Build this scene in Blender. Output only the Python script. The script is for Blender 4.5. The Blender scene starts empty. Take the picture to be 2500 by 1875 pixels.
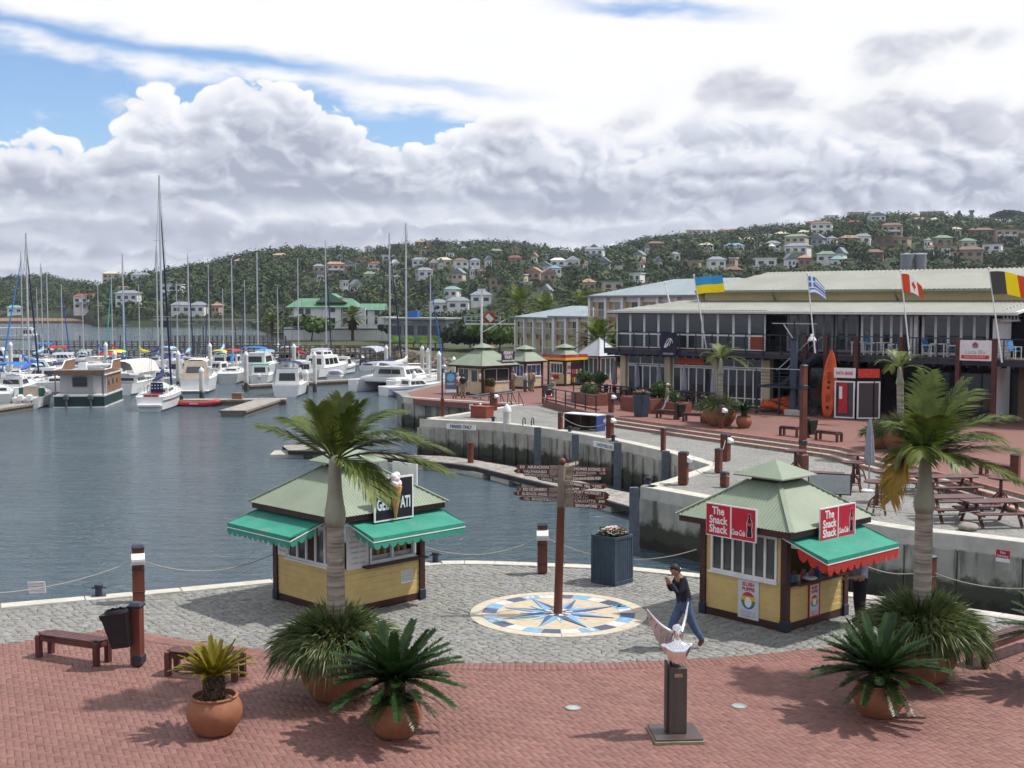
import bpy, bmesh, math, random
import numpy as np
from mathutils import Vector, Matrix, noise as mnoise
R = math.radians
rnd = random.Random(7)
scene = bpy.context.scene
COL = scene.collection
# ---------------------------------------------------------------- camera
EYE, FPX, PITCH = 7.0, 3000.0, R(3.77)
cam_d = bpy.data.cameras.new('camera'); cam = bpy.data.objects.new('camera', cam_d); COL.objects.link(cam)
cam_d.sensor_width = 36.0; cam_d.lens = 36.0 * FPX / 2500.0
cam_d.clip_start = 0.1; cam_d.clip_end = 8000
cam.location = (0, 0, EYE); cam.rotation_euler = (R(90) - PITCH, 0, 0)
scene.camera = cam
# ---------------------------------------------------------------- sky (Nishita blue, cumulus and a high white sheet)
SUN_EL, SUN_AZ = R(58), R(84)          # azimuth from +Y towards +X
def nd(t, kind, **kw):
 n = t.nodes.new(kind)
 for k, v in kw.items(): setattr(n, k, v)
 return n
class NG:
 """tiny expression helper for shader maths"""
 def __init__(s, tree): s.t = tree
 def _in(s, sock, v):
  if v is None: return
  if hasattr(v, 'is_output') or isinstance(v, bpy.types.NodeSocket): s.t.links.new(v, sock)
  else: sock.default_value = v
 def m(s, op, a, b=None, c=None, clamp=False):
  n = nd(s.t, 'ShaderNodeMath', operation=op, use_clamp=clamp)
  for i, v in enumerate((a, b, c)): s._in(n.inputs[i], v)
  return n.outputs[0]
 def mr(s, v, a, b, c=0.0, d=1.0, smooth=True):
  n = nd(s.t, 'ShaderNodeMapRange', interpolation_type='SMOOTHSTEP' if smooth else 'LINEAR')
  for i, x in enumerate((v, a, b, c, d)): s._in(n.inputs[i], x)
  return n.outputs[0]
 def xyz(s, x, y, z):
  n = nd(s.t, 'ShaderNodeCombineXYZ')
  for i, v in enumerate((x, y, z)): s._in(n.inputs[i], v)
  return n.outputs[0]
 def noise(s, vec, scale, detail=5, rough=0.55, dist=0.0, dim='3D'):
  n = nd(s.t, 'ShaderNodeTexNoise', noise_dimensions=dim); s._in(n.inputs['Vector'], vec)
  n.inputs['Scale'].default_value = scale; n.inputs['Detail'].default_value = detail
  n.inputs['Roughness'].default_value = rough; n.inputs['Distortion'].default_value = dist
  return n.outputs['Fac']
 def ridge(s, vec, scale, detail=4, rough=.5):
  n = nd(s.t, 'ShaderNodeTexNoise', noise_dimensions='2D', noise_type='RIDGED_MULTIFRACTAL', normalize=False); s._in(n.inputs['Vector'], vec)
  n.inputs['Scale'].default_value = scale; n.inputs['Detail'].default_value = detail; n.inputs['Roughness'].default_value = rough
  n.inputs['Lacunarity'].default_value = 2.1; n.inputs['Offset'].default_value = 1.0; n.inputs['Gain'].default_value = 1.6
  return n.outputs['Fac']
 def voro(s, vec, scale, smooth=0.6):
  n = nd(s.t, 'ShaderNodeTexVoronoi', feature='F1', voronoi_dimensions='2D'); s._in(n.inputs['Vector'], vec)
  n.inputs['Scale'].default_value = scale
  return n.outputs['Distance']
 def mix(s, f, a, b):
  n = nd(s.t, 'ShaderNodeMix', data_type='RGBA')
  s._in(n.inputs[0], f)
  for sock, v in ((n.inputs[6], a), (n.inputs[7], b)):
   s._in(sock, v if not isinstance(v, tuple) else (*v, 1.0)[:4])
  return n.outputs[2]
 def curve(s, v, pts):
  n = nd(s.t, 'ShaderNodeFloatCurve'); s._in(n.inputs['Value'], v)
  cm = n.mapping; c = cm.curves[0]
  while len(c.points) < len(pts): c.points.new(0.5, 0.5)
  for p, (x, y) in zip(c.points, pts): p.location = (x, y); p.handle_type = 'AUTO'
  cm.update()
  return n.outputs[0]
world = bpy.data.worlds.new('World'); scene.world = world; world.use_nodes = True
wt = world.node_tree; wt.nodes.clear(); W = NG(wt)
sky = nd(wt, 'ShaderNodeTexSky', sky_type='NISHITA', sun_disc=False)
sky.sun_elevation = SUN_EL; sky.sun_rotation = SUN_AZ; sky.altitude = 10; sky.air_density = 1.0; sky.dust_density = 0.4; sky.ozone_density = 2.0
tc = nd(wt, 'ShaderNodeTexCoord'); sp = nd(wt, 'ShaderNodeSeparateXYZ'); wt.links.new(tc.outputs['Generated'], sp.inputs[0])
dx, dy, dz = sp.outputs
deg = 180 / math.pi
el = W.m('MULTIPLY', W.m('ARCSINE', dz), deg)
az = W.m('MULTIPLY', W.m('ARCTAN2', dx, dy), deg)
# cloud field in azimuth / elevation degrees; it goes on in the same way all round the horizon
def warp(seed, sc, sy, det=4): return W.m('SUBTRACT', W.noise(W.xyz(W.m('ADD', W.m('MULTIPLY', az, sc), seed * 7.3), W.m('ADD', W.m('MULTIPLY', el, sc * sy), seed * 3.1), 0.0), 1.0, det, .6, dim='2D'), 0.5)
def bell(a0, e0, sa, se, w):
 u = W.m('DIVIDE', W.m('SUBTRACT', az, a0), sa); v = W.m('DIVIDE', W.m('SUBTRACT', el, e0), se)
 return W.m('MULTIPLY', W.m('EXPONENT', W.m('MULTIPLY', W.m('ADD', W.m('MULTIPLY', u, u), W.m('MULTIPLY', v, v)), -1.0)), w)
def addall(*xs):
 r = xs[0]
 for x in xs[1:]: r = W.m('ADD', r, x)
 return r
u01 = W.m('DIVIDE', W.m('ADD', az, 30.0), 60.0)
blue = nd(wt, 'ShaderNodeVectorMath', operation='MULTIPLY'); wt.links.new(sky.outputs[0], blue.inputs[0]); blue.inputs[1].default_value = (.118, .130, .150)
# high sheet
n_lo = warp(1.3, .11, 2.6); n_hi = warp(5.2, .35, 2.4)
line = W.m('MULTIPLY', W.curve(u01, [(0, .74), (.12, .715), (.28, .65), (.43, .575), (.52, .46), (.62, .40), (1, .40)]), 15.0)
sheet = W.mr(addall(W.m('SUBTRACT', el, line), W.m('MULTIPLY', n_lo, 3.2), W.m('MULTIPLY', n_hi, 1.1)), -.35, .75)
tilt = addall(el, W.m('MULTIPLY', az, .085), W.m('MULTIPLY', n_lo, 1.6))            # streaks lie along this tilted height
def streak(h, w, a0, a1, k):
 d = W.m('ABSOLUTE', W.m('SUBTRACT', tilt, h))
 s = W.m('MULTIPLY', W.mr(W.m('ADD', d, W.m('MULTIPLY', n_hi, .5)), w, 0.0), W.mr(az, a0, a0 + 5))
 return W.m('MULTIPLY', W.m('MULTIPLY', s, W.mr(az, a1, a1 - 6)), k)
gap = W.m('MAXIMUM', streak(9.75, .75, -60, -4.5, 1.0), W.m('MAXIMUM', streak(9.6, .45, -11, 3, .5), streak(13.75, .55, 0.5, 13, .9)))
gap2 = W.m('MULTIPLY', W.mr(n_lo, -.03, .10), W.mr(el, 16, 26))  # blue gaps overhead, above the view, widened to lower the ambient light
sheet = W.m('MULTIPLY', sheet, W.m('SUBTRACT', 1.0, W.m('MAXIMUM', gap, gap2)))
thin = W.m('SUBTRACT', 1.0, W.m('MULTIPLY', W.mr(n_hi, 0.02, -.2), .10))
c_sheet = W.mix(thin, (.82, .88, .98), (.99, .99, 1.0))
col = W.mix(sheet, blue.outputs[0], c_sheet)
# cumulus bank
def billow(oa, oe, lod):
 v = W.xyz(W.m('ADD', W.m('MULTIPLY', az, .30), oa), W.m('ADD', W.m('MULTIPLY', el, .44), oe), 0.0)
 wv = nd(wt, 'ShaderNodeVectorMath', operation='ADD'); nn_ = nd(wt, 'ShaderNodeTexNoise', noise_dimensions='2D'); nn_.inputs['Scale'].default_value = 1.6; nn_.inputs['Detail'].default_value = 2; wt.links.new(v, nn_.inputs['Vector'])
 sc_ = nd(wt, 'ShaderNodeVectorMath', operation='SCALE'); wt.links.new(nn_.outputs['Color'], sc_.inputs[0]); sc_.inputs['Scale'].default_value = .34; wt.links.new(v, wv.inputs[0]); wt.links.new(sc_.outputs[0], wv.inputs[1])
 p = W.m('MULTIPLY', W.m('SUBTRACT', .75, W.ridge(wv.outputs[0], 1.35, lod, .50)), .72)
 return W.m('ADD', p, W.m('MULTIPLY', W.m('SUBTRACT', .45, W.voro(wv.outputs[0], .62)), 1.2))
puff = billow(2.0, 4.0, 5)
puffB = billow(2.09, 4.14, 4)
relief = W.m('SUBTRACT', puff, puffB)
top = W.m('MULTIPLY', W.curve(u01, [(0, .56), (.10, .535), (.185, .54), (.205, .60), (.225, .70), (.262, .715), (.30, .76), (.325, .765), (.36, .69), (.395, .62), (.425, .575), (.445, .61), (.475, .66), (.51, .70), (.545, .66), (.60, .655), (.68, .69), (.76, .62), (.85, .70), (.93, .66), (1, .60)]), 12.0)
depth = addall(W.m('SUBTRACT', top, el), .75, W.m('MULTIPLY', puff, .85))
soft = W.mr(az, -2, 8, .22, .9)
cum = W.mr(depth, 0.0, soft)
def shade(v): return W.mix(W.mr(v, .55, 1.0, smooth=False), W.mix(W.mr(v, 0.0, .6, smooth=False), (.42, .455, .56), (.78, .81, .90)), (1.0, 1.0, 1.0))
big = warp(7.7, .085, 2.0, 3)
rim = W.mr(depth, 0.0, 2.2, 1.0, 0.0)
body = addall(.34, W.m('MULTIPLY', W.m('MULTIPLY', rim, rim), .60), W.m('MULTIPLY', relief, .42), W.m('MULTIPLY', big, 1.0), W.m('MULTIPLY', puff, .12), W.m('MULTIPLY', W.mr(az, -5, 12), .10))
darks = addall(bell(3.4, 4.6, 4.6, .8, -.30), bell(10.8, 5.0, 4.2, .6, -.25), bell(-13, 4.9, 7, .7, -.14), bell(-11, 7.4, 2.4, .6, -.10), bell(-8, 5.2, 4, .7, -.18))
body = W.m('ADD', body, W.m('MULTIPLY', darks, W.m('ADD', 1.0, W.m('MULTIPLY', puff, .6))))
bands = warp(11.1, .055, 7.0, 3)
# far rows of cumulus first: bright tops over flat grey bases, broken along the row; the near bank comes last
def row(col, base, h, seed, k, lift, cover):
 w1 = W.m('SUBTRACT', W.noise(W.xyz(W.m('ADD', W.m('MULTIPLY', az, k), seed * 11.0), W.m('MULTIPLY', el, k * 2.2), 0.0), 1.0, 3, .6, dim='2D'), .5)
 tp = addall(base + h * .6, W.m('MULTIPLY', w1, h * 2.6), W.m('MULTIPLY', puff, h * .55))
 bs = W.m('ADD', base, W.m('MULTIPLY', W.m('ADD', W.m('MULTIPLY', big, 1.5), bands), h * .5))
 m_ = W.m('MULTIPLY', W.mr(W.m('SUBTRACT', tp, el), 0.0, h * .5), W.mr(W.m('SUBTRACT', el, bs), -h * .75, h * .05))
 v = W.m('DIVIDE', W.m('SUBTRACT', el, bs), W.m('MAXIMUM', W.m('SUBTRACT', tp, bs), .05))
 b = addall(lift, W.m('MULTIPLY', W.mr(v, .1, .95), .58), W.m('MULTIPLY', relief, .17), W.m('MULTIPLY', W.mr(az, -5, 12), .09), W.m('MULTIPLY', big, .3))
 return W.mix(W.m('MULTIPLY', m_, cover), col, shade(b))
col = W.mix(W.mr(el, 5.6, 4.2), col, shade(addall(.56, W.m('MULTIPLY', bands, .9), W.m('MULTIPLY', relief, .15))))
col = row(col, .45, .8, 3.0, .22, .34, .85)
col = row(col, 1.25, 1.0, 8.0, .17, .14, .9)
col = row(col, 2.2, 1.3, 5.0, .14, .06, .95)
col = row(col, 3.3, 1.7, 2.0, .12, .12, .95)
foot = W.mr(addall(el, W.m('MULTIPLY', big, 3.0), W.m('MULTIPLY', bands, 1.6), W.m('MULTIPLY', puff, -.25)), 3.4, 4.7)
col = W.mix(W.m('MULTIPLY', cum, foot), col, shade(W.m('ADD', body, W.m('MULTIPLY', W.mr(el, 6.2, 4.2), -.16))))
# separate grey tufts in front of the sheet
tuft = addall(bell(10.2, 9.6, 2.6, 1.25, 1.0), bell(12.4, 8.9, 2.2, .8, .7), bell(16.4, 10.9, 2.0, 1.1, .9), bell(20, 11.3, 3.2, .9, .95), bell(17.2, 8.2, 2.8, 1.4, 1.0), bell(21, 7.4, 3.5, 1.2, 1.0), bell(-17.6, 8.6, 1.2, .8, .62), bell(-20.4, 8.0, 1.2, .45, .45), bell(-.3, 8.15, 1.7, .7, .85), bell(5.2, 8.1, 2.2, .9, .8), bell(31, 9, 5, 2, .9), bell(-32, 9.5, 5, 2, .9))
tf = addall(tuft, W.m('MULTIPLY', puff, .33), W.m('MULTIPLY', n_hi, .5))
tm = W.mr(tf, .30, .85, 0.0, .85)
tb = addall(.50, W.m('MULTIPLY', relief, .25), W.m('MULTIPLY', W.mr(tf, 1.0, .5), .35))
col = W.mix(tm, col, W.mix(W.mr(tb, .25, .95, smooth=False), (.42, .445, .55), (.95, .96, 1.0)))
sky_col = col
bgn = nd(wt, 'ShaderNodeBackground'); bgn.inputs['Strength'].default_value = 1.12
out = nd(wt, 'ShaderNodeOutputWorld')
wt.links.new(sky_col, bgn.inputs['Color']); wt.links.new(bgn.outputs[0], out.inputs['Surface'])
world.cycles.sampling_method = 'NONE'
# ---------------------------------------------------------------- sun and exposure
sun_d = bpy.data.lights.new('sun', 'SUN'); sun_d.energy = 5.0; sun_d.angle = R(1.6); sun_d.color = (1.0, 0.96, 0.9)
sun = bpy.data.objects.new('sun', sun_d); COL.objects.link(sun)
sdir = Vector((math.sin(SUN_AZ) * math.cos(SUN_EL), math.cos(SUN_AZ) * math.cos(SUN_EL), math.sin(SUN_EL)))
sun.rotation_euler = sdir.to_track_quat('Z', 'Y').to_euler(); sun.location = (30, 10, 40)
vs = scene.view_settings; vs.view_transform = 'Standard'; vs.look = 'None'; vs.exposure = -0.12; vs.gamma = 1.0; vs.use_curve_mapping = False
scene.cycles.use_adaptive_sampling = True; scene.cycles.adaptive_threshold = 0.025; scene.cycles.adaptive_min_samples = 12
scene.cycles.max_bounces = 5; scene.cycles.transparent_max_bounces = 6; scene.cycles.glossy_bounces = 3; scene.cycles.diffuse_bounces = 2
scene.cycles.use_denoising = True; scene.cycles.caustics_reflective = False; scene.cycles.caustics_refractive = False
# ---------------------------------------------------------------- survey helpers: sight lines to heights or distances, read off as places
_cp, _sp = math.cos(PITCH), math.sin(PITCH)
def ray(px, py):
 x, y = (px - 1250.0) / FPX, -(py - 937.5) / FPX
 return Vector((x, _cp + y * _sp, y * _cp - _sp))
def g(px, py, z=0.0):
 d = ray(px, py); t = (z - EYE) / d.z
 return Vector((d.x * t, d.y * t, z))
def at(px, py, Y):
 d = ray(px, py); t = Y / d.y
 return Vector((d.x * t, Y, EYE + d.z * t))
def zat(py, Y): return at(1250, py, Y).z
# ---------------------------------------------------------------- materials
MATS = {}
def mat(name, col, rough=0.7, metal=0.0, var=0.12, vscale=6.0, bump=0.0, bscale=40.0, spec=0.4, coat=0.0, attr=None, trans=0.0, alpha=1.0, stretch=None, dirt=None, sheen=0.0, emit=None):
 if name in MATS: return MATS[name]
 m = bpy.data.materials.new(name); m.use_nodes = True; t = m.node_tree; N = NG(t)
 b = t.nodes['Principled BSDF']
 b.inputs['Roughness'].default_value = rough; b.inputs['Metallic'].default_value = metal
 b.inputs['Specular IOR Level'].default_value = spec; b.inputs['Coat Weight'].default_value = coat
 if trans: b.inputs['Transmission Weight'].default_value = trans
 if alpha < 1: b.inputs['Alpha'].default_value = alpha
 c = (*col, 1.0)
 tcn = nd(t, 'ShaderNodeTexCoord'); vec = tcn.outputs['Object']
 if stretch:
  mp = nd(t, 'ShaderNodeMapping'); mp.inputs['Scale'].default_value = stretch; t.links.new(vec, mp.inputs[0]); vec = mp.outputs[0]
 base = None
 if attr:
  a = nd(t, 'ShaderNodeAttribute', attribute_name=attr); base = a.outputs['Color']
 if var > 0:
  n = N.noise(vec, vscale, 4, 0.6)
  lo = tuple(max(0, x * (1 - var)) for x in col); hi = tuple(min(1, x * (1 + var)) for x in col)
  if base is None: base = N.mix(N.mr(n, 0.3, 0.7), lo, hi)
  else:
   f = N.mr(n, 0.3, 0.7, 1 - var, 1 + var)
   mm = nd(t, 'ShaderNodeVectorMath', operation='SCALE'); t.links.new(base, mm.inputs[0]); t.links.new(f, mm.inputs['Scale']); base = mm.outputs[0]
 if dirt:
  dcol, lo_, hi_, dsc = dirt
  n2 = N.noise(tcn.outputs['Object'], dsc, 6, 0.65)
  base = N.mix(N.mr(n2, lo_, hi_), base if base is not None else col, dcol)
 if base is not None: t.links.new(base, b.inputs['Base Color'])
 else: b.inputs['Base Color'].default_value = c
 if bump > 0:
  n = N.noise(vec, bscale, 4, 0.6); bp = nd(t, 'ShaderNodeBump'); bp.inputs['Strength'].default_value = bump; bp.inputs['Distance'].default_value = 0.02
  t.links.new(n, bp.inputs['Height']); t.links.new(bp.outputs[0], b.inputs['Normal'])
 if emit:
  b.inputs['Emission Color'].default_value = (*emit[0], 1); b.inputs['Emission Strength'].default_value = emit[1]
 m.diffuse_color = c
 MATS[name] = m
 return m
# ---------------------------------------------------------------- mesh builder
class MB:
 def __init__(s): s.v = []; s.f = []; s.mi = []; s.cur = 0; s.M = None
 def add(s, vs, fs):
  o = len(s.v)
  if s.M is not None: vs = [s.M @ Vector(p) for p in vs]
  s.v.extend([tuple(p) for p in vs]); s.f.extend([tuple(i + o for i in f) for f in fs]); s.mi.extend([s.cur] * len(fs))
  return s
 def box(s, c, d, rz=0.0, ch=0.0, rot=None):
  x, y, z = d[0] / 2, d[1] / 2, d[2] / 2
  M = rot if rot is not None else Matrix.Rotation(rz, 3, 'Z'); c = Vector(c)
  if ch <= 0:
   vs = [(-x, -y, -z), (x, -y, -z), (x, y, -z), (-x, y, -z), (-x, -y, z), (x, -y, z), (x, y, z), (-x, y, z)]
   fs = [(3, 2, 1, 0), (4, 5, 6, 7), (0, 1, 5, 4), (1, 2, 6, 5), (2, 3, 7, 6), (3, 0, 4, 7)]
  else:
   k = min(ch, x * .9, y * .9, z * .9)
   vs = [(-x + k, -y + k, -z), (x - k, -y + k, -z), (x - k, y - k, -z), (-x + k, y - k, -z)]
   for zz in (-z + k, z - k): vs += [(-x, -y, zz), (x, -y, zz), (x, y, zz), (-x, y, zz)]
   vs += [(-x + k, -y + k, z), (x - k, -y + k, z), (x - k, y - k, z), (-x + k, y - k, z)]
   fs = [(3, 2, 1, 0), (12, 13, 14, 15)]
   for q in range(3):
    for i in range(4): a, b = q * 4 + i, q * 4 + (i + 1) % 4; fs.append((a, b, b + 4, a + 4))
  return s.add([c + M @ Vector(p) for p in vs], fs)
 def bar(s, a, b, w, h=None):
  a, b = Vector(a), Vector(b); h = h or w; d = b - a
  q = d.to_track_quat('X', 'Z').to_matrix()
  return s.box((a + b) / 2, (d.length, w, h), rot=q)
 def tube(s, pts, rad, n=8, cap=True):
  pts = [Vector(p) for p in pts]
  if not hasattr(rad, '__len__'): rad = [rad] * len(pts)
  vs, fs = [], []; up = None
  for i, p in enumerate(pts):
   t = (pts[min(i + 1, len(pts) - 1)] - pts[max(i - 1, 0)]).normalized()
   if up is None: up = t.orthogonal().normalized()
   up = (up - t * up.dot(t)).normalized(); w = t.cross(up)
   for k in range(n):
    a = 2 * math.pi * k / n; vs.append(p + (up * math.cos(a) + w * math.sin(a)) * rad[i])
  for i in range(len(pts) - 1):
   for k in range(n):
    a, b = i * n + k, i * n + (k + 1) % n; fs.append((a, b, b + n, a + n))
  if cap: fs.append(tuple(range(n - 1, -1, -1))); fs.append(tuple(range((len(pts) - 1) * n, len(pts) * n)))
  return s.add(vs, fs)
 def cyl(s, a, b, r0, r1=None, n=12): return s.tube([a, b], [r0, r0 if r1 is None else r1], n)
 def lathe(s, prof, n=24, c=(0, 0, 0), sx=1, sy=1):
  vs, fs = [], []
  for r, z in prof:
   for k in range(n):
    a = 2 * math.pi * k / n; vs.append((c[0] + r * sx * math.cos(a), c[1] + r * sy * math.sin(a), c[2] + z))
  for i in range(len(prof) - 1):
   for k in range(n):
    a, b = i * n + k, i * n + (k + 1) % n; fs.append((a, b, b + n, a + n))
  fs.append(tuple(range(n - 1, -1, -1))); fs.append(tuple(range((len(prof) - 1) * n, len(prof) * n)))
  return s.add(vs, fs)
 def prism(s, poly, z0, z1):
  n = len(poly); area = sum(poly[i][0] * poly[(i + 1) % n][1] - poly[(i + 1) % n][0] * poly[i][1] for i in range(n))
  if area < 0: poly = poly[::-1]
  vs = [(p[0], p[1], z0) for p in poly] + [(p[0], p[1], z1) for p in poly]
  fs = [tuple(range(n - 1, -1, -1)), tuple(range(n, 2 * n))] + [(i, (i + 1) % n, (i + 1) % n + n, i + n) for i in range(n)]
  return s.add(vs, fs)
 def plate(s, poly3, th, nrm=None):
  """extrude a flat 3-D outline by th along its normal"""
  P = [Vector(p) for p in poly3]; n = len(P)
  if nrm is None:
   nrm = Vector()
   for i in range(n): nrm += P[i].cross(P[(i + 1) % n])
  nrm = Vector(nrm).normalized() * th
  vs = P + [p + nrm for p in P]
  fs = [tuple(range(n - 1, -1, -1)), tuple(range(n, 2 * n))] + [(i, (i + 1) % n, (i + 1) % n + n, i + n) for i in range(n)]
  return s.add(vs, fs)
 def ball(s, c, r, n=10, sc=(1, 1, 1)):
  k = n // 2
  prof = [(math.sin(math.pi * i / k) * r, -math.cos(math.pi * i / k) * r) for i in range(k + 1)]
  prof[0] = (r * .02, -r); prof[-1] = (r * .02, r)
  vs, fs = [], []
  for rr, z in prof:
   for q in range(n):
    a = 2 * math.pi * q / n; vs.append((c[0] + rr * math.cos(a) * sc[0], c[1] + rr * math.sin(a) * sc[1], c[2] + z * sc[2]))
  for i in range(k):
   for q in range(n): a, b = i * n + q, i * n + (q + 1) % n; fs.append((a, b, b + n, a + n))
  return s.add(vs, fs)
 def mesh(s, name, mats, smooth=False):
  me = bpy.data.meshes.new(name); me.from_pydata(s.v, [], s.f)
  for m_ in (mats if isinstance(mats, (list, tuple)) else [mats]): me.materials.append(m_)
  if any(s.mi): me.polygons.foreach_set('material_index', s.mi)
  if smooth:
   me.polygons.foreach_set('use_smooth', [True] * len(me.polygons))
  me.update(); return me
 def build(s, name, mats, parent=None, smooth=False, auto=None):
  me = s.mesh(name, mats, smooth)
  if auto is not None:
   me.polygons.foreach_set('use_smooth', [True] * len(me.polygons)); me.set_sharp_from_angle(angle=R(auto))
  return link(name, me, parent)
def link(name, me, parent=None):
 o = bpy.data.objects.new(name, me); COL.objects.link(o)
 if parent is not None: o.parent = parent
 return o
def np_mesh(name, V, F, mats, tint=None, smooth=False):
 """V (n,3), F (m,k) numpy, tint per vertex (n,3)"""
 me = bpy.data.meshes.new(name); V = np.asarray(V, np.float32); F = np.asarray(F, np.int32)
 me.vertices.add(len(V)); me.vertices.foreach_set('co', V.ravel())
 k = F.shape[1]; me.loops.add(F.size); me.loops.foreach_set('vertex_index', F.ravel())
 me.polygons.add(len(F)); me.polygons.foreach_set('loop_start', np.arange(0, F.size, k, dtype=np.int32))
 if smooth: me.polygons.foreach_set('use_smooth', np.ones(len(F), bool))
 if tint is not None:
  ca = me.color_attributes.new('tint', 'FLOAT_COLOR', 'POINT'); c4 = np.ones((len(V), 4), np.float32); c4[:, :3] = tint
  ca.data.foreach_set('color', c4.ravel())
 for m_ in (mats if isinstance(mats, (list, tuple)) else [mats]): me.materials.append(m_)
 me.update(calc_edges=True); me.validate(); return me
def set_tint(me, col):
 ca = me.color_attributes.new('tint', 'FLOAT_COLOR', 'POINT')
 ca.data.foreach_set('color', np.tile(np.array([*col, 1.0], np.float32), len(me.vertices)))
def tag(o, label=None, cat=None, group=None, kind=None):
 if label: o['label'] = label
 if cat: o['category'] = cat
 if group: o['group'] = group
 if kind: o['kind'] = kind
 return o
def thing(name, label, cat, loc=(0, 0, 0), rz=0.0, group=None, kind=None):
 o = bpy.data.objects.new(name, None); COL.objects.link(o); o.empty_display_size = .2
 o.location = loc; o.rotation_euler = (0, 0, rz)
 return tag(o, label, cat, group, kind)
def struct(o): return tag(o, kind='structure')
KIDS = {}
def copy_tree(o, parent=None):
 c = o.copy(); COL.objects.link(c); c.parent = parent
 for ch in list(o.children): copy_tree(ch, c)
 return c
def dup(o, label, loc=None, rz=None, sc=None):
 c = copy_tree(o); c['label'] = label
 if loc is not None: c.location = loc
 if rz is not None: c.rotation_euler = (0, 0, rz)
 if sc is not None: c.scale = (sc, sc, sc) if not hasattr(sc, '__len__') else sc
 return c
def text(name, s, size, M, m, parent=None, bold=0.0, depth=0.004, align='CENTER', sx=1.0, shear=0.0, space=1.0):
 cu = bpy.data.curves.new(name, 'FONT'); cu.body = s; cu.size = size; cu.align_x = align; cu.align_y = 'CENTER'
 cu.extrude = depth; cu.offset = bold; cu.shear = shear; cu.space_character = space; cu.resolution_u = 3
 o = bpy.data.objects.new(name + '_src', cu); COL.objects.link(o)
 dg = bpy.context.evaluated_depsgraph_get(); me = bpy.data.meshes.new_from_object(o.evaluated_get(dg))
 bpy.data.objects.remove(o); bpy.data.curves.remove(cu)
 me.name = name; me.materials.clear(); me.materials.append(m)
 me.transform(Matrix.Diagonal((sx, 1, 1, 1))); me.transform(M)
 return link(name, me, parent)
def frame(o, xdir, up=(0, 0, 1)):
 """matrix: local x along xdir, local y along up, local z = outward normal"""
 x = Vector(xdir).normalized(); u = Vector(up); n = x.cross(u).normalized(); u = n.cross(x).normalized()
 return Matrix(((x.x, u.x, n.x, o[0]), (x.y, u.y, n.y, o[1]), (x.z, u.z, n.z, o[2]), (0, 0, 0, 1)))
def inside(p, poly):
 x, y = p[0], p[1]; c = False; j = len(poly) - 1
 for i in range(len(poly)):
  xi, yi = poly[i][0], poly[i][1]; xj, yj = poly[j][0], poly[j][1]
  if (yi > y) != (yj > y) and x < (xj - xi) * (y - yi) / (yj - yi) + xi: c = not c
  j = i
 return c
def inside_np(P, poly):
 x, y = P[:, 0], P[:, 1]; c = np.zeros(len(P), bool); j = len(poly) - 1
 for i in range(len(poly)):
  xi, yi = poly[i][0], poly[i][1]; xj, yj = poly[j][0], poly[j][1]
  with np.errstate(divide='ignore', invalid='ignore'):
   k = ((yi > y) != (yj > y)) & (x < (xj - xi) * (y - yi) / (yj - yi + 1e-12) + xi)
  c ^= k; j = i
 return c
def smooth_path(pts, n=8):
 """Catmull-Rom through points"""
 P = [Vector(p) for p in pts]; out_ = []
 for i in range(len(P) - 1):
  p0, p1, p2, p3 = P[max(i - 1, 0)], P[i], P[i + 1], P[min(i + 2, len(P) - 1)]
  for k in range(n):
   t = k / n; out_.append(0.5 * ((2 * p1) + (p2 - p0) * t + (2 * p0 - 5 * p1 + 4 * p2 - p3) * t * t + (3 * p1 - p0 - 3 * p2 + p3) * t ** 3))
 out_.append(P[-1]); return out_
# ================================================================ SETTING
WATER = -2.3
M_conc = mat('concrete', (.44, .42, .37), .85, var=.16, vscale=1.2, bump=.25, bscale=30, dirt=((.22, .215, .19), .52, .72, .9))
M_kerb = mat('kerb_concrete', (.50, .48, .42), .85, var=.10, vscale=2.0, bump=.2, bscale=35, dirt=((.34, .32, .27), .55, .8, 1.7))
M_mortar = mat('mortar', (.13, .085, .07), .95, var=.2, vscale=3)
M_grout = mat('stone_joint', (.085, .082, .075), .95, var=.25, vscale=2)
# water: wind ripples as relief, opaque green-grey body
def water_mat():
 m = bpy.data.materials.new('harbour_water'); m.use_nodes = True; t = m.node_tree; N = NG(t); b = t.nodes['Principled BSDF']
 tcn = nd(t, 'ShaderNodeTexCoord')
 def mp(sx, sy, rz):
  k = nd(t, 'ShaderNodeMapping'); k.inputs['Scale'].default_value = (sx, sy, 1); k.inputs['Rotation'].default_value = (0, 0, rz); t.links.new(tcn.outputs['Object'], k.inputs[0]); return k.outputs[0]
 n1 = N.noise(mp(.55, 1.5, .25), 1.0, 4, .6, .6, dim='2D'); n2 = N.noise(mp(2.2, 4.6, -.2), 1.0, 3, .6, .4, dim='2D'); n3 = N.noise(mp(.05, .11, .5), 1.0, 3, .55, dim='2D')
 h = N.m('ADD', N.m('MULTIPLY', n1, .62), N.m('MULTIPLY', n2, .30))
 gust = N.mr(n3, .32, .66, .55, 1.25)
 h = N.m('MULTIPLY', h, gust)
 bp = nd(t, 'ShaderNodeBump'); bp.inputs['Strength'].default_value = 1.0; bp.inputs['Distance'].default_value = .50
 t.links.new(h, bp.inputs['Height']); t.links.new(bp.outputs[0], b.inputs['Normal'])
 c = N.mix(N.mr(n3, .35, .65), (.054, .086, .106), (.072, .106, .128)); t.links.new(c, b.inputs['Base Color'])
 b.inputs['Roughness'].default_value = .10; b.inputs['IOR'].default_value = 1.33; b.inputs['Specular IOR Level'].default_value = .5
 return m
M_water = water_mat()
struct(MB().add([(-900, -60, WATER), (900, -60, WATER), (1500, 1500, WATER), (-1500, 1500, WATER)], [(0, 1, 2, 3)]).build('water', M_water))
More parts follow.
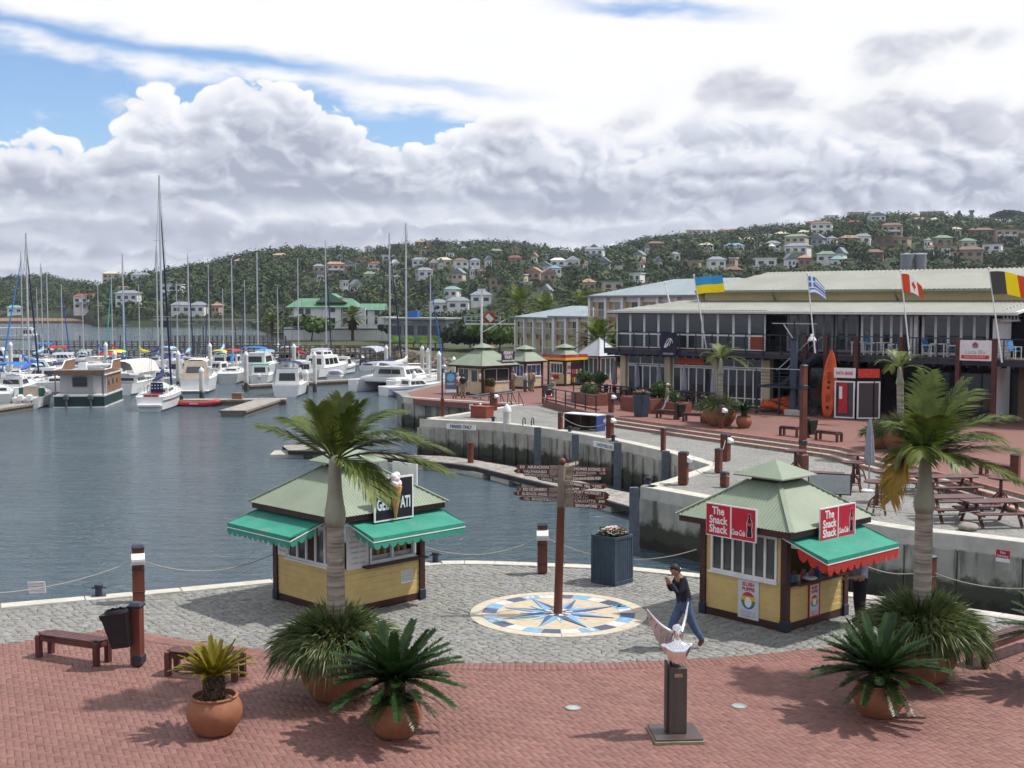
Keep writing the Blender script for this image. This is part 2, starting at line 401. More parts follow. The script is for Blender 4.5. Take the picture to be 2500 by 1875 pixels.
# ---------------------------------------------------------------- near quay: kerb line, cobbles, brick plaza
EDGE = [g(*p) for p in [(-420, 1520), (-150, 1492), (0, 1476), (320, 1448), (662, 1416), (860, 1392), (1019, 1376), (1100, 1371), (1210, 1372), (1309, 1376), (1534, 1385), (1660, 1398), (1800, 1412), (1960, 1432), (2100, 1452), (2280, 1476), (2450, 1500), (2600, 1523), (2900, 1570)]]
EDGE = [Vector((p.x, p.y, 0)) for p in EDGE]
EDGE_S = smooth_path(EDGE, 3)
KW = .42
def offset_path(P, d):
 o = []
 for i, p in enumerate(P):
  t = (P[min(i + 1, len(P) - 1)] - P[max(i - 1, 0)]); t.z = 0; t.normalize(); o.append(p + Vector((t.y, -t.x, 0)) * d)
 return o
EDGE_I = offset_path(EDGE_S, KW)
body = [(p.x, p.y) for p in EDGE_S] + [(22, 8), (-22, 8)]
quay_bed = MB().prism([(p.x, p.y) for p in EDGE_I] + [(22, 8), (-22, 8)], -2.9, -.020).build('quay_bed', M_grout); struct(quay_bed)
kerb = struct(thing('kerb', None, None))
M_kerbq = M_kerb
segs = []
step = 4
for i in range(0, len(EDGE_S) - 1, 2):
 j = min(i + 2, len(EDGE_S) - 1)
 a, b, c, d = EDGE_S[i], EDGE_S[j], EDGE_I[j], EDGE_I[i]
 sh = lambda p, q: p + (q - p).normalized() * .008
 poly = [sh(a, b), sh(b, a), sh(c, d), sh(d, c)]
 m_ = MB(); cen = sum(poly, Vector()) / 4
 low = [(p.x, p.y, -.5) for p in poly]; mid = [(p.x, p.y, .015) for p in poly]; hi = [(p.x + (cen.x - p.x) * .012, p.y + (cen.y - p.y) * .03, .03) for p in poly]
 m_.add(low + mid + hi, [(3, 2, 1, 0), (8, 9, 10, 11)] + [(q * 4 + k, q * 4 + (k + 1) % 4, q * 4 + 4 + (k + 1) % 4, q * 4 + 4 + k) for q in (0, 1) for k in range(4)])
 m_.build('kerb_stone', M_kerbq, kerb)
nw = MB()
for i in range(len(EDGE_S) - 1):
 a, b = EDGE_S[i], EDGE_S[i + 1]; n_ = (b - a); n_ = Vector((n_.y, -n_.x, 0)).normalized() * .05
 nw.add([(a.x + n_.x, a.y + n_.y, -3), (b.x + n_.x, b.y + n_.y, -3), (b.x + n_.x, b.y + n_.y, -.4), (a.x + n_.x, a.y + n_.y, -.4)], [(3, 2, 1, 0)])
tag(nw.build('quay_wall', M_conc), 'grey concrete quay wall dropping to the water below the near pale kerb', 'quay wall')
ARC_C, ARC_R = Vector((.45, 40.0)), 16.5           # brick plaza meets the cobbles along this sweep
def arc_pt(x): return Vector((x, ARC_C.y - math.sqrt(ARC_R ** 2 - (x - ARC_C.x) ** 2)))
RING_W = .46
BRK_L = [g(264, 1538), g(140, 1553), g(0, 1572), g(-200, 1600), g(-420, 1625)]
BRK_R = [g(2140, 1560), g(2200, 1552), g(2330, 1546), g(2500, 1545), g(2800, 1560)]
arc_x = np.linspace(BRK_L[0].x + .1, g(2120, 1563).x, 60)
arc_line = [arc_pt(float(x)) for x in arc_x]
brick_poly = [(p.x, p.y) for p in reversed(BRK_L)] + [(p.x, p.y) for p in arc_line] + [(p.x, p.y) for p in BRK_R] + [(21, 9), (-21, 9)]
cob_poly = [(p.x, p.y) for p in EDGE_I] + [(p.x, p.y) for p in reversed(BRK_R)] + [(p.x, p.y) for p in reversed(arc_line)] + [(p.x, p.y) for p in BRK_L]
M_brick = mat('paving_brick', (.27, .115, .09), .72, var=.10, vscale=.5, bump=.25, bscale=60, attr='tint', dirt=((.185, .098, .082), .5, .9, .45))
M_stone = mat('paving_stone', (.30, .285, .25), .85, var=.18, vscale=5, bump=.4, bscale=45, attr='tint', dirt=((.20, .196, .175), .5, .75, .35))
TINTS = [(.222, .109, .089), (.212, .103, .083), (.230, .115, .094), (.200, .096, .079), (.225, .117, .098), (.214, .105, .088)]
def hb_bricks():
 """herringbone: centres and headings"""
 L, Wd = .222, .111; th = R(24); out_ = []
 for i in range(-170, 171):
  for j in range(-90, 91):
   ox, oy = Wd * i + 2 * Wd * 2 * j * 0, 0
   x = i * Wd + j * 2 * Wd; y = -i * Wd + j * 2 * Wd
   out_.append((x + L / 2, y + Wd / 2, 0)); out_.append((x + L + Wd / 2 - Wd, y + Wd + L / 2, 1))
 c, s_ = math.cos(th), math.sin(th)
 A = np.array(out_); X = A[:, 0] * c - A[:, 1] * s_; Y = A[:, 0] * s_ + A[:, 1] * c + 18.5
 return np.stack([X, Y], 1), A[:, 2] * (math.pi / 2) + th
P, H = hb_bricks()
ok = inside_np(P, brick_poly) & (P[:, 1] > 12.5) & (np.abs(P[:, 0]) < 15)
P, H = P[ok], H[ok]
rs = np.random.RandomState(3)
def brick_cloud(P, H, L=.222, Wd=.111, gap=.004, z=0.0, hgt=.03, tint=None):
 n = len(P); l, w = L / 2 - gap / 2, Wd / 2 - gap / 2; k = .004
 base = np.array([(-l, -w, -hgt), (l, -w, -hgt), (l, w, -hgt), (-l, w, -hgt), (-l, -w, -k), (l, -w, -k), (l, w, -k), (-l, w, -k), (-l + k, -w + k, 0), (l - k, -w + k, 0), (l - k, w - k, 0), (-l + k, w - k, 0)])
 F = [(8, 9, 10, 11)] + [(q * 4 + i, q * 4 + (i + 1) % 4, q * 4 + 4 + (i + 1) % 4, q * 4 + 4 + i) for q in (0, 1) for i in range(4)]
 c, s_ = np.cos(H), np.sin(H)
 V = np.zeros((n, 12, 3)); V[:, :, 0] = P[:, None, 0] + base[None, :, 0] * c[:, None] - base[None, :, 1] * s_[:, None]
 V[:, :, 1] = P[:, None, 1] + base[None, :, 0] * s_[:, None] + base[None, :, 1] * c[:, None]
 tz = rs.normal(0, .0016, n); tx, ty = rs.normal(0, .004, n), rs.normal(0, .004, n)
 V[:, :, 2] = z + base[None, :, 2] + tz[:, None] + tx[:, None] * base[None, :, 0] + ty[:, None] * base[None, :, 1]
 FF = (np.arange(n) * 12)[:, None, None] + np.array(F)[None]
 T = np.array(tint or TINTS)[rs.randint(0, len(tint or TINTS), n)] * rs.uniform(.93, 1.07, (n, 1))
 return V.reshape(-1, 3), FF.reshape(-1, 4), np.repeat(T, 12, 0)
plaza = struct(thing('plaza', None, None)); plaza['label'] = 'red brick plaza laid in herringbone with a soldier course along the cobbles'
struct(MB().prism(brick_poly, -.5, -.014).build('plaza_bed', M_mortar, plaza))
near = np.argsort(P[:, 1] + (np.abs(P[:, 0]) > P[:, 1] * .40) * 99 + (P[:, 1] < 17.55) * 99)[:300]
mask = np.zeros(len(P), bool); mask[near] = True
V, F, T = brick_cloud(P[~mask], H[~mask]); tag(link('brick_field', np_mesh('brick_field', V, F, M_brick, T), plaza), kind='stuff')
BV = []
for i in range(8):
 V, F, T = brick_cloud(np.zeros((1, 2)), np.zeros(1)); BV.append(np_mesh('brick', V, F, M_brick, T))
for k, i in enumerate(near):
 o = link('brick', BV[k % 8], plaza); o.location = (P[i, 0], P[i, 1], 0); o.rotation_euler = (0, 0, float(H[i]))
# soldier course along the sweep
RP, RH = [], []
Lc = 0
a0 = math.atan2(arc_line[0].y - ARC_C.y, arc_line[0].x - ARC_C.x); a1 = math.atan2(arc_line[-1].y - ARC_C.y, arc_line[-1].x - ARC_C.x)
nr = int(abs(a1 - a0) * ARC_R / .112)
for i in range(nr + 1):
 a = a0 + (a1 - a0) * i / nr
 for q in (0, 1):
  r = ARC_R + .115 + q * .224; RP.append((ARC_C.x + math.cos(a) * r, ARC_C.y + math.sin(a) * r)); RH.append(a)
V, F, T = brick_cloud(np.array(RP), np.array(RH), z=.010, hgt=.04); tag(link('border_bricks', np_mesh('border_bricks', V, F, M_brick, T), plaza), kind='stuff')
# cobbles: irregular split stones
def stones(poly, size, xr, yr, seed, z=0.0, gap=.03, rot=0.0):
 r2 = random.Random(seed); out_ = []
 w = size; h = size * .80; cache = {}
 def vtx(i, j, k):
  key = (i, j, k)
  if key not in cache:
   x = i * w + (j % 2) * w / 2; y = j * h * .87
   x += 0 if k == 0 else w / 2; y += h * .29 * (1 if k else -1) * 0 + (h * .29 if k == 0 else h * .58)
   cache[key] = (x + r2.uniform(-.27, .27) * w, y + r2.uniform(-.24, .24) * h)
  return cache[key]
 ni = int((xr[1] - xr[0]) / w) + 2; nj = int((yr[1] - yr[0]) / (h * .87)) + 2
 cr, sr = math.cos(rot), math.sin(rot)
 for j in range(nj):
  for i in range(ni):
   o = (j % 2)
   pts = [vtx(i, j, 0), vtx(i, j, 1), vtx(i + 1, j, 0), vtx(i + o, j - 1, 1) if True else 0]
   tl = vtx(i, j, 1)
   pts = [vtx(i + 1, j, 0), vtx(i, j, 1), vtx(i, j, 0), vtx(i - 1 + o, j - 1, 1), vtx(i + o, j - 1, 0), vtx(i + o, j - 1, 1)]
   cx = sum(p[0] for p in pts) / 6 + xr[0]; cy = sum(p[1] for p in pts) / 6 + yr[0]
   X = cx * cr - cy * sr; Y = cx * sr + cy * cr
   if not inside((X, Y), poly): continue
   q = []
   for p in pts:
    px_, py_ = p[0] + xr[0] - cx, p[1] + yr[0] - cy; l_ = math.hypot(px_, py_) + 1e-6; f = max(.5, 1 - gap / 2 / l_)
    px_, py_ = px_ * f, py_ * f; q.append((px_ * cr - py_ * sr, px_ * sr + py_ * cr))
   out_.append((X, Y, q))
 return out_
def stone_arrays(st, z=0.0, hgt=.03):
 V, F, T = [], [], []
 for X, Y, q in st:
  o = len(V); tz = z + rs.normal(0, .003); t = np.array([.232, .230, .214]) * rs.uniform(.88, 1.10) * np.array([1, 1, rs.uniform(.92, 1.06)])
  for p in q: V.append((X + p[0], Y + p[1], tz - hgt))
  for p in q: V.append((X + p[0], Y + p[1], tz - .008))
  for p in q: V.append((X + p[0] * .93, Y + p[1] * .93, tz + rs.normal(0, .002)))
  n = len(q)
  F.append((o + 12, o + 13, o + 14, o + 15)); F.append((o + 12, o + 15, o + 16, o + 17))
  for r_ in (0, 1):
   for i in range(n): F.append((o + r_ * n + i, o + r_ * n + (i + 1) % n, o + (r_ + 1) * n + (i + 1) % n, o + (r_ + 1) * n + i))
  T += [tuple(t)] * (3 * n)
 return np.array(V), np.array(F), np.array(T)
COMP = g(1363, 1497)                                # centre of the compass mosaic
COMP_R = 2.0
st = stones(cob_poly, .215, (-16, 18), (19, 36), 11, gap=.015)
st = [s_ for s_ in st if (Vector((s_[0], s_[1])) - COMP.xy).length > COMP_R - .06]
st.sort(key=lambda s_: s_[1] + (99 if abs(s_[0]) > s_[1] * .41 else 0))
cobbles = struct(thing('cobbled_quay', None, None))
V, F, T = stone_arrays(st[300:]); tag(link('paving_stones', np_mesh('paving_stones', V, F, M_stone, T), cobbles), kind='stuff')
for s_ in st[:300]:
 V, F, T = stone_arrays([(0, 0, s_[2])]); o = link('paving_stone', np_mesh('paving_stone', V, F, M_stone, T), cobbles); o.location = (s_[0], s_[1], 0)
# ---------------------------------------------------------------- far quay
TER = .45
f_ = lambda *p: g(*p).xy.to_tuple()
BASIN = [(1025, 1024), (1094, 1028), (1204, 1033), (1320, 1046), (1412, 1061), (1499, 1076), (1628, 1105), (1736, 1138)]
BLOCK = [(1736, 1138), (1625, 1176), (1565, 1190)]
FRONT = [(1565, 1190), (1723, 1219), (1960, 1257), (2211, 1296), (2340, 1309), (2500, 1328), (2800, 1366)]
BACKE = [(1268, 988), (1078, 1018)]
KQ = [(985, 970), (1096, 978), (1179, 983), (1262, 986)]
kq_back = [(-9.0, 96), (-4, 118), (0, 135), (4, 150)]
far_poly = [f_(*p) for p in BASIN + BLOCK[1:] + FRONT[1:]] + [(46, 40), (60, 120), (20, 190), (8, 190)] + list(reversed(kq_back)) + [f_(*p) for p in KQ] + [f_(*p) for p in BACKE]
M_cob2 = None
def grey_paving():
 m = bpy.data.materials.new('grey_paving'); m.use_nodes = True; t = m.node_tree; N = NG(t); b = t.nodes['Principled BSDF']; tcn = nd(t, 'ShaderNodeTexCoord')
 v = nd(t, 'ShaderNodeTexVoronoi', feature='DISTANCE_TO_EDGE', voronoi_dimensions='2D'); v.inputs['Scale'].default_value = 3.4; t.links.new(tcn.outputs['Object'], v.inputs['Vector'])
 v2 = nd(t, 'ShaderNodeTexVoronoi', voronoi_dimensions='2D'); v2.inputs['Scale'].default_value = 3.4; t.links.new(tcn.outputs['Object'], v2.inputs['Vector'])
 sp_ = nd(t, 'ShaderNodeSeparateColor'); t.links.new(v2.outputs['Color'], sp_.inputs[0])
 c = N.mix(sp_.outputs[0], (.21, .207, .192), (.262, .26, .242)); c = N.mix(N.mr(v.outputs[0], .0, .07), (.13, .125, .11), c)
 c = N.mix(N.mr(N.noise(tcn.outputs['Object'], .3, 5, .6), .5, .75), c, (.17, .165, .145)); t.links.new(c, b.inputs['Base Color']); b.inputs['Roughness'].default_value = .88
 bp = nd(t, 'ShaderNodeBump'); bp.inputs['Distance'].default_value = .02; bp.inputs['Strength'].default_value = .6; t.links.new(N.mr(v.outputs[0], 0, .1), bp.inputs['Height']); t.links.new(bp.outputs[0], b.inputs['Normal'])
 return m
M_cob2 = grey_paving()
def brick_ground():
 m = bpy.data.materials.new('brick_ground'); m.use_nodes = True; t = m.node_tree; N = NG(t); b = t.nodes['Principled BSDF']; tcn = nd(t, 'ShaderNodeTexCoord')
 bk = nd(t, 'ShaderNodeTexBrick'); t.links.new(tcn.outputs['Object'], bk.inputs['Vector']); bk.inputs['Scale'].default_value = 1.0
 bk.inputs['Brick Width'].default_value = .222; bk.inputs['Row Height'].default_value = .111; bk.inputs['Mortar Size'].default_value = .006
 bk.inputs['Color1'].default_value = (.215, .092, .072, 1); bk.inputs['Color2'].default_value = (.185, .078, .062, 1); bk.inputs['Mortar'].default_value = (.14, .10, .085, 1)
 c = N.mix(N.mr(N.noise(tcn.outputs['Object'], .35, 5, .6), .45, .75), bk.outputs[0], (.155, .085, .072)); t.links.new(c, b.inputs['Base Color']); b.inputs['Roughness'].default_value = .8
 return m
M_brk2 = brick_ground()
quay = struct(MB().prism(far_poly, -3.0, 0.0).build('far_quay', [M_cob2]))
# kerb capping round the far quay
def capping(pts, name, closed=False, w=.5, hz=.05, drop=.45, inward=-1):
 P_ = [g(*p) for p in pts]; I_ = offset_path(P_, w * inward); O_ = offset_path(P_, -.03 * inward); m_ = MB()
 for i in range(len(P_) - 1):
  a, b, c, d = O_[i], O_[i + 1], I_[i + 1], I_[i]
  m_.add([(a.x, a.y, -drop), (b.x, b.y, -drop), (b.x, b.y, hz - .03), (a.x, a.y, hz - .03), (a.x * .985 + d.x * .015, a.y * .985 + d.y * .015, hz), (b.x * .985 + c.x * .015, b.y * .985 + c.y * .015, hz), (c.x, c.y, hz), (d.x, d.y, hz), (d.x, d.y, -.02), (c.x, c.y, -.02)],
    [(0, 1, 2, 3), (3, 2, 5, 4), (4, 5, 6, 7), (7, 6, 9, 8)])
 return struct(m_.build(name, M_kerb))
capping(BASIN, 'quay_capping', w=.55); capping(BLOCK, 'quay_capping', w=.5); capping(FRONT, 'quay_capping', w=.6); capping(list(reversed([(1025, 1024)] + list(reversed(BACKE)))), 'quay_capping', w=.45); capping(KQ, 'quay_capping', w=.35)
# stained concrete wall panels
def wall_mat():
 m = bpy.data.materials.new('quay_wall_concrete'); m.use_nodes = True; t = m.node_tree; N = NG(t); b = t.nodes['Principled BSDF']; tcn = nd(t, 'ShaderNodeTexCoord'); sp_ = nd(t, 'ShaderNodeSeparateXYZ'); t.links.new(tcn.outputs['Object'], sp_.inputs[0])
 mp = nd(t, 'ShaderNodeMapping'); mp.inputs['Scale'].default_value = (1.6, 1.6, .22); t.links.new(tcn.outputs['Object'], mp.inputs[0])
 st_ = N.noise(mp.outputs[0], 1.5, 6, .65); n2 = N.noise(tcn.outputs['Object'], 1.1, 6, .62)
 c = N.mix(N.mr(n2, .35, .7), (.40, .385, .33), (.27, .26, .225)); c = N.mix(N.mr(st_, .47, .70), c, (.10, .10, .085))
 zz = N.m('ADD', sp_.outputs[2], N.m('MULTIPLY', N.m('SUBTRACT', N.noise(tcn.outputs['Object'], 1.7, 6, .7), .5), 1.3))
 c = N.mix(N.mr(zz, -1.1, -1.45), c, (.050, .052, .034)); c = N.mix(N.mr(zz, -1.75, -2.05), c, (.022, .022, .016))
 t.links.new(c, b.inputs['Base Color']); b.inputs['Roughness'].default_value = .8
 bp = nd(t, 'ShaderNodeBump'); bp.inputs['Distance'].default_value = .05; bp.inputs['Strength'].default_value = .5; t.links.new(n2, bp.inputs['Height']); t.links.new(bp.outputs[0], b.inputs['Normal'])
 return m
M_wall = wall_mat()
def quay_wall(pts, label, panel, rib=.0, top=-.40, inward=1):
 root = thing('quay_wall', label, 'quay wall'); P_ = [g(*p) for p in pts]; O_ = P_
 bed = MB()
 for i in range(len(P_) - 1):
  a, b = P_[i], P_[i + 1]; d = (b - a); L_ = d.length; d.normalize(); nrm = Vector((d.y, -d.x, 0))
  k = max(1, round(L_ / panel)); w_ = L_ / k
  for j in range(k):
   c0 = a + d * (j + .5) * w_ + nrm * (.02 + (.02 if j % 2 else 0))
   m_ = MB(); m_.box((c0.x, c0.y, (top - 2.95) / 2), (w_ - .05, .10, top + 2.95), math.atan2(d.y, d.x), ch=.02)
   m_.build('panel', M_wall, root)
   if rib:
    r0 = a + d * j * w_ + nrm * .10; MB().box((r0.x, r0.y, -1.72), (.16, .16, 2.5), math.atan2(d.y, d.x), ch=.02).build('rib', M_wall, root)
 return root
quay_wall(BASIN, 'ribbed stained concrete quay wall above the long floating walkway', 1.15, rib=1)
quay_wall(BLOCK, 'short return of stained quay wall behind the signpost arrows', 1.6)
quay_wall(FRONT, 'weedy concrete quay wall behind the snack kiosk with a no swimming sign', 2.4)
quay_wall(KQ, 'pale ribbed concrete wall below the ferry ticket kiosks', 1.1, rib=1)
quay_wall([(1268, 988), (1078, 1018), (1025, 1024)], 'back face of the triangular quay beside the gangway', 3.0)
# brick promenade by the ticket kiosks and the raised terrace with steps
prom = [f_(*p) for p in [(1010, 974), (1096, 981), (1179, 986), (1268, 990), (1327, 991), (1440, 1004)]] + [(30, 80), (34, 120), (14, 180), (8, 180)] + [(x + .8, y) for x, y in reversed(kq_back)]
struct(MB().prism(prom, -.4, .006).build('promenade', M_brk2))
gt = lambda px, py: g(px, py, TER).xy
S_TOP = [gt(1330, 985), gt(1464, 1013), gt(1640, 1037), gt(1850, 1065), gt(2050, 1091), gt(2170, 1122), gt(2330, 1163), gt(2500, 1208), gt(2700, 1266)]
S_TOP[0] = gt(1327, 976)
ter_poly = [p.to_tuple() for p in S_TOP] + [(45, 35), (60, 120), (20, 170), (7.5, 118), (6.0, 100)]
terrace = struct(MB().prism(ter_poly, -.2, TER).build('terrace', M_brk2))
M_step = mat('step_brick', (.30, .13, .10), .75, var=.25, vscale=9, bump=.3, bscale=25)
M_rise = mat('step_riser', (.26, .235, .20), .85, var=.35, vscale=9, bump=.4, bscale=20)
M_tread = mat('step_tread', (.42, .40, .35), .85, var=.12, vscale=4)
steps = struct(thing('steps', None, None))
SP = [Vector((p.x, p.y, 0)) for p in S_TOP[1:]]
for k in range(3):
 z1 = TER - k * .15; I_ = offset_path(SP, .45 * k); O_ = offset_path(SP, .45 * (k + 1)); E_ = offset_path(SP, .45 * k + .13) if k else None
 zt = z1 - .15
 if k < 2:
  m_ = MB()
  for i in range(len(SP) - 1): m_.prism([I_[i].xy, I_[i + 1].xy, O_[i + 1].xy, O_[i].xy], -.1, zt)
  m_.build('tread', M_tread, steps)
 nose_o = offset_path(SP, .45 * k + .03); nose_i = offset_path(SP, .45 * k - .13)
 m_ = MB(); m2 = MB()
 for i in range(len(SP) - 1):
  m_.prism([nose_i[i].xy, nose_i[i + 1].xy, nose_o[i + 1].xy, nose_o[i].xy], z1 - .06, z1 + .006)
  m2.prism([offset_path(SP, .45 * k - .05)[i].xy, offset_path(SP, .45 * k - .05)[i + 1].xy, offset_path(SP, .45 * k + .012)[i + 1].xy, offset_path(SP, .45 * k + .012)[i].xy], z1 - .16, z1 - .055)
 m_.build('nosing', M_step, steps); m2.build('riser', M_rise, steps)
# ---------------------------------------------------------------- flats, shore and hillside
RIDGE = [(-300, 668), (0, 690), (120, 684), (200, 704), (235, 712), (290, 697), (400, 681), (480, 664), (560, 649), (640, 632), (700, 622), (790, 624), (853, 626), (916, 622), (993, 613), (1070, 604), (1120, 608), (1206, 608), (1270, 612), (1377, 626), (1432, 622), (1504, 616), (1563, 602), (1627, 592), (1735, 584), (1807, 574), (1875, 568), (1952, 566), (2002, 556), (2065, 545), (2196, 540), (2296, 542), (2404, 552), (2500, 545), (2900, 520)]
def ridge_y(px):
 for (a, ya), (b, yb) in zip(RIDGE, RIDGE[1:]):
  if a <= px <= b: return ya + (yb - ya) * (px - a) / (b - a)
 return RIDGE[-1][1]
def ridge_d(px): return 760 + 300 * max(0, min(1, (px - 200) / 1600)) + (420 * max(0, min(1, (235 - px) / 60)))
def base_d(px): return 480 - 150 * max(0, min(1, (px - 900) / 800)) + (250 * max(0, min(1, (240 - px) / 80)))
def hill(px, f):
 """f 0 at the shore, 1 on the ridge, >1 behind"""
 D0, D1 = base_d(px), ridge_d(px); D = D0 + (D1 - D0) * f
 zr = zat(ridge_y(px), D1); z0 = -.3
 if f < 0: z = -4.0
 elif f <= 1:
  s_ = f ** .85; s_ = s_ * (1.12 - .12 * s_ * s_)
  z = z0 + (zr - z0) * s_
  z += mnoise.noise(Vector((px * .006, f * 3.2, 1.7))) * 6.0 * f * (1 - f) * 2
 else: z = zr - (f - 1) * 60
 x = (px - 1250) / FPX * D * 1.002
 return Vector((x, D, z))
hv, hf = [], []
hx = list(range(-340, 2960, 20)); hfz = [-.01] + [i / 24 for i in range(25)] + [1.15, 1.5]
for px in hx:
 for f in hfz: hv.append(hill(px, f))
nf = len(hfz)
for i in range(len(hx) - 1):
 for j in range(nf - 1): a = i * nf + j; hf.append((a, a + nf, a + nf + 1, a + 1))
M_hill = mat('hill_ground', (.026, .038, .014), .95, var=.4, vscale=.05, dirt=((.07, .06, .035), .60, .74, .02))
struct(MB().add(hv, hf).build('hillside', M_hill, smooth=True))
M_flat = mat('mud_flat', (.20, .125, .08), .95, var=.25, vscale=.05)
M_grass = mat('shore_grass', (.050, .062, .024), .95, var=.3, vscale=.2, bump=.3, bscale=3)
# sand flat far left, grassy spit
ff = [at(-260, 788, 560), at(60, 788, 560), at(200, 788, 565), at(262, 787, 575), at(240, 780, 640), at(100, 778, 680), at(-260, 778, 680)]
struct(MB().prism([p.xy for p in ff], -3, -1.2).build('sand_flat', M_flat))
land = [at(250, 0, 480).xy, at(600, 0, 480).xy, at(700, 0, 300).xy, at(700, 0, 215).xy, at(960, 0, 205).xy, at(1020, 0, 175).xy, at(1130, 0, 150).xy, at(1200, 0, 140).xy, (60, 130), (260, 200), (420, 480), (300, 620), (-200, 620)]
struct(MB().prism(land, -3, -.35).build('shore', M_grass))
# ================================================================ LIBRARY OF THINGS
def leaf_mat(name, col, col2=None, vscale=3.0, trans=.35, rough=.45):
 if name in MATS: return MATS[name]
 m = bpy.data.materials.new(name); m.use_nodes = True; t = m.node_tree; N = NG(t); b = t.nodes['Principled BSDF']; o_ = t.nodes['Material Output']
 tcn = nd(t, 'ShaderNodeTexCoord'); c = N.mix(N.mr(N.noise(tcn.outputs['Object'], vscale, 3, .6), .32, .68), col, col2 or tuple(x * 1.7 for x in col))
 t.links.new(c, b.inputs['Base Color']); b.inputs['Roughness'].default_value = rough; b.inputs['Specular IOR Level'].default_value = .35
 tr = nd(t, 'ShaderNodeBsdfTranslucent'); t.links.new(c, tr.inputs[0]); mx = nd(t, 'ShaderNodeMixShader'); mx.inputs[0].default_value = trans
 t.links.new(b.outputs[0], mx.inputs[1]); t.links.new(tr.outputs[0], mx.inputs[2]); t.links.new(mx.outputs[0], o_.inputs[0]); m.diffuse_color = (*col, 1)
 MATS[name] = m; return m
M_palm = leaf_mat('palm_leaf', (.055, .090, .014), (.165, .205, .040), 2.2)
M_palmy = leaf_mat('palm_leaf_yellow', (.22, .14, .012), (.36, .22, .02), 2.5)
M_cyc = leaf_mat('cycad_leaf', (.018, .045, .014), (.042, .085, .022), 2.2, .2, .35)
M_cycy = leaf_mat('cycad_leaf_yellow', (.20, .17, .012), (.30, .24, .018), 3.0, .3, .45)
M_gra = leaf_mat('lily_grass', (.040, .070, .016), (.17, .20, .075), 3.2, .25, .4)
M_bush = leaf_mat('bush_leaf', (.035, .075, .015), (.075, .12, .03), 1.5, .25)
M_terra = mat('terracotta', (.27, .108, .055), .7, var=.16, vscale=3, bump=.15, bscale=25, dirt=((.42, .24, .15), .60, .82, 2.2))
M_soil = mat('soil', (.035, .024, .016), .95, var=.4, vscale=20, bump=.6, bscale=40)
M_trunk = mat('palm_trunk', (.27, .235, .19), .85, var=.42, vscale=2.2, bump=.6, bscale=5, stretch=(.6, .6, 7.0), dirt=((.10, .085, .07), .60, .74, 3.5))
M_shaft = mat('palm_crownshaft', (.26, .27, .20), .6, var=.18, vscale=2.5, stretch=(1, 1, .4), dirt=((.20, .15, .09), .58, .75, 2))
M_cyct = mat('cycad_trunk', (.075, .05, .03), .95, var=.4, vscale=14, bump=.9, bscale=25)
M_wood = mat('dark_red_timber', (.085, .026, .022), .55, var=.3, vscale=3, bump=.2, bscale=14, stretch=(1, 1, .2))
M_wood2 = mat('red_brown_timber', (.125, .034, .018), .5, var=.3, vscale=3, bump=.2, bscale=14, stretch=(1, 1, .2))
M_slat = mat('bench_slat', (.105, .044, .042), .5, var=.25, vscale=4, bump=.2, bscale=20)
M_grey = mat('weathered_timber', (.21, .175, .14), .85, var=.3, vscale=4, bump=.5, bscale=16, stretch=(1, 1, .15))
M_navy = mat('navy_iron', (.022, .027, .045), .5, var=.15, vscale=5)
M_black = mat('black_plastic', (.012, .012, .015), .42, var=.2, vscale=6)
M_white = mat('white_paint', (.72, .72, .72), .5, var=.06, vscale=4)
M_cream = mat('cream_board', (.60, .445, .18), .6, var=.08, vscale=3, dirt=((.50, .36, .15), .6, .8, 2.5))
M_glass = mat('window_glass', (.035, .042, .05), .06, var=0, spec=.7)
M_maroon = mat('maroon_paint', (.050, .017, .014), .5, var=.2, vscale=5)
M_roofg = mat('green_roof_sheet', (.225, .268, .195), .55, var=.08, vscale=1.2, dirt=((.25, .29, .21), .58, .8, 1.8))
M_awn = mat('green_awning', (.032, .24, .17), .75, var=.10, vscale=2, bump=.15, bscale=6, dirt=((.12, .24, .19), .55, .75, 1.6))
M_awnr = mat('red_valance', (.42, .028, .02), .7, var=.1, vscale=4)
M_steel = mat('galvanised_steel', (.42, .43, .45), .4, metal=.7, var=.1, vscale=5)
M_chrome = mat('chrome', (.86, .85, .86), .06, metal=1.0, var=0)
M_txtw2 = mat('white_print', (.78, .77, .77), .5, var=0)
M_ink = mat('faded_red_ink', (.42, .16, .14), .8, var=.1); M_inkb = mat('grey_ink', (.22, .24, .30), .8, var=.1)
M_rope = mat('rope', (.36, .34, .30), .9, var=.15, vscale=20)
M_blueg = mat('blue_grey_timber', (.034, .056, .086), .6, var=.18, vscale=4, bump=.15, bscale=15)
def pot(parent, R_, H_, name='pot', rim=.80, base=.55):
 prof = [(R_ * base, 0), (R_ * (base + .08), .01)]
 for i in range(1, 13):
  t = i / 12; r = R_ * (base + .08 + (1 - base - .08) * math.sin(min(1, t / .62) * math.pi / 2) if t < .62 else rim + (1 - rim) * math.cos((t - .62) / .38 * math.pi / 2))
  prof.append((r, H_ * t * .95))
 prof += [(R_ * (rim + .05), H_ * .955), (R_ * (rim + .06), H_ * .985), (R_ * (rim + .02), H_), (R_ * (rim - .04), H_), (R_ * (rim - .07), H_ * .93), (R_ * (rim - .07), H_ * .88)]
 p = MB().lathe(prof, 40).build(name, M_terra, parent, auto=50)
 MB().lathe([(R_ * (rim - .06), H_ * .80), (R_ * (rim - .065), H_ * .875), (R_ * .3, H_ * .89), (.02, H_ * .9)], 24).build('soil', M_soil, parent, smooth=True)
 return p
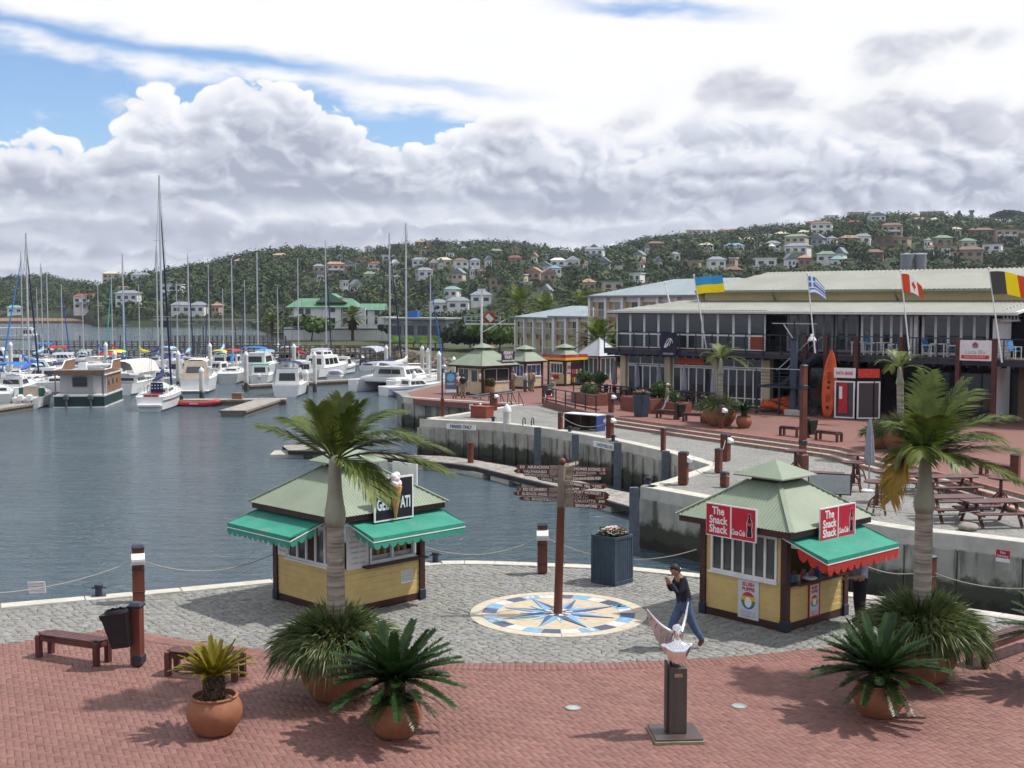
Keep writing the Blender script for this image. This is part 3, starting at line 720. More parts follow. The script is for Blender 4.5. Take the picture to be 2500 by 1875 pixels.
def strip(m_, pts, w, nrm, tip=True, fold=0.0):
 """tapered leaf strip along pts; w = half width list"""
 vs, fs = [], []; n = len(pts)
 for i, p in enumerate(pts):
  t = (pts[min(i + 1, n - 1)] - pts[max(i - 1, 0)]).normalized(); s_ = t.cross(nrm)
  s_ = s_.normalized() if s_.length > 1e-5 else t.orthogonal().normalized()
  if i == n - 1 and tip: vs.append(p)
  else: vs += [p - s_ * w[i], p + s_ * w[i]]
 for i in range(n - 1):
  a = 2 * i
  if i == n - 2 and tip: fs.append((a, a + 1, a + 2))
  else: fs.append((a, a + 1, a + 3, a + 2))
 m_.add(vs, fs)
def frond(parent, base, d, L, droop, leaf, n, r_, ma, wind=Vector((0, 0, 0)), spread=.9, hang=.35, vee=.35, start=.16, rw=.016, width=.022, side_bend=0.0, name='frond', tipk=.35):
 """feather leaf: arching midrib with two ranks of leaflets"""
 d = Vector(d).normalized(); up = Vector((0, 0, 1)); side = d.cross(up)
 side = side.normalized() if side.length > .05 else Vector((1, 0, 0))
 path = []
 for i in range(13):
  t = i / 12; path.append(Vector(base) + d * L * t - up * droop * L * t * t + side * side_bend * L * t * t + wind * t * t)
 m_ = MB(); m_.tube(path, [rw * (1 - .8 * i / 12) for i in range(13)], 5)
 def at_(t):
  f = t * 12; i = min(11, int(f)); return path[i].lerp(path[i + 1], f - i), (path[min(i + 1, 12)] - path[i]).normalized()
 for k in range(n):
  t = start + (1 - start) * (k + .5) / n; p, tg = at_(t)
  s0 = tg.cross(up); s0 = s0.normalized() if s0.length > .05 else side; nn = s0.cross(tg).normalized()
  ll = leaf * (tipk + (1 - tipk) * math.sin(math.pi * min(1, .18 + t * .80)) ** .7) * r_.uniform(.85, 1.1)
  for sg in (-1, 1):
   sp_ = spread * r_.uniform(.85, 1.12); dr = (s0 * sg * math.sin(sp_) + tg * math.cos(sp_) + nn * vee * r_.uniform(.5, 1.3)).normalized()
   p1 = p + dr * ll * .5 - up * hang * ll * .14 + wind * ll * .10; p2 = p + dr * ll - up * hang * ll * .62 + wind * ll * .34
   strip(m_, [p, p1, p2], [width * .6, width, 0], nn)
 return m_.build(name, ma, parent)
def grass_mound(parent, c, R_, H_, n, seed, droop=.55, name='grass'):
 r_ = random.Random(seed); m_ = MB()
 for k in range(n):
  a = r_.uniform(0, 2 * math.pi); q = math.sqrt(r_.random()); b = Vector(c) + Vector((math.cos(a) * R_ * .62 * q, math.sin(a) * R_ * .62 * q, -.05 + .16 * (1 - q)))
  L = H_ * r_.uniform(.75, 1.35); out_ = .25 + q * 1.0 + r_.uniform(-.2, .2); a2 = a + r_.uniform(-.5, .5)
  d = Vector((math.cos(a2) * out_, math.sin(a2) * out_, 1.25 - .35 * q)).normalized(); dp = droop * r_.uniform(.5, 1.4) * (.35 + q)
  pts = [b + d * L * t - Vector((0, 0, 1)) * dp * L * t * t * 1.25 for t in (0, .35, .7, 1.0)]
  strip(m_, pts, [.012, .017, .012, 0], Vector((r_.uniform(-1, 1), r_.uniform(-1, 1), r_.uniform(.2, 1))).normalized())
 return tag(m_.build(name, M_gra, parent), kind='stuff')
def cycad(parent, c, L, n, seed, ma, trunk_h=.35, trunk_r=.12, up=.9, low=-.25, leaf=.14, skirt=0):
 r_ = random.Random(seed); c = Vector(c)
 tm = MB(); tm.lathe([(trunk_r * .9, 0), (trunk_r * 1.1, trunk_h * .3), (trunk_r, trunk_h * .8), (trunk_r * .55, trunk_h * 1.05), (.02, trunk_h * 1.12)], 14, c)
 for i in range(70):
  a = i * 2.399; z = trunk_h * (.08 + .9 * i / 70); tm.box(c + Vector((math.cos(a) * trunk_r * 1.05, math.sin(a) * trunk_r * 1.05, z)), (.05, .04, .06), a)
 tm.build('trunk', M_cyct, parent)
 top = c + Vector((0, 0, trunk_h))
 for i in range(n):
  a = i * 2.399963 + r_.uniform(-.15, .15); e = up + (low - up) * (i / n) ** .8 + r_.uniform(-.08, .08)
  d = Vector((math.cos(a) * math.cos(e), math.sin(a) * math.cos(e), math.sin(e)))
  frond(parent, top + Vector((d.x, d.y, 0)) * .05, d, L * r_.uniform(.85, 1.08), .10 + .16 * (i / n), leaf, 52, r_, ma, spread=.95, hang=.05, vee=.35, start=.08, rw=.011, width=.0165, tipk=.5)
 for i in range(skirt):
  a = i * 6.283 / skirt + r_.uniform(-.4, .4); d = Vector((math.cos(a) * .9, math.sin(a) * .9, .25))
  frond(parent, top - Vector((0, 0, trunk_h * .6)), d, L * .75 * r_.uniform(.8, 1.1), .62, leaf, 26, r_, M_cyc, spread=1.0, hang=.25, vee=.3, start=.2, rw=.010, width=.0105, tipk=.5)
def bench(label, A, B, depth=.42, H_=.45, group='timber benches around the harbour'):
 """A, B: ground points of the two front legs; body lies behind them"""
 A, B = Vector(A), Vector(B); d = B - A; L = d.length + .10; th = math.atan2(d.y, d.x); n_ = Vector((-math.sin(th), math.cos(th), 0)); c = (A + B) / 2 + n_ * depth / 2
 root = thing('bench', label, 'bench', (c.x, c.y, A.z), th, group)
 for sx in (-1, 1):
  for sy in (-1, 1): MB().box((sx * (L / 2 - .06), sy * (depth / 2 - .05), H_ * .5 - .005), (.10, .10, H_ * 1.0 + .01), ch=.012).build('leg', M_wood, root)
  MB().box((sx * (L / 2 - .06), 0, H_ - .07), (.07, depth - .20, .09), ch=.01).build('end_rail', M_wood, root)
 for sy in (-1, 1): MB().box((0, sy * (depth / 2 - .05), H_ - .065), (L - .22, .05, .10), ch=.01).build('side_rail', M_wood, root)
 k = 5; w_ = (depth - .02) / k
 for i in range(k): MB().box((0, -depth / 2 + .01 + w_ * (i + .5), H_ + .018), (L - .03 if 0 < i < k - 1 else L - .22, w_ - .014, .032), ch=.006).build('slat', M_slat, root)
 return root
def lamp_post(label, loc, H_=1.3, rz=0.0, lamp=True, group='timber bollards with chains along the quay', sides=1, w=.24, lampz=.72):
 root = thing('bollard', label, 'bollard', loc, rz, group)
 MB().box((0, 0, H_ * .5), (w, w, H_), ch=.05).build('post', M_wood2, root)
 MB().box((0, 0, H_ - .03), (w + .03, w + .03, .12), ch=.05).build('cap', M_navy, root)
 MB().box((0, 0, H_ * .60), (w + .02, w + .02, .10), ch=.05).build('band', M_navy, root)
 MB().box((0, 0, H_ * .20), (w + .02, w + .02, .11), ch=.05).build('band', M_navy, root)
 if lamp:
  for q in range(sides):
   sy = -1 if q == 0 else 1; z = H_ * .78
   lb = MB(); yy = sy * (w / 2 + .085)
   lb.add([(-.15, sy * w / 2 * .9, z - .08), (.15, sy * w / 2 * .9, z - .08), (.15, sy * w / 2 * .9, z + .15), (-.15, sy * w / 2 * .9, z + .15), (-.15, sy * (w / 2 + .16), z - .10), (.15, sy * (w / 2 + .16), z - .10), (.15, sy * (w / 2 + .16), z + .03), (-.15, sy * (w / 2 + .16), z + .03)],
     [(0, 1, 2, 3), (7, 6, 5, 4), (0, 4, 5, 1), (1, 5, 6, 2), (2, 6, 7, 3), (3, 7, 4, 0)]).build('lamp_box', M_white, root)
   for i in range(3): MB().box((0, sy * (w / 2 + .165), z - .085 + i * .03), (.27, .012, .008)).build('louvre', M_steel, root)
 return root
def chain(label, a, b, sag, name='chain', r=.014, ma=None):
 a, b = Vector(a), Vector(b); pts = []
 for i in range(19):
  t = i / 18; p = a.lerp(b, t); p.z -= sag * 4 * t * (1 - t); pts.append(p)
 return tag(MB().tube(pts, r, 5).build(name, ma or M_rope), label, 'rope', 'ropes slung between the quay bollards')
def cleat(label, loc, s=1.0):
 root = thing('mooring_bollard', label, 'bollard', loc, 0.3, 'small iron mooring bollards on the quay edges')
 MB().box((0, 0, .02), (.34 * s, .30 * s, .04), ch=.01).build('base_plate', M_navy, root)
 MB().lathe([(.085 * s, .03), (.08 * s, .22 * s), (.10 * s, .24 * s), (.10 * s, .29 * s), (.09 * s, .30 * s)], 14).build('post', M_navy, root, auto=40)
 MB().cyl((-.17 * s, 0, .22 * s), (.17 * s, 0, .22 * s), .018 * s).build('cross_bar', M_navy, root)
 return root
def corrugated(m_, p0, p1, q1, q0, pitch=.085, amp=.014):
 """sheet between bottom edge p0-p1 and top edge q0-q1 with waves running up the slope; trapezium cut"""
 p0, p1, q0, q1 = map(Vector, (p0, p1, q0, q1)); L = (p1 - p0).length; n = int(L / pitch) * 4
 e = (p1 - p0).normalized(); s0 = (q0 - p0).dot(e); s1 = (q1 - p0).dot(e); nrm = e.cross(q0 - p0).normalized()
 up = (q0 - p0) - e * s0
 vs, fs = [], []
 for i in range(n + 1):
  x = L * i / n; h = amp * math.sin(2 * math.pi * x / pitch)
  f = 1.0
  if x < s0: f = x / s0 if s0 > 0 else 1
  if x > s1: f = min(f, (L - x) / max(1e-6, L - s1))
  b = p0 + e * x + nrm * h
  vs += [b, b + up * f]
 for i in range(n): a = 2 * i; fs.append((a, a + 2, a + 3, a + 1))
 m_.add(vs, fs)
def hip_roof(parent, hx, hy, z0, top_h, tx, ty, ma, name='roof_slope', caps=True, pitch=.085, amp=.012):
 B = [(-hx, -hy, z0), (hx, -hy, z0), (hx, hy, z0), (-hx, hy, z0)]; T = [(-tx, -ty, z0 + top_h), (tx, -ty, z0 + top_h), (tx, ty, z0 + top_h), (-tx, ty, z0 + top_h)]
 for i in range(4):
  j = (i + 1) % 4; m_ = MB(); corrugated(m_, B[i], B[j], T[j], T[i], pitch, amp); m_.build(name, ma, parent, smooth=True)
  if caps:
   m_ = MB(); m_.bar(Vector(B[i]) + Vector((0, 0, .012)), Vector(T[i]) + Vector((0, 0, .012)), .10, .03); m_.build('hip_cap', ma, parent)
def window(parent, w, h, o, xd, n_pane, ma_f=None, ma_g=None, fr=.05, depth=.06, rails=(), name='window', sill=True, glass=True):
 """window in a face: o = lower-left corner on the wall face, xd = along the face (outside on the right-hand side), z up"""
 ma_f = ma_f or M_white; ma_g = ma_g or M_glass; xd = Vector(xd).normalized(); n_ = Vector((xd.y, -xd.x, 0)); o = Vector(o); th = math.atan2(xd.y, xd.x)
 f = MB(); dz = Vector((0, 0, 1))
 def b(x, z, wx, hz, off=0, dp=depth): c = o + xd * x + dz * z + n_ * (off); f.box(c, (wx, dp, hz), th)
 b(w / 2, fr / 2, w, fr); b(w / 2, h - fr / 2, w, fr)
 for i in range(n_pane + 1): b(fr / 2 + (w - fr) * i / n_pane, h / 2, fr, h - 2 * fr - .004, 0, depth - (0.0 if i in (0, n_pane) else .012))
 for z in rails: b(w / 2, z, w - 2 * fr - .004, fr * .8, 0, depth - .02)
 fo = f.build(name, ma_f, parent)
 if glass:
  for i in range(n_pane):
   c = o + xd * (fr / 2 + (w - fr) * (i + .5) / n_pane) + dz * h / 2; MB().box(c, ((w - fr) / n_pane - fr * .9, .012, h - 2 * fr + .01), th).build('pane', ma_g, fo)
 if sill:
  c = o + xd * w / 2 + n_ * (depth / 2 + .01) + dz * (-.02); MB().box(c, (w + .08, .09, .04), th).build('sill', ma_f, fo)
 return fo
def awning(parent, o, xd, w, out_, z1, z0, ma, mv, fold=.10, valance=.20, teeth=9):
 """o: left end on the wall at height z1; slopes out and down to z0, hanging scalloped valance on front and sides"""
 xd = Vector(xd).normalized(); n_ = Vector((xd.y, -xd.x, 0)); o = Vector((o[0], o[1], 0)); dz = Vector((0, 0, 1))
 A, B = o + dz * z1, o + xd * w + dz * z1; C_, D = B + n_ * out_ + dz * (z0 - z1), A + n_ * out_ + dz * (z0 - z1)
 m_ = MB(); N_ = 8; vs, fs = [], []
 for i in range(N_ + 1):
  for j in range(5):
   t = i / N_; u = j / 4; p = A.lerp(B, t).lerp(D.lerp(C_, t), u) - dz * .025 * math.sin(math.pi * u); vs.append(p)
 for i in range(N_):
  for j in range(4): a = i * 5 + j; fs.append((a, a + 1, a + 6, a + 5))
 m_.add(vs, fs)
 k0 = len(m_.v)
 for (p, q) in ((A, D), (C_, B)): m_.add([p, q, q - dz * .10, p - dz * .03], [(0, 1, 2, 3)])
 m_.add([D, C_, C_ - dz * .10, D - dz * .10], [(0, 1, 2, 3)])
 cv = m_.build('awning', ma, parent)
 v = MB()
 def scal(p, q, nt, drop0=.10):
  vs, fs = [], []
  for i in range(nt * 6 + 1):
   t = i / (nt * 6); b = p.lerp(q, t) - dz * drop0; vs += [b, b - dz * valance * (.45 + .55 * abs(math.sin(math.pi * t * nt)) ** .6)]
  for i in range(nt * 6): a = 2 * i; fs.append((a, a + 2, a + 3, a + 1))
  v.add(vs, fs)
 scal(D, C_, teeth); scal(A.lerp(D, .35), D, 3, .085); scal(C_, B.lerp(C_, .35), 3, .085)
 v.build('valance', mv, cv)
 fr_ = MB(); fr_.bar(D - dz * .10, C_ - dz * .10, .02, .02).bar(A - dz * .05, D - dz * .10, .02, .02).bar(B - dz * .05, C_ - dz * .10, .02, .02); fr_.build('awning_trim', M_white, cv)
 return cv
def flowers(parent, c, r, n, seed, cols, size=.05, h=.14):
 r_ = random.Random(seed); lf = MB()
 for i in range(n * 3):
  a, q = r_.uniform(0, 6.28), math.sqrt(r_.random()) * r; p = Vector(c) + Vector((math.cos(a) * q, math.sin(a) * q, r_.uniform(0, h * .8)))
  d = Vector((r_.uniform(-1, 1), r_.uniform(-1, 1), r_.uniform(0, 1))).normalized() * size * 1.2; strip(lf, [p, p + d, p + d * 1.8], [size * .3, size * .45, 0], Vector((r_.uniform(-1, 1), r_.uniform(-1, 1), 1)))
 tag(lf.build('leaves', M_bush, parent), kind='stuff')
 for ci, (mc, frac) in enumerate(cols):
  m_ = MB()
  for i in range(int(n * frac)):
   a, q = r_.uniform(0, 6.28), math.sqrt(r_.random()) * r; dome = h * (1 - .6 * (q / r) ** 2); p = Vector(c) + Vector((math.cos(a) * q, math.sin(a) * q, dome + r_.uniform(-.03, .05)))
   for k in range(5):
    b = k * 1.2566 + a; m_.add([p, p + Vector((math.cos(b - .5) * size * .7, math.sin(b - .5) * size * .7, size * .15)), p + Vector((math.cos(b) * size, math.sin(b) * size, size * .3)), p + Vector((math.cos(b + .5) * size * .7, math.sin(b + .5) * size * .7, size * .15))], [(0, 1, 2, 3)])
  tag(m_.build('blossoms', mc, parent), kind='stuff')
# ---------------------------------------------------------------- people
M_skin = mat('skin', (.36, .20, .135), .6, var=.08, vscale=8)
M_hair = mat('dark_hair', (.016, .011, .008), .6, var=.2, vscale=30)
M_hairg = mat('grey_hair', (.42, .41, .40), .7, var=.2, vscale=30)
def cloth(name, col): return mat('cloth_' + name, col, .9, var=.16, vscale=9, bump=.35, bscale=12)
def person(label, loc, rz, pose=None, H_=1.74, top=None, legs=None, skin=None, hair=None, sleeve=.5, short=False, cap=None, shoes=None, hands=True, group=None, stout=1.0, fine=True):
 """one continuous skinned body facing local -Y; joints in metres for a 1.74 m figure"""
 J = dict(pel=(0, 0, .95), bel=(0, 0, 1.10), che=(0, 0, 1.30), nb=(0, .01, 1.47), hd0=(0, -.005, 1.56),
    sl=(.19, .01, 1.415), el=(.235, .02, 1.14), wl=(.23, -.06, .90), hl=(.095, 0, .90), kl=(.10, -.01, .50), al=(.10, .03, .09), tl=(.11, -.13, .035),
    sr=(-.19, .01, 1.415), er=(-.235, .02, 1.14), wr=(-.23, -.06, .90), hr=(-.095, 0, .90), kr=(-.10, -.01, .50), ar=(-.10, .03, .09), tr=(-.11, -.13, .035))
 J.update(pose or {}); k = H_ / 1.74; s_ = stout
 rad = dict(pel=.165 * s_, bel=.165 * s_, che=.185 * s_, nb=.066, hd0=.058, sl=.092, el=.064, wl=.042, sr=.092, er=.064, wr=.042, hl=.118, kl=.086, al=.062, tl=.040, hr=.118, kr=.086, ar=.062, tr=.040)
 E = [('pel', 'bel'), ('bel', 'che'), ('che', 'nb'), ('nb', 'hd0'), ('che', 'sl'), ('sl', 'el'), ('el', 'wl'), ('che', 'sr'), ('sr', 'er'), ('er', 'wr'), ('pel', 'hl'), ('hl', 'kl'), ('kl', 'al'), ('al', 'tl'), ('pel', 'hr'), ('hr', 'kr'), ('kr', 'ar'), ('ar', 'tr')]
 names = [n_ for n_ in J if n_ not in ('head', 'tilt')]; me = bpy.data.meshes.new('body'); me.from_pydata([Vector(J[n_]) for n_ in names], [(names.index(a), names.index(b)) for a, b in E], [])
 o = bpy.data.objects.new('body_src', me); COL.objects.link(o); o.modifiers.new('s', 'SKIN'); sv = me.skin_vertices[0].data
 for i, n_ in enumerate(names): sv[i].radius = (rad[n_], rad[n_] * (.72 if n_ in ('pel', 'bel', 'che') else 1)); sv[i].use_root = (n_ == 'pel')
 ss = o.modifiers.new('u', 'SUBSURF'); ss.levels = 1 if not fine else 2
 dg = bpy.context.evaluated_depsgraph_get(); bm_ = bpy.data.meshes.new_from_object(o.evaluated_get(dg)); bpy.data.objects.remove(o)
 seg = [(Vector(J[a]), Vector(J[b]), a, b) for a, b in E]; V = [v.co.copy() for v in bm_.vertices]; F = [tuple(p.vertices) for p in bm_.polygons]
 mats_ = [skin or M_skin, top, legs, shoes or M_black, hair or M_hair]; mi = []
 for f in F:
  c = sum((V[i] for i in f), Vector()) / len(f); best = None
  for a, b, na, nb in seg:
   ab = b - a; t = max(0, min(1, (c - a).dot(ab) / ab.length_squared)); dd = (c - a - ab * t).length
   if best is None or dd < best[0]: best = (dd, na, nb, t)
  _, na, nb, t = best
  if nb in ('nb',) and t > .75 or nb == 'hd0': q = 0
  elif nb in ('che', 'bel', 'nb', 'sl', 'sr'): q = 1 if not (nb == 'bel' and t < .25) else 2
  elif nb in ('el', 'er'): q = 1 if sleeve > 0 and t < (1.1 if sleeve >= 1 else sleeve * 1.7) else 0
  elif nb in ('wl', 'wr'): q = 1 if sleeve >= 1 and t < .9 else 0
  elif nb in ('hl', 'hr'): q = 2
  elif nb in ('kl', 'kr'): q = 2
  elif nb in ('al', 'ar'): q = (0 if (short and t > .02) else 2) if t < .88 else (3 if shoes is not False else 0)
  else: q = 3 if shoes is not False else 0
  mi.append(q)
 m_ = MB(); m_.v = [tuple(v) for v in V]; m_.f = F; m_.mi = mi
 hd = Vector(J.get('head', Vector(J['hd0']) + Vector((0, -.02, .085)))); tilt = J.get('tilt', 0.0)
 Rt = Matrix.Rotation(tilt, 3, 'X')
 m_.cur = 0; prof = [(.012, -.115), (.048, -.108), (.062, -.07), (.070, -.02), (.076, .03), (.074, .07), (.055, .105), (.02, .122)]
 vs, fs = [], []; nn = 14
 for r0, z0 in prof:
  for q in range(nn):
   a = 6.2832 * q / nn; y = math.sin(a) * r0 * 1.18; x = math.cos(a) * r0
   if y < 0 and -.07 < z0 < 0: y *= 1.04
   vs.append(hd + Rt @ Vector((x, y, z0)))
 for i in range(len(prof) - 1):
  for q in range(nn): a, b = i * nn + q, i * nn + (q + 1) % nn; fs.append((a, b, b + nn, a + nn))
 fs.append(tuple(range((len(prof) - 1) * nn, len(prof) * nn))); fs.append(tuple(range(nn - 1, -1, -1))); m_.add(vs, fs)
 m_.add([hd + Rt @ Vector(p) for p in [(-.014, -.078, -.035), (.014, -.078, -.035), (0, -.112, -.03), (0, -.080, .012)]], [(0, 1, 2), (0, 2, 3), (1, 3, 2)])
 for sx in (-1, 1): m_.ball(hd + Rt @ Vector((sx * .073, .005, -.01)), .026, 6, (.4, .8, 1.2))
 if hands:
  for w_, e_ in (('wl', 'el'), ('wr', 'er')):
   p = Vector(J[w_]); d = (p - Vector(J[e_])).normalized(); sd = d.cross(Vector((0, 1, .2))).normalized(); nn_ = sd.cross(d); sg = 1 if w_ == 'wl' else -1
   m_.cur = 0; m_.tube([p - d * .02, p + d * .03, p + d * .085], [.030, .036, .034], 8)
   for q in range(4):
    b = p + d * .08 + sd * (q - 1.5) * .018; L = (.062, .072, .068, .052)[q]; m_.tube([b, b + d * L * .55 - nn_ * .006, b + d * L - nn_ * .026], [.010, .009, .007], 5)
   b = p + d * .03 - sd * .030 * sg; m_.tube([b, b + d * .03 - sd * .024 * sg, b + d * .06 - sd * .030 * sg], [.012, .011, .008], 5)
 for ff_ in (0,):
  pass
 root = thing('person', label, 'person', loc, rz, group); root.scale = (k, k, k)
 bo = m_.build('body', mats_, root, smooth=True)
 hm = MB()
 if cap is None:
  prof = [(.078, -.01), (.084, .03), (.080, .078), (.058, .116), (.02, .132)]
  vs, fs = [], []
  for r0, z0 in prof:
   for q in range(nn):
    a = 6.2832 * q / nn; y = math.sin(a) * r0 * 1.18 + .012; zz = z0
    if math.sin(a) < -.3 and z0 < .05: zz = .055 + z0 * .3; y += .012
    elif math.sin(a) > .2 and z0 < .02: zz = z0 - .06
    vs.append(hd + Rt @ Vector((math.cos(a) * r0, y, zz)))
  for i in range(len(prof) - 1):
   for q in range(nn): a, b = i * nn + q, i * nn + (q + 1) % nn; fs.append((a, b, b + nn, a + nn))
  fs.append(tuple(range((len(prof) - 1) * nn, len(prof) * nn))); hm.add(vs, fs); hm.build('hair', hair or M_hair, root, smooth=True)
 else:
  hm.M = Matrix.Translation(hd) @ Rt.to_4x4(); hm.lathe([(.086, .03), (.086, .06), (.070, .11), (.03, .132), (.01, .134)], 14, (0, .01, 0)); hm.box((0, -.12, .04), (.13, .10, .012), ch=.004); hm.build('cap', cap, root, smooth=False)
 return root
# ================================================================ NEAR PLAZA
# ---------------------------------------------------------------- compass mosaic
M_tcream = mat('mosaic_cream', (.52, .46, .35), .6, var=.1, vscale=6); M_tblue = mat('mosaic_sky_blue', (.17, .36, .55), .5, var=.15, vscale=8)
M_tnavy = mat('mosaic_slate_blue', (.075, .085, .16), .5, var=.25, vscale=9); M_twhite = mat('mosaic_white', (.56, .56, .54), .5, var=.12, vscale=9); M_tsand = mat('mosaic_sand', (.50, .42, .30), .6, var=.1, vscale=5)
comp = thing('compass_mosaic', 'round compass rose mosaic in blue and cream tiles under the signpost', 'mosaic', (COMP.x, COMP.y, 0))
def ring(m_, r0, r1, a0, a1, z, n=6):
 vs = []; fs = []
 for i in range(n + 1):
  a = a0 + (a1 - a0) * i / n
  for r in (r0, r1): vs += [(math.cos(a) * r, math.sin(a) * r, z - .03), (math.cos(a) * r, math.sin(a) * r, z)]
 for i in range(n):
  o = i * 4; fs += [(o + 1, o + 3, o + 7, o + 5), (o + 2, o + 6, o + 7, o + 3), (o, o + 1, o + 5, o + 4)]
 fs += [(0, 2, 3, 1), (n * 4, n * 4 + 1, n * 4 + 3, n * 4 + 2)]
 m_.add(vs, fs)
for i in range(8): m_ = MB(); ring(m_, 1.74, COMP_R, i * .7854 + .004, (i + 1) * .7854 - .004, .008, 10); m_.build('rim_slab', M_tcream, comp)
ring_b = MB(); ring_b.lathe([(1.735, -.03), (1.735, .002), (.02, .002)], 48).build('bed', M_tsand, comp)
N_R = 24
for i in range(N_R):
 a = i * 2 * math.pi / N_R; m_ = MB(); ring(m_, 1.40, 1.72, a + .006, a + 2 * math.pi / N_R - .006, .008, 4); m_.build('ring_tile', [M_twhite, M_tblue, M_tnavy][i % 3], comp)
for i in range(16):
 a = i * math.pi / 8 + .42; kind = 0 if i % 4 == 0 else (1 if i % 2 == 0 else 2); L = (1.38, 1.30, .86)[kind]; wd = (.30, .27, .16)[kind]; rb = .34; zt = .016 - kind * .002 + .004
 tip = (math.cos(a) * L, math.sin(a) * L); mid = (math.cos(a) * .2, math.sin(a) * .2)
 for sg in (-1, 1):
  sd = (math.cos(a) * rb + math.cos(a + sg * 1.57) * wd * .62, math.sin(a) * rb + math.sin(a + sg * 1.57) * wd * .62)
  MB().prism([tip, sd, mid], -.01, zt + (.0007 * sg)).build('star_point', M_tblue if (sg > 0) else (M_tnavy if kind < 2 else M_twhite), comp)
for i in range(16): m_ = MB(); ring(m_, .17, .33, i * .3927 + .01, (i + 1) * .3927 - .01, .026, 3); m_.build('hub_tile', M_tnavy if i % 2 else M_twhite, comp)
for k, ch_ in enumerate('NESW'):
 a = .42 + math.pi / 2 * (0 if ch_ == 'N' else -k); o_ = (math.cos(a) * 1.56, math.sin(a) * 1.56, .012)
 text('letter', ch_, .30, Matrix.Translation(o_) @ Matrix.Rotation(a - math.pi / 2, 4, 'Z'), M_navy if ch_ == 'N' else M_twhite, comp, bold=.012)
# ---------------------------------------------------------------- signpost
sp0 = g(1362, 1499); SPH = 3.42
sign = thing('signpost', 'tall timber signpost with brown arrow boards standing on the compass mosaic', 'signpost', (sp0.x, sp0.y, .02)); sign.rotation_euler = (R(-.3), R(1.5), 0)
MB().tube([(0, 0, -.02), (0, 0, 2.42)], [.098, .088], 20).build('lower_pole', M_wood2, sign, auto=40)
MB().tube([(0, 0, 2.42), (0, 0, 3.36)], [.092, .084], 20).build('upper_pole', M_grey, sign, auto=40)
MB().ball((0, 0, 3.44), .085, 16).build('finial', M_wood2, sign, smooth=True)
M_arm = mat('brown_sign_board', (.10, .026, .016), .5, var=.25, vscale=5); M_armw = mat('sign_back_timber', (.25, .20, .155), .85, var=.25, vscale=6); M_txtw = mat('white_lettering', (.72, .70, .64), .6, var=.05)
ARMS = [(-1, 3.30, 183, .99, '8105      ASUNCION'), (-1, 3.195, 178, 1.02, '8312     VALPARAISO'), (-1, 3.085, 152, .92, '7404   MONTEVIDEO'), (-1, 2.975, 128, .80, '6880  USHUAIA'), (-1, 2.80, 184, .95, '6922  RIO DE JANEIRO'), (-1, 2.69, 178, 1.02, '7700   BUENOS AIRES'), (-1, 2.56, 168, .90, '11422     BOGOTA'),
  (1, 3.33, 62, .85, 'HARARE  2150'), (1, 3.285, -4, 1.0, 'HONG KONG     11066'), (1, 3.20, 3, 1.02, 'SHANGHAI       12136'), (1, 3.125, 32, .9, 'LAHORE   8560'), (1, 3.045, 18, .88, 'JOHANNESBURG   995'), (1, 2.985, -48, .95, 'DURBAN  1056'), (1, 2.94, -20, .98, 'TEXAS   13900'), (1, 2.90, 6, 1.0, 'CONAKRY     7092'), (1, 2.80, 40, .8, 'SUVA  14100'), (1, 2.775, -14, 1.0, 'PORT MORESBY  13004'), (1, 2.715, -2, 1.02, 'PERTH       11175'), (1, 2.645, 4, 1.02, 'TOKYO       12906'), (1, 2.56, 1, 1.02, 'CALCUTTA      8940'), (1, 2.47, -10, .95, 'SINGAPORE      8782')]
for sg, z, ang, L, txt in ARMS:
 a = R(ang); d = Vector((math.cos(a), math.sin(a), 0)); n_ = Vector((d.y, -d.x, 0)); h = .046
 o0 = d * .07
 flip = 1 if n_.y < 0 else -1
 x = d * flip
 rt = MB().box(o0 + d * .10 + Vector((0, 0, z)), (.22, .034, .088), a).build('arm_root', M_armw, sign)
 pl = [o0 + d * .20 + Vector((0, 0, z - h)), o0 + d * (L - .07) + Vector((0, 0, z - h)), o0 + d * L + Vector((0, 0, z)), o0 + d * (L - .07) + Vector((0, 0, z + h)), o0 + d * .20 + Vector((0, 0, z + h))]
 bd = MB().plate([p - n_ * .014 for p in pl], .028, n_).build('arrow_board', M_arm, sign)
 fo = o0 + d * (.20 + (L - .07 - .20) / 2) + Vector((0, 0, z)); front = n_ if n_.y < 0 else -n_
 parts_ = txt.split(); num = [w for w in parts_ if w.isdigit()][0]; nm = ' '.join(w for w in parts_ if not w.isdigit()); tipf = 1 if (d.dot(x) > 0) else -1
 wn = min(.62, .062 * len(nm)); wd_ = L - .32 - wn - .04
 for s2, c_, ww in ((nm, .22 + wn / 2, wn), (num, L - .10 - min(.24, wd_) / 2, min(.24, wd_))): text('lettering', s2, .088, frame(o0 + d * c_ + Vector((0, 0, z)) + front * .0165, x), M_txtw, bd, bold=.002, depth=.0015, sx=min(1.05, ww / (.088 * .60 * len(s2))))
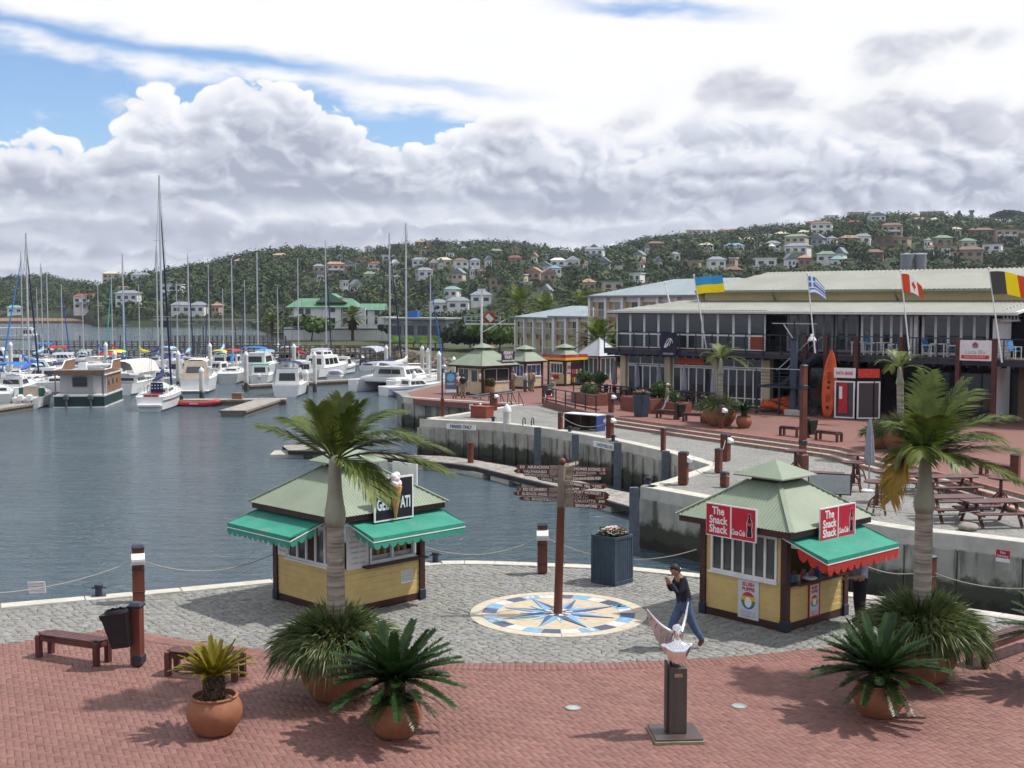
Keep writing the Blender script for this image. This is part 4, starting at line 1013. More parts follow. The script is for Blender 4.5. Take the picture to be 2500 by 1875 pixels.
# ---------------------------------------------------------------- potted plants
def potted(label, px, py, R_, H_, cat='potted plant', group='potted plants on the brick plaza'):
 p = g(px, py); r = thing('potted_plant', label, cat, (p.x, p.y + R_ * .5, 0), rnd.uniform(0, 6), group); pot(r, R_, H_); return r
r = potted('yellow-green cycad in a round terracotta pot in front of the bench', 516, 1800, .455, .63); cycad(r, (0, 0, .52), .68, 46, 5, M_cycy, .42, .15, up=1.15, low=.35, leaf=.075)
for a in (2.6, 4.9, .4): frond(r, (0, 0, .62), (math.cos(a), math.sin(a), .9), .36, .2, .08, 16, rnd, M_cyc, spread=1.0, hang=.05, start=.15, rw=.008, width=.011, tipk=.5)
r = potted('dark green cycad in a terracotta pot beside the big palm pot', 962, 1806, .43, .60); cycad(r, (0, 0, .48), 1.12, 60, 8, M_cyc, .46, .14, up=1.1, low=-.02, leaf=.15, skirt=9)
r = potted('broad dark cycad in a terracotta pot near the snack kiosk', 2154, 1756, .43, .58); cycad(r, (0, 0, .46), 1.12, 60, 21, M_cyc, .30, .15, up=1.15, low=.02, leaf=.14, skirt=7)
r = potted('cycad overhanging the bench at the right edge of the plaza', 2610, 1690, .43, .60); cycad(r, (0, 0, .48), 1.12, 40, 31, M_cyc, .55, .14, up=1.0, low=-.1, leaf=.14, skirt=5)
def ringed_trunk(parent, z0, z1, r0, r1, shaft_z, rs_, lean=(0, 0)):
 """ringed grey trunk then swollen crownshaft"""
 prof = []; n = int((z1 - z0) / .035)
 for i in range(n + 1):
  t = i / n; r = r0 + (r1 - r0) * t; prof.append((r * (1 + (.018 if i % 2 else -.012)), z0 + (z1 - z0) * t))
 lx, ly = lean
 m_ = MB(); m_.lathe(prof, 22); m_.v = [(v[0] + lx * ((v[2] - z0) / (shaft_z - z0)) ** 1.3 if v[2] > z0 else v[0], v[1], v[2]) for v in m_.v]; m_.build('trunk', M_trunk, parent, smooth=True)
 m2 = MB(); H_ = shaft_z - z1; m2.lathe([(r1 * 1.02, z1 - .02), (r1 * 1.22, z1 + H_ * .10), (r1 * 1.20, z1 + H_ * .22), (r1 * 1.0, z1 + H_ * .36), (r1 * .82, z1 + H_ * .55), (r1 * .74, z1 + H_ * .8), (r1 * .66, shaft_z), (r1 * .3, shaft_z + .12)], 20)
 m2.v = [(v[0] + lx * ((v[2] - z0) / (shaft_z - z0)) ** 1.3, v[1], v[2]) for v in m2.v]; m2.build('crownshaft', M_shaft, parent, smooth=True)
def palm_in_pot(label, px, py, R_, H_, trunk, fr, seed, gr, lean=(0, 0), leafm=None, dens=60, group='palms in big terracotta pots'):
 p = g(px, py) if not isinstance(px, Vector) else px
 root = thing('palm_tree', label, 'palm tree', (p.x, p.y + R_ * .5, p.z), 0, group); pot(root, R_, H_, rim=.86)
 grass_mound(root, (0, 0, H_ * .97), R_ * 1.46, gr[1] * 1.18, gr[0], seed)
 z1, r0, zs = trunk; ringed_trunk(root, H_ * .8, z1, r0, r0 * .94, zs, 0, lean)
 r_ = random.Random(seed); wind = Vector((.22, .05, .02)); top = Vector((lean[0], 0, zs))
 for d, L, droop, leaf, ma, bend in fr:
  frond(root, top + Vector(d).normalized() * .03, d, L, droop, leaf * 1.18, dens, r_, ma, wind=wind * L * .6, spread=.74, hang=.55, vee=.20, start=.10, rw=.022, width=.0185, side_bend=bend)
 return root
FR1 = [((-.88, -.1, .60), 1.75, .22, .60, M_palm, 0), ((-.66, .25, .80), 1.7, .36, .62, M_palm, 0), ((-.34, -.25, 1), 1.35, .22, .62, M_palm, 0), ((-.05, .2, 1), 1.2, .1, .62, M_palm, 0), ((.22, -.2, 1), 1.3, .2, .62, M_palm, 0), ((.48, .2, .9), 1.65, .38, .64, M_palm, 0), ((.66, -.25, .80), 1.9, .52, .66, M_palm, 0), ((.82, .15, .62), 2.0, .52, .64, M_palm, 0), ((.95, -.15, .42), 1.9, .50, .62, M_palm, 0), ((.80, -.55, .25), 1.15, .70, .46, M_palm, .1), ((.50, -.75, .45), 1.3, .85, .5, M_palm, 0), ((.2, .8, .6), 1.6, .5, .6, M_palm, 0), ((-.3, .75, .7), 1.5, .4, .6, M_palm, 0)]
palm_in_pot('palm with ringed grey trunk in front of the ice cream kiosk', 816, 1716, .66, 1.02, (3.08, .165, 4.22), FR1, 41, (6000, .66))
FR2 = [((-.62, -.3, .60), 1.45, 1.15, .48, M_palmy, -.05), ((-.55, .1, .95), 1.25, .42, .55, M_palm, 0), ((-.25, -.4, 1), 1.35, .35, .6, M_palm, 0), ((-.05, .3, 1.1), 1.75, .12, .6, M_palm, 0), ((.25, -.1, 1.1), 1.75, .18, .65, M_palm, 0), ((.42, .3, 1), 1.9, .28, .65, M_palm, 0), ((.62, -.15, .85), 1.85, .38, .68, M_palm, 0), ((.72, .4, .55), 1.8, .42, .6, M_palm, 0), ((.92, -.1, .42), 2.0, .40, .62, M_palm, 0), ((.8, -.6, .3), 1.6, .5, .55, M_palm, 0), ((-.3, .6, .8), 1.5, .4, .55, M_palm, 0), ((.1, -.8, .6), 1.2, .6, .5, M_palm, 0), ((-.35, -.55, .8), 1.35, .7, .5, M_palm, 0), ((.5, -.5, .8), 1.7, .5, .6, M_palm, 0), ((.95, .2, .25), 1.7, .55, .55, M_palm, 0), ((-.65, -.2, .75), 1.2, .75, .5, M_palm, 0)]
palm_in_pot('palm with swollen trunk and one yellow frond beside the snack kiosk', 2262, 1670, .68, 1.0, (3.15, .168, 4.12), FR2, 43, (6200, .70))
# ---------------------------------------------------------------- benches, bin, bollards
bench('slatted dark red bench nearest the water at the left edge', g(90, 1606), g(232, 1628))
bench('dark red bench half hidden behind the yellow cycad', g(406, 1651), g(571, 1666))
bench('dark red bench under the cycad at the right edge', g(2409, 1634), g(2560, 1580), group='timber benches around the harbour')
bp_ = g(336, 1626)
lit = thing('litter_bin', 'black plastic litter bin tilted on a short timber post between two benches', 'litter bin', (bp_.x, bp_.y, 0), R(-8))
MB().box((0, 0, .61), (.20, .20, 1.22), ch=.04).build('post', M_wood2, lit); MB().box((0, 0, 1.19), (.26, .26, .12), ch=.05).build('cap', M_navy, lit); MB().box((.03, 0, .14), (.19, .23, .18), ch=.02).build('band', M_navy, lit)
bm_ = MB(); Mx = Matrix.Translation((-.22, -.12, .42)) @ Matrix.Rotation(R(-9), 4, 'Y') @ Matrix.Rotation(R(3), 4, 'X'); bm_.M = Mx
def frustum(m_, b, t, z0, z1, inner=.03):
 bx, by = b; tx, ty = t; m_.add([(-bx, -by, z0), (bx, -by, z0), (bx, by, z0), (-bx, by, z0), (-tx, -ty, z1), (tx, -ty, z1), (tx, ty, z1), (-tx, ty, z1), (-tx + inner, -ty + inner, z1), (tx - inner, -ty + inner, z1), (tx - inner, ty - inner, z1), (-tx + inner, ty - inner, z1), (-bx + inner, -by + inner, z0 + .1), (bx - inner, -by + inner, z0 + .1), (bx - inner, by - inner, z0 + .1), (-bx + inner, by - inner, z0 + .1)],
 [(3, 2, 1, 0)] + [(i, (i + 1) % 4, (i + 1) % 4 + 4, i + 4) for i in range(4)] + [(i + 4, (i + 1) % 4 + 4, (i + 1) % 4 + 8, i + 8) for i in range(4)] + [(i + 8, (i + 1) % 4 + 8, (i + 1) % 4 + 12, i + 12) for i in range(4)] + [(12, 13, 14, 15)])
frustum(bm_, (.17, .15), (.25, .20), 0, .66); bm_.build('bin', M_black, lit)
b2 = MB(); b2.M = Mx; frustum(b2, (.252, .202), (.27, .22), .58, .69, .02); b2.build('bin_rim', M_black, lit)
b3 = MB(); b3.M = Mx
for i in range(24):
 a = i * .2618; b3.add([(math.cos(a) * .26, math.sin(a) * .21, .62), (math.cos(a + .27) * .26, math.sin(a + .27) * .21, .62), (math.cos(a + .27) * .23, math.sin(a + .27) * .18, .72 + rnd.uniform(-.02, .03)), (math.cos(a) * .23, math.sin(a) * .18, .72 + rnd.uniform(-.02, .03))], [(0, 1, 2, 3)])
b3.build('bin_liner', M_black, lit)
L1 = g(339, 1470); L2 = g(1324, 1400)
lamp_post('red timber lamp bollard behind the black litter bin', L1, 1.33, R(18), w=.27)
lamp_post('red timber lamp bollard at the kerb left of the signpost', L2, 1.30, R(0), w=.25)
cleat('small iron mooring bollard on the kerb left of the litter bin', g(241, 1457)); cleat('small iron mooring bollard on the kerb right of the ice cream kiosk', g(1063, 1374))
chain('sagging chain left of the lamp bollard by the litter bin', L1 + Vector((0, 0, 1.02)), g(-330, 1530) + Vector((0, 0, 1.0)), .52)
chain('sagging chain between the litter bin bollard and the ice cream kiosk', L1 + Vector((0, 0, 1.02)), g(690, 1440) + Vector((0, 0, 1.0)), .40)
chain('chain from the kiosk to the lamp bollard left of the signpost', g(1000, 1410) + Vector((0, 0, .95)), L2 + Vector((0, 0, .98)), .42)
chain('chain from the lamp bollard past the blue planter box', L2 + Vector((0, 0, .98)), g(1700, 1412) + Vector((0, 0, .75)), .42)
lamp_post('red timber bollard hidden behind the lily grass at the right kerb', g(2266, 1482), 1.2, .4, lamp=False)
chain('rope in front of the far weedy quay wall at right', g(2266, 1482) + Vector((0, 0, .85)), g(2640, 1525) + Vector((0, 0, 1.0)), .3)
chain('rope behind the snack kiosk and the counter customer', g(2060, 1440) + Vector((0, 0, .9)), g(2266, 1482) + Vector((0, 0, .85)), .25)
nb = at(90, 1434, L1.y - .6)
nt = thing('notice', 'small white notice hanging on the chain over the water', 'notice', (nb.x, nb.y, nb.z), R(-8)); nt.rotation_euler = (R(4), R(-4), R(-8))
MB().box((0, 0, 0), (.42, .012, .27)).build('board', M_white, nt)
M_ink = mat('faded_red_ink', (.42, .16, .14), .8, var=.1); M_inkb = mat('grey_ink', (.22, .24, .30), .8, var=.1)
for i, (tx_, mm) in enumerate([('DANGER  DEEP WATER', M_ink), ('NO SWIMMING OR DIVING', M_inkb), ('BEWARE OF BOATS', M_inkb), ('KEEP CHILDREN AWAY', M_ink)]): text('lettering', tx_, .034, frame((0, -.009, .085 - i * .056), (1, 0, 0)), mm, nt, depth=.001)
# slatted planter with flowers
pc, plft, prt = g(1501, 1433), g(1441, 1426), g(1534, 1421)
th = math.atan2((prt - pc).y, (prt - pc).x); c = pc + (plft - pc) * .5 + (prt - pc) * .5
th = R(48); PS = .74; c = Vector((pc.x, pc.y, 0)) + Vector((math.cos(th), math.sin(th), 0)) * PS / 2 + Vector((-math.sin(th), math.cos(th), 0)) * PS / 2
pl = thing('planter_box', 'tall blue slatted planter box with red and white flowers', 'planter', (c.x, c.y, 0), th)
PH = 1.22
for q in range(4):
 a = q * math.pi / 2; d = Vector((math.cos(a), math.sin(a), 0)); s_ = Vector((-d.y, d.x, 0))
 for i in range(8):
  p = d * (PS / 2 - .02) + s_ * (-PS / 2 + .06 + (PS - .12) * (i + .5) / 8); MB().box(p + Vector((0, 0, PH / 2 - .01)), (.03, (PS - .12) / 8 - .012, PH - .12), a, ch=.004).build('slat', M_blueg, pl)
 MB().box(d * (PS / 2 - .035) + Vector((0, 0, PH / 2 - .03)), (.012, PS - .10, PH - .1), a).build('backing', M_navy, pl)
 for z, hh in ((.05, .10), (PH - .04, .08)): MB().box(d * (PS / 2 - .005) + Vector((0, 0, z)), (.035, PS, hh), a, ch=.005).build('rail', M_blueg, pl)
 p = d * PS / 2 + s_ * PS / 2 - d * .03 - s_ * .03; MB().box(p + Vector((0, 0, PH / 2)), (.075, .075, PH), a, ch=.008).build('corner_post', M_blueg, pl)
MB().box((0, 0, PH - .12), (PS - .1, PS - .1, .1)).build('soil', M_soil, pl)
M_fw, M_fr, M_fp = mat('white_petals', (.75, .74, .72), .7, var=.05), mat('red_petals', (.55, .02, .03), .6, var=.1), mat('pink_petals', (.62, .16, .24), .7, var=.15)
flowers(pl, (0, 0, PH - .05), PS * .46, 130, 4, [(M_fw, .75), (M_fr, .35)], .05, .20)
# sunken plaza lights
for (px, py), lb in (((1399, 1729), 'round glass light sunk in the bricks left of the statue'), ((1804, 1725), 'round glass light sunk in the bricks right of the statue')):
 p = g(px, py); r = thing('ground_light', lb, 'ground light', (p.x, p.y, 0)); MB().lathe([(.135, 0), (.135, .016), (.12, .02), (.10, .016), (.10, .012)], 24).build('rim', M_steel, r)
 MB().lathe([(.10, .008), (.10, .012), (.01, .014)], 24).build('lens', mat('ground_lens', (.35, .45, .40), .15, var=.1, spec=.6), r)
# ---------------------------------------------------------------- winged bust on a timber plinth
sb = g(1648, 1797); st_ = thing('statue', 'chrome winged bust on a dark timber plinth in the middle of the plaza', 'statue', (sb.x, sb.y, 0), R(4))
M_plin = mat('dark_plinth_timber', (.070, .056, .050), .55, var=.3, vscale=3, bump=.4, bscale=18, stretch=(1, 1, .12)); M_slab = mat('statue_slab', (.075, .055, .052), .4, var=.15, vscale=4); M_slab2 = mat('slab_edge', (.26, .23, .15), .8, var=.2)
MB().box((0, 0, .025), (.80, .80, .05), ch=.006).build('under_slab', M_slab2, st_); MB().box((0, 0, .065), (.76, .76, .032), ch=.006).build('base_slab', M_slab, st_)
MB().box((.02, 0, .62), (.28, .28, 1.08), ch=.012).build('plinth', M_plin, st_); MB().box((-.135, .05, .66), (.035, .22, 1.12), ch=.006).build('plinth_board', M_plin, st_)
MB().box((.02, -.145, 1.04), (.13, .008, .055)).build('plaque', mat('brass_plaque', (.42, .27, .19), .35, metal=.6, var=.1), st_)
bu = MB()   # torso: elliptical sections from waist to shoulders, then neck
sec = [(1.16, .11, .085, 0), (1.22, .125, .095, 0), (1.32, .165, .12, -.012), (1.42, .205, .125, -.02), (1.49, .225, .11, -.012), (1.53, .20, .09, 0), (1.555, .13, .075, .004), (1.575, .07, .062, 0), (1.62, .056, .056, -.008)]
vs, fs = [], []; nn = 22
for z, rx, ry, oy in sec:
 for q in range(nn):
  a = 6.2832 * q / nn; x, y = math.cos(a) * rx, math.sin(a) * ry + oy
  if 1.28 < z < 1.5 and y < 0: y -= .028 * math.exp(-((abs(x) - .085) / .05) ** 2) - .012 * math.exp(-(x / .02) ** 2)
  vs.append((x + .02, y, z))
for i in range(len(sec) - 1):
 for q in range(nn): a, b = i * nn + q, i * nn + (q + 1) % nn; fs.append((a, b, b + nn, a + nn))
fs.append(tuple(range(nn - 1, -1, -1))); bu.add(vs, fs)
for sx in (-1, 1): bu.ball((.02 + sx * .205, .0, 1.485), .062, 12, (1, .95, .9))
bu.build('torso', M_chrome, st_, smooth=True)
hd = MB(); hv_, hf_ = [], []; prof = [(1.60, .035, .04, -.04), (1.62, .052, .062, -.035), (1.655, .062, .078, -.03), (1.70, .070, .088, -.022), (1.745, .074, .094, -.015), (1.785, .070, .088, -.008), (1.815, .05, .062, -.004), (1.83, .015, .02, 0)]
for z, rx, ry, oy in prof:
 for q in range(24):
  a = 6.2832 * q / 24; x, y = math.cos(a) * rx, math.sin(a) * ry + oy
  if y < -.02:
   if abs(z - 1.70) < .03: y += .014 * math.exp(-((abs(x) - .030) / .016) ** 2)
   y -= .026 * math.exp(-(x / .014) ** 2) * math.exp(-((z - 1.672) / .03) ** 2)
  hv_.append((x + .02, y, z))
for i in range(len(prof) - 1):
 for q in range(24): a, b = i * 24 + q, i * 24 + (q + 1) % 24; hf_.append((a, b, b + 24, a + 24))
hf_.append(tuple(range(7 * 24, 8 * 24))); hd.add(hv_, hf_)
hd.add([(.006, -.118, 1.665), (.034, -.118, 1.665), (.02, -.148, 1.670), (.02, -.112, 1.715)], [(0, 1, 2), (0, 2, 3), (1, 3, 2)])
hd.box((.02, -.112, 1.637), (.05, .016, .008), ch=.002).box((.02, -.112, 1.649), (.046, .014, .007), ch=.002)
for sx in (-1, 1): hd.box((.02 + sx * .03, -.108, 1.722), (.042, .02, .008), ch=.002); hd.ball((.02 + sx * .030, -.098, 1.704), .011, 8)
for i in range(60):
 a = rnd.uniform(0, 6.28); e = rnd.uniform(.25, 1.4); hd.ball((.02 + math.cos(a) * math.cos(e) * .078, -.012 + math.sin(a) * math.cos(e) * .094, 1.745 + math.sin(e) * .085), .014, 6)
hd.build('head', M_chrome, st_, smooth=True)
M_wingm = mat('brushed_wing', (.62, .62, .63), .34, metal=.45, var=.12, vscale=4)
def wing(sx, spread, sweep, lift):
 root_ = Vector((.02 + sx * .07, .03, 1.70)); m_ = MB(); out3 = Vector((sx * spread, sweep, lift)).normalized(); dn = Vector((sx * .05, .55, -.75)).normalized(); L = .55
 pts_t = [root_ + out3 * L * t + Vector((0, 0, -.05 * math.sin(math.pi * t))) for t in [i / 10 for i in range(11)]]
 low = []
 for i, p in enumerate(pts_t): t = i / 10; low.append(p + dn * (.54 * (1 - t) ** .8 + .05) * (1 + .07 * math.sin(i * 2.6)))
 nrm = out3.cross(dn).normalized() * .012; vs = []; fs = []
 for a, b in zip(pts_t, low): vs += [a - nrm, b - nrm * .4, a + nrm, b + nrm * .4]
 for i in range(10): o = i * 4; fs += [(o, o + 1, o + 5, o + 4), (o + 2, o + 6, o + 7, o + 3), (o + 1, o + 3, o + 7, o + 5)]
 fs += [(0, 2, 3, 1), (40, 41, 43, 42)]; m_.add(vs, fs); m_.tube(pts_t, [.030 - .018 * i / 10 for i in range(11)], 8); wo = m_.build('wing', M_wingm, st_, auto=30)
 for i in range(2, 10, 2):
  a, b = pts_t[i], low[i]
  for s2 in (-1, 1): MB().bar(a.lerp(b, .12) + nrm * s2 * 1.3, a.lerp(b, .95) + nrm * s2 * .7, .012, .01).build('feather', M_chrome, wo)
wing(-1, .80, .15, .72); wing(1, .36, .62, .82)
# ---------------------------------------------------------------- people near
C_navy, C_jean, C_lblue, C_dark = cloth('navy', (.014, .015, .026)), cloth('jeans', (.065, .105, .19)), cloth('light_blue', (.30, .37, .48)), cloth('dark', (.012, .012, .020))
wk = g(1668, 1583)
person('person in a dark jacket and rolled jeans walking past the snack kiosk, hands at mouth', (wk.x, wk.y, 0.0), R(-74), pose=dict(
 pel=(0, .02, .92), bel=(0, .0, 1.07), che=(0, -.04, 1.27), nb=(0, -.10, 1.43), hd0=(0, -.15, 1.515), head=(0, -.19, 1.575), tilt=R(34),
 sl=(.185, -.05, 1.38), el=(.22, -.20, 1.14), wl=(.07, -.32, 1.36), sr=(-.185, -.05, 1.38), er=(-.22, -.18, 1.13), wr=(-.05, -.32, 1.34),
 hl=(.09, .02, .86), kl=(.10, .15, .50), al=(.09, .37, .16), tl=(.09, .29, .05), hr=(-.09, .0, .86), kr=(-.10, -.19, .50), ar=(-.10, -.30, .09), tr=(-.11, -.46, .035)),
 H_=1.78, top=C_navy, legs=C_jean, hair=M_hair, sleeve=1.0, shoes=mat('sandal', (.10, .045, .03), .7, var=.2), stout=1.25)
cu_ = g(2098, 1524)
person('person in a pale blue shirt and dark trousers buying at the snack kiosk counter', (cu_.x, cu_.y, 0), R(-75), pose=dict(
 che=(0, -.03, 1.30), nb=(0, -.05, 1.46), hd0=(0, -.07, 1.55), tilt=R(15), sl=(.20, -.03, 1.40), el=(.26, -.10, 1.14), wl=(.16, -.36, 1.10), sr=(-.20, -.03, 1.40), er=(-.25, -.12, 1.14), wr=(-.12, -.36, 1.14)),
 H_=1.72, top=C_lblue, legs=C_dark, sleeve=.55, stout=1.12)
# ================================================================ NEAR KIOSKS
M_int = mat('kiosk_interior', (.10, .075, .06), .8, var=.3, vscale=3)
def planks(parent, o, xd, w, z0, z1, ma, ph=.145, th_=.02):
 xd = Vector(xd).normalized(); n_ = Vector((xd.y, -xd.x, 0)); a = math.atan2(xd.y, xd.x); k = max(1, round((z1 - z0) / ph)); hh = (z1 - z0) / k; o = Vector(o)
 for i in range(k):
  c = o + xd * w / 2 + Vector((0, 0, z0 + hh * (i + .5))); q = Matrix.Rotation(a, 3, 'Z') @ Matrix.Rotation(R(5), 3, 'X'); MB().box(c + n_ * .012, (w, th_, hh + .008), rot=q).build('plank', ma, parent)
def kiosk(name, label, centre, th, h, wall=2.2, sill=1.08, cat='kiosk', cream=None, roof=None, detail=True, over=.42, group=None, apex=3.15):
 """square timber kiosk; local -Y is one front, local -X the other; near corner at (-h,-h)"""
 cream = cream or M_cream; roof = roof or M_roofg
 root = thing(name, label, cat, centre, th, group)
 for sx in (-1, 1):
  for sy in (-1, 1):
   MB().box((sx * h, sy * h, wall / 2 - .005), (.15, .15, wall + .01), ch=.012).build('corner_post', M_maroon, root)
   MB().box((sx * h, sy * h, .12), (.175, .175, .26), ch=.012).build('post_shoe', M_navy, root)
 for sx, sy, dx_, dy_ in ((0, -1, 2 * h - .16, .07), (0, 1, 2 * h - .16, .07), (-1, 0, .07, 2 * h - .16), (1, 0, .07, 2 * h - .16)):
  MB().box((sx * h, sy * h, .09), (dx_, dy_, .16)).build('base_board', M_maroon, root); MB().box((sx * h, sy * h, wall - .07), (dx_, dy_, .14)).build('head_board', M_maroon, root)
 MB().box((0, 0, .10), (2 * h - .1, 2 * h - .1, .06)).build('floor', M_int, root)
 e = h + over
 MB().box((0, 0, wall + .02), (2 * e - .06, 2 * e - .06, .05)).build('soffit', M_maroon, root)
 for sx, sy, dx_, dy_ in ((0, -1, 2 * e - .02, .03), (0, 1, 2 * e - .02, .03), (-1, 0, .03, 2 * e - .09), (1, 0, .03, 2 * e - .09)): MB().box((sx * (e - .025), sy * (e - .025), wall + .03), (dx_, dy_, .13)).build('fascia', M_maroon, root)
 hip_roof(root, e + .05, e + .05, wall + .11, apex - wall - .11, .42, .42, roof)
 MB().box((0, 0, apex + .05), (.74, .74, .14)).build('cupola_wall', M_maroon, root)
 e2 = .66; m_ = MB(); B = [(-e2, -e2), (e2, -e2), (e2, e2), (-e2, e2)]
 m_.add([(*p, apex + .13) for p in B] + [(*p, apex + .10) for p in B] + [(0, 0, apex + .46)], [(0, 1, 8), (1, 2, 8), (2, 3, 8), (3, 0, 8), (0, 4, 5, 1), (1, 5, 6, 2), (2, 6, 7, 3), (3, 7, 4, 0), (7, 6, 5, 4)]); m_.build('cupola_roof', roof, root)
 return root
# -------- snack kiosk
SC, sr_, sl_ = g(1916, 1543), Vector((.745, .667, 0)), Vector((-.667, .745, 0)); hS = 1.10
cS = SC + (sr_ + sl_) * hS; thS = math.atan2(sr_.y, sr_.x)
ks = kiosk('snack_kiosk', 'yellow boarded snack kiosk with pale green roof and red signs', (cS.x, cS.y, 0), thS, hS, wall=2.14, apex=3.05)
W_ = 2 * hS - .15
planks(ks, (-hS - .0, hS - .075, 0), (0, -1, 0), W_, .17, 1.02, M_cream)          # left-hand front
planks(ks, (-hS + .075, -hS, 0), (1, 0, 0), W_, .17, 1.02, M_cream)               # counter side
planks(ks, (hS - .075, hS, 0), (-1, 0, 0), W_, .17, 2.0, M_cream); planks(ks, (hS, -hS + .075, 0), (0, 1, 0), W_, .17, 1.3, M_cream)
planks(ks, (-hS, hS - .075, 0), (0, -1, 0), .12, 1.02, 2.0, M_cream); planks(ks, (-hS, -hS + .195, 0), (0, -1, 0), .12, 1.02, 2.0, M_cream)
window(ks, W_ - .26, .98, (-hS, hS - .205, 1.03), (0, -1, 0), 6, fr=.055, depth=.09)
# goods inside
gm = [mat('goods_%d' % i, c_, .6, var=.2, vscale=20) for i, c_ in enumerate([(.4, .05, .04), (.5, .35, .05), (.05, .12, .3), (.45, .42, .38), (.08, .2, .07), (.3, .1, .2)])]
MB().box((-hS + 1.0, hS - .25, .95), (1.5, .3, 1.5)).build('shelf_unit', M_int, ks)
r2 = random.Random(5)
for i in range(46):
 x, z = -hS + .3 + r2.random() * 1.6, .55 + .3 * r2.randint(0, 4); MB().box((x, hS - .48, z + .10), (.09, .1, .16 + r2.random() * .08)).build('snack_packet', gm[i % 6], ks)
MB().box((0, -hS + .18, .98), (W_, .5, .05)).build('counter', M_maroon, ks); MB().box((0, -hS - .17, 1.03), (W_ - .1, .26, .04)).build('counter_shelf', M_maroon, ks)
for i in range(15):
 x = -hS + .2 + i * .135; MB().box((x, -hS - .05 + r2.uniform(-.08, .16), 1.10 + r2.random() * .03), (.10, .09, .10 + r2.random() * .16), r2.random()).build('snack_packet', gm[r2.randint(0, 5)], ks)
MB().lathe([(.06, 0), (.15, .05), (.16, .07)], 16, (-hS + .62, -hS - .18, 1.05)).build('bowl', M_white, ks)
for i in range(9): MB().box((-hS + .10, -hS + .12, 1.1 + i * .095), (.05, .10, .08)).build('snack_packet', gm[i % 6], ks)
awning(ks, (-hS - .28, -hS - .10, 0), (1, 0, 0), 2 * hS + .5, 1.12, 2.12, 1.78, M_awn, M_awnr, valance=.24, teeth=11)
def snack_sign(parent, o, xd, w=1.06, h=.60, lean=0):
 M_ = frame(o, xd); xd = Vector(xd).normalized(); n_ = Vector((xd.y, -xd.x, 0)); th = math.atan2(xd.y, xd.x)
 s_ = MB().box(o, (w, .03, h), th).build('sign_board', M_white, parent)
 MB().box(Vector(o) - xd * w * .255 + n_ * .017, (w * .475, .008, h - .05), th).build('red_panel', mat('sign_red', (.48, .012, .035), .35, var=.08, vscale=3), s_); MB().box(Vector(o) + xd * w * .245 + n_ * .017, (w * .455, .008, h - .05), th).build('red_panel', MATS['sign_red'], s_)
 for i, t in enumerate(('The', 'Snack', 'Shack')): text('lettering', t, .24, frame(Vector(o) - xd * w * .25 + n_ * .023 + Vector((0, 0, (1 - i) * .20)), xd), M_txtw2, s_, bold=.006, depth=.001, sx=.88)
 text('lettering', 'Coca-Cola', .17, frame(Vector(o) + xd * w * .145 + n_ * .023 + Vector((0, 0, -.20)), xd), M_txtw2, s_, bold=.004, depth=.001, shear=.35, sx=.50)
 c = Vector(o) + xd * w * .37 + n_ * .022; prof = [(-.25, .060), (-.21, .066), (-.15, .060), (-.09, .050), (-.02, .062), (.05, .060), (.10, .042), (.15, .026), (.20, .024), (.215, .028), (.24, .028)]
 for k_, mm, off in ((1.25, M_white, 0), (1.0, mat('cola_brown', (.022, .010, .012), .2, var=0), .003)):
  P_ = [c + xd * r_ * k_ + Vector((0, 0, z_ * (1.02 if k_ > 1 else 1))) + n_ * off for z_, r_ in prof] + [c - xd * r_ * k_ + Vector((0, 0, z_ * (1.02 if k_ > 1 else 1))) + n_ * off for z_, r_ in reversed(prof)]
  MB().plate(P_, .003, n_).build('bottle', mm, s_)
 MB().box(c + n_ * .008 + Vector((0, 0, .02)), (.11, .004, .07), th).build('bottle_label', mat('sign_red2', (.5, .06, .06), .4, var=0), s_)
 return s_
so = Vector((-hS - .46, .0, 2.27)); snack_sign(ks, so, (0, -1, 0), 1.36, .72)
so = Vector((.05, -hS - .50, 2.30)); snack_sign(ks, so, (1, 0, 0), 1.34, .72)
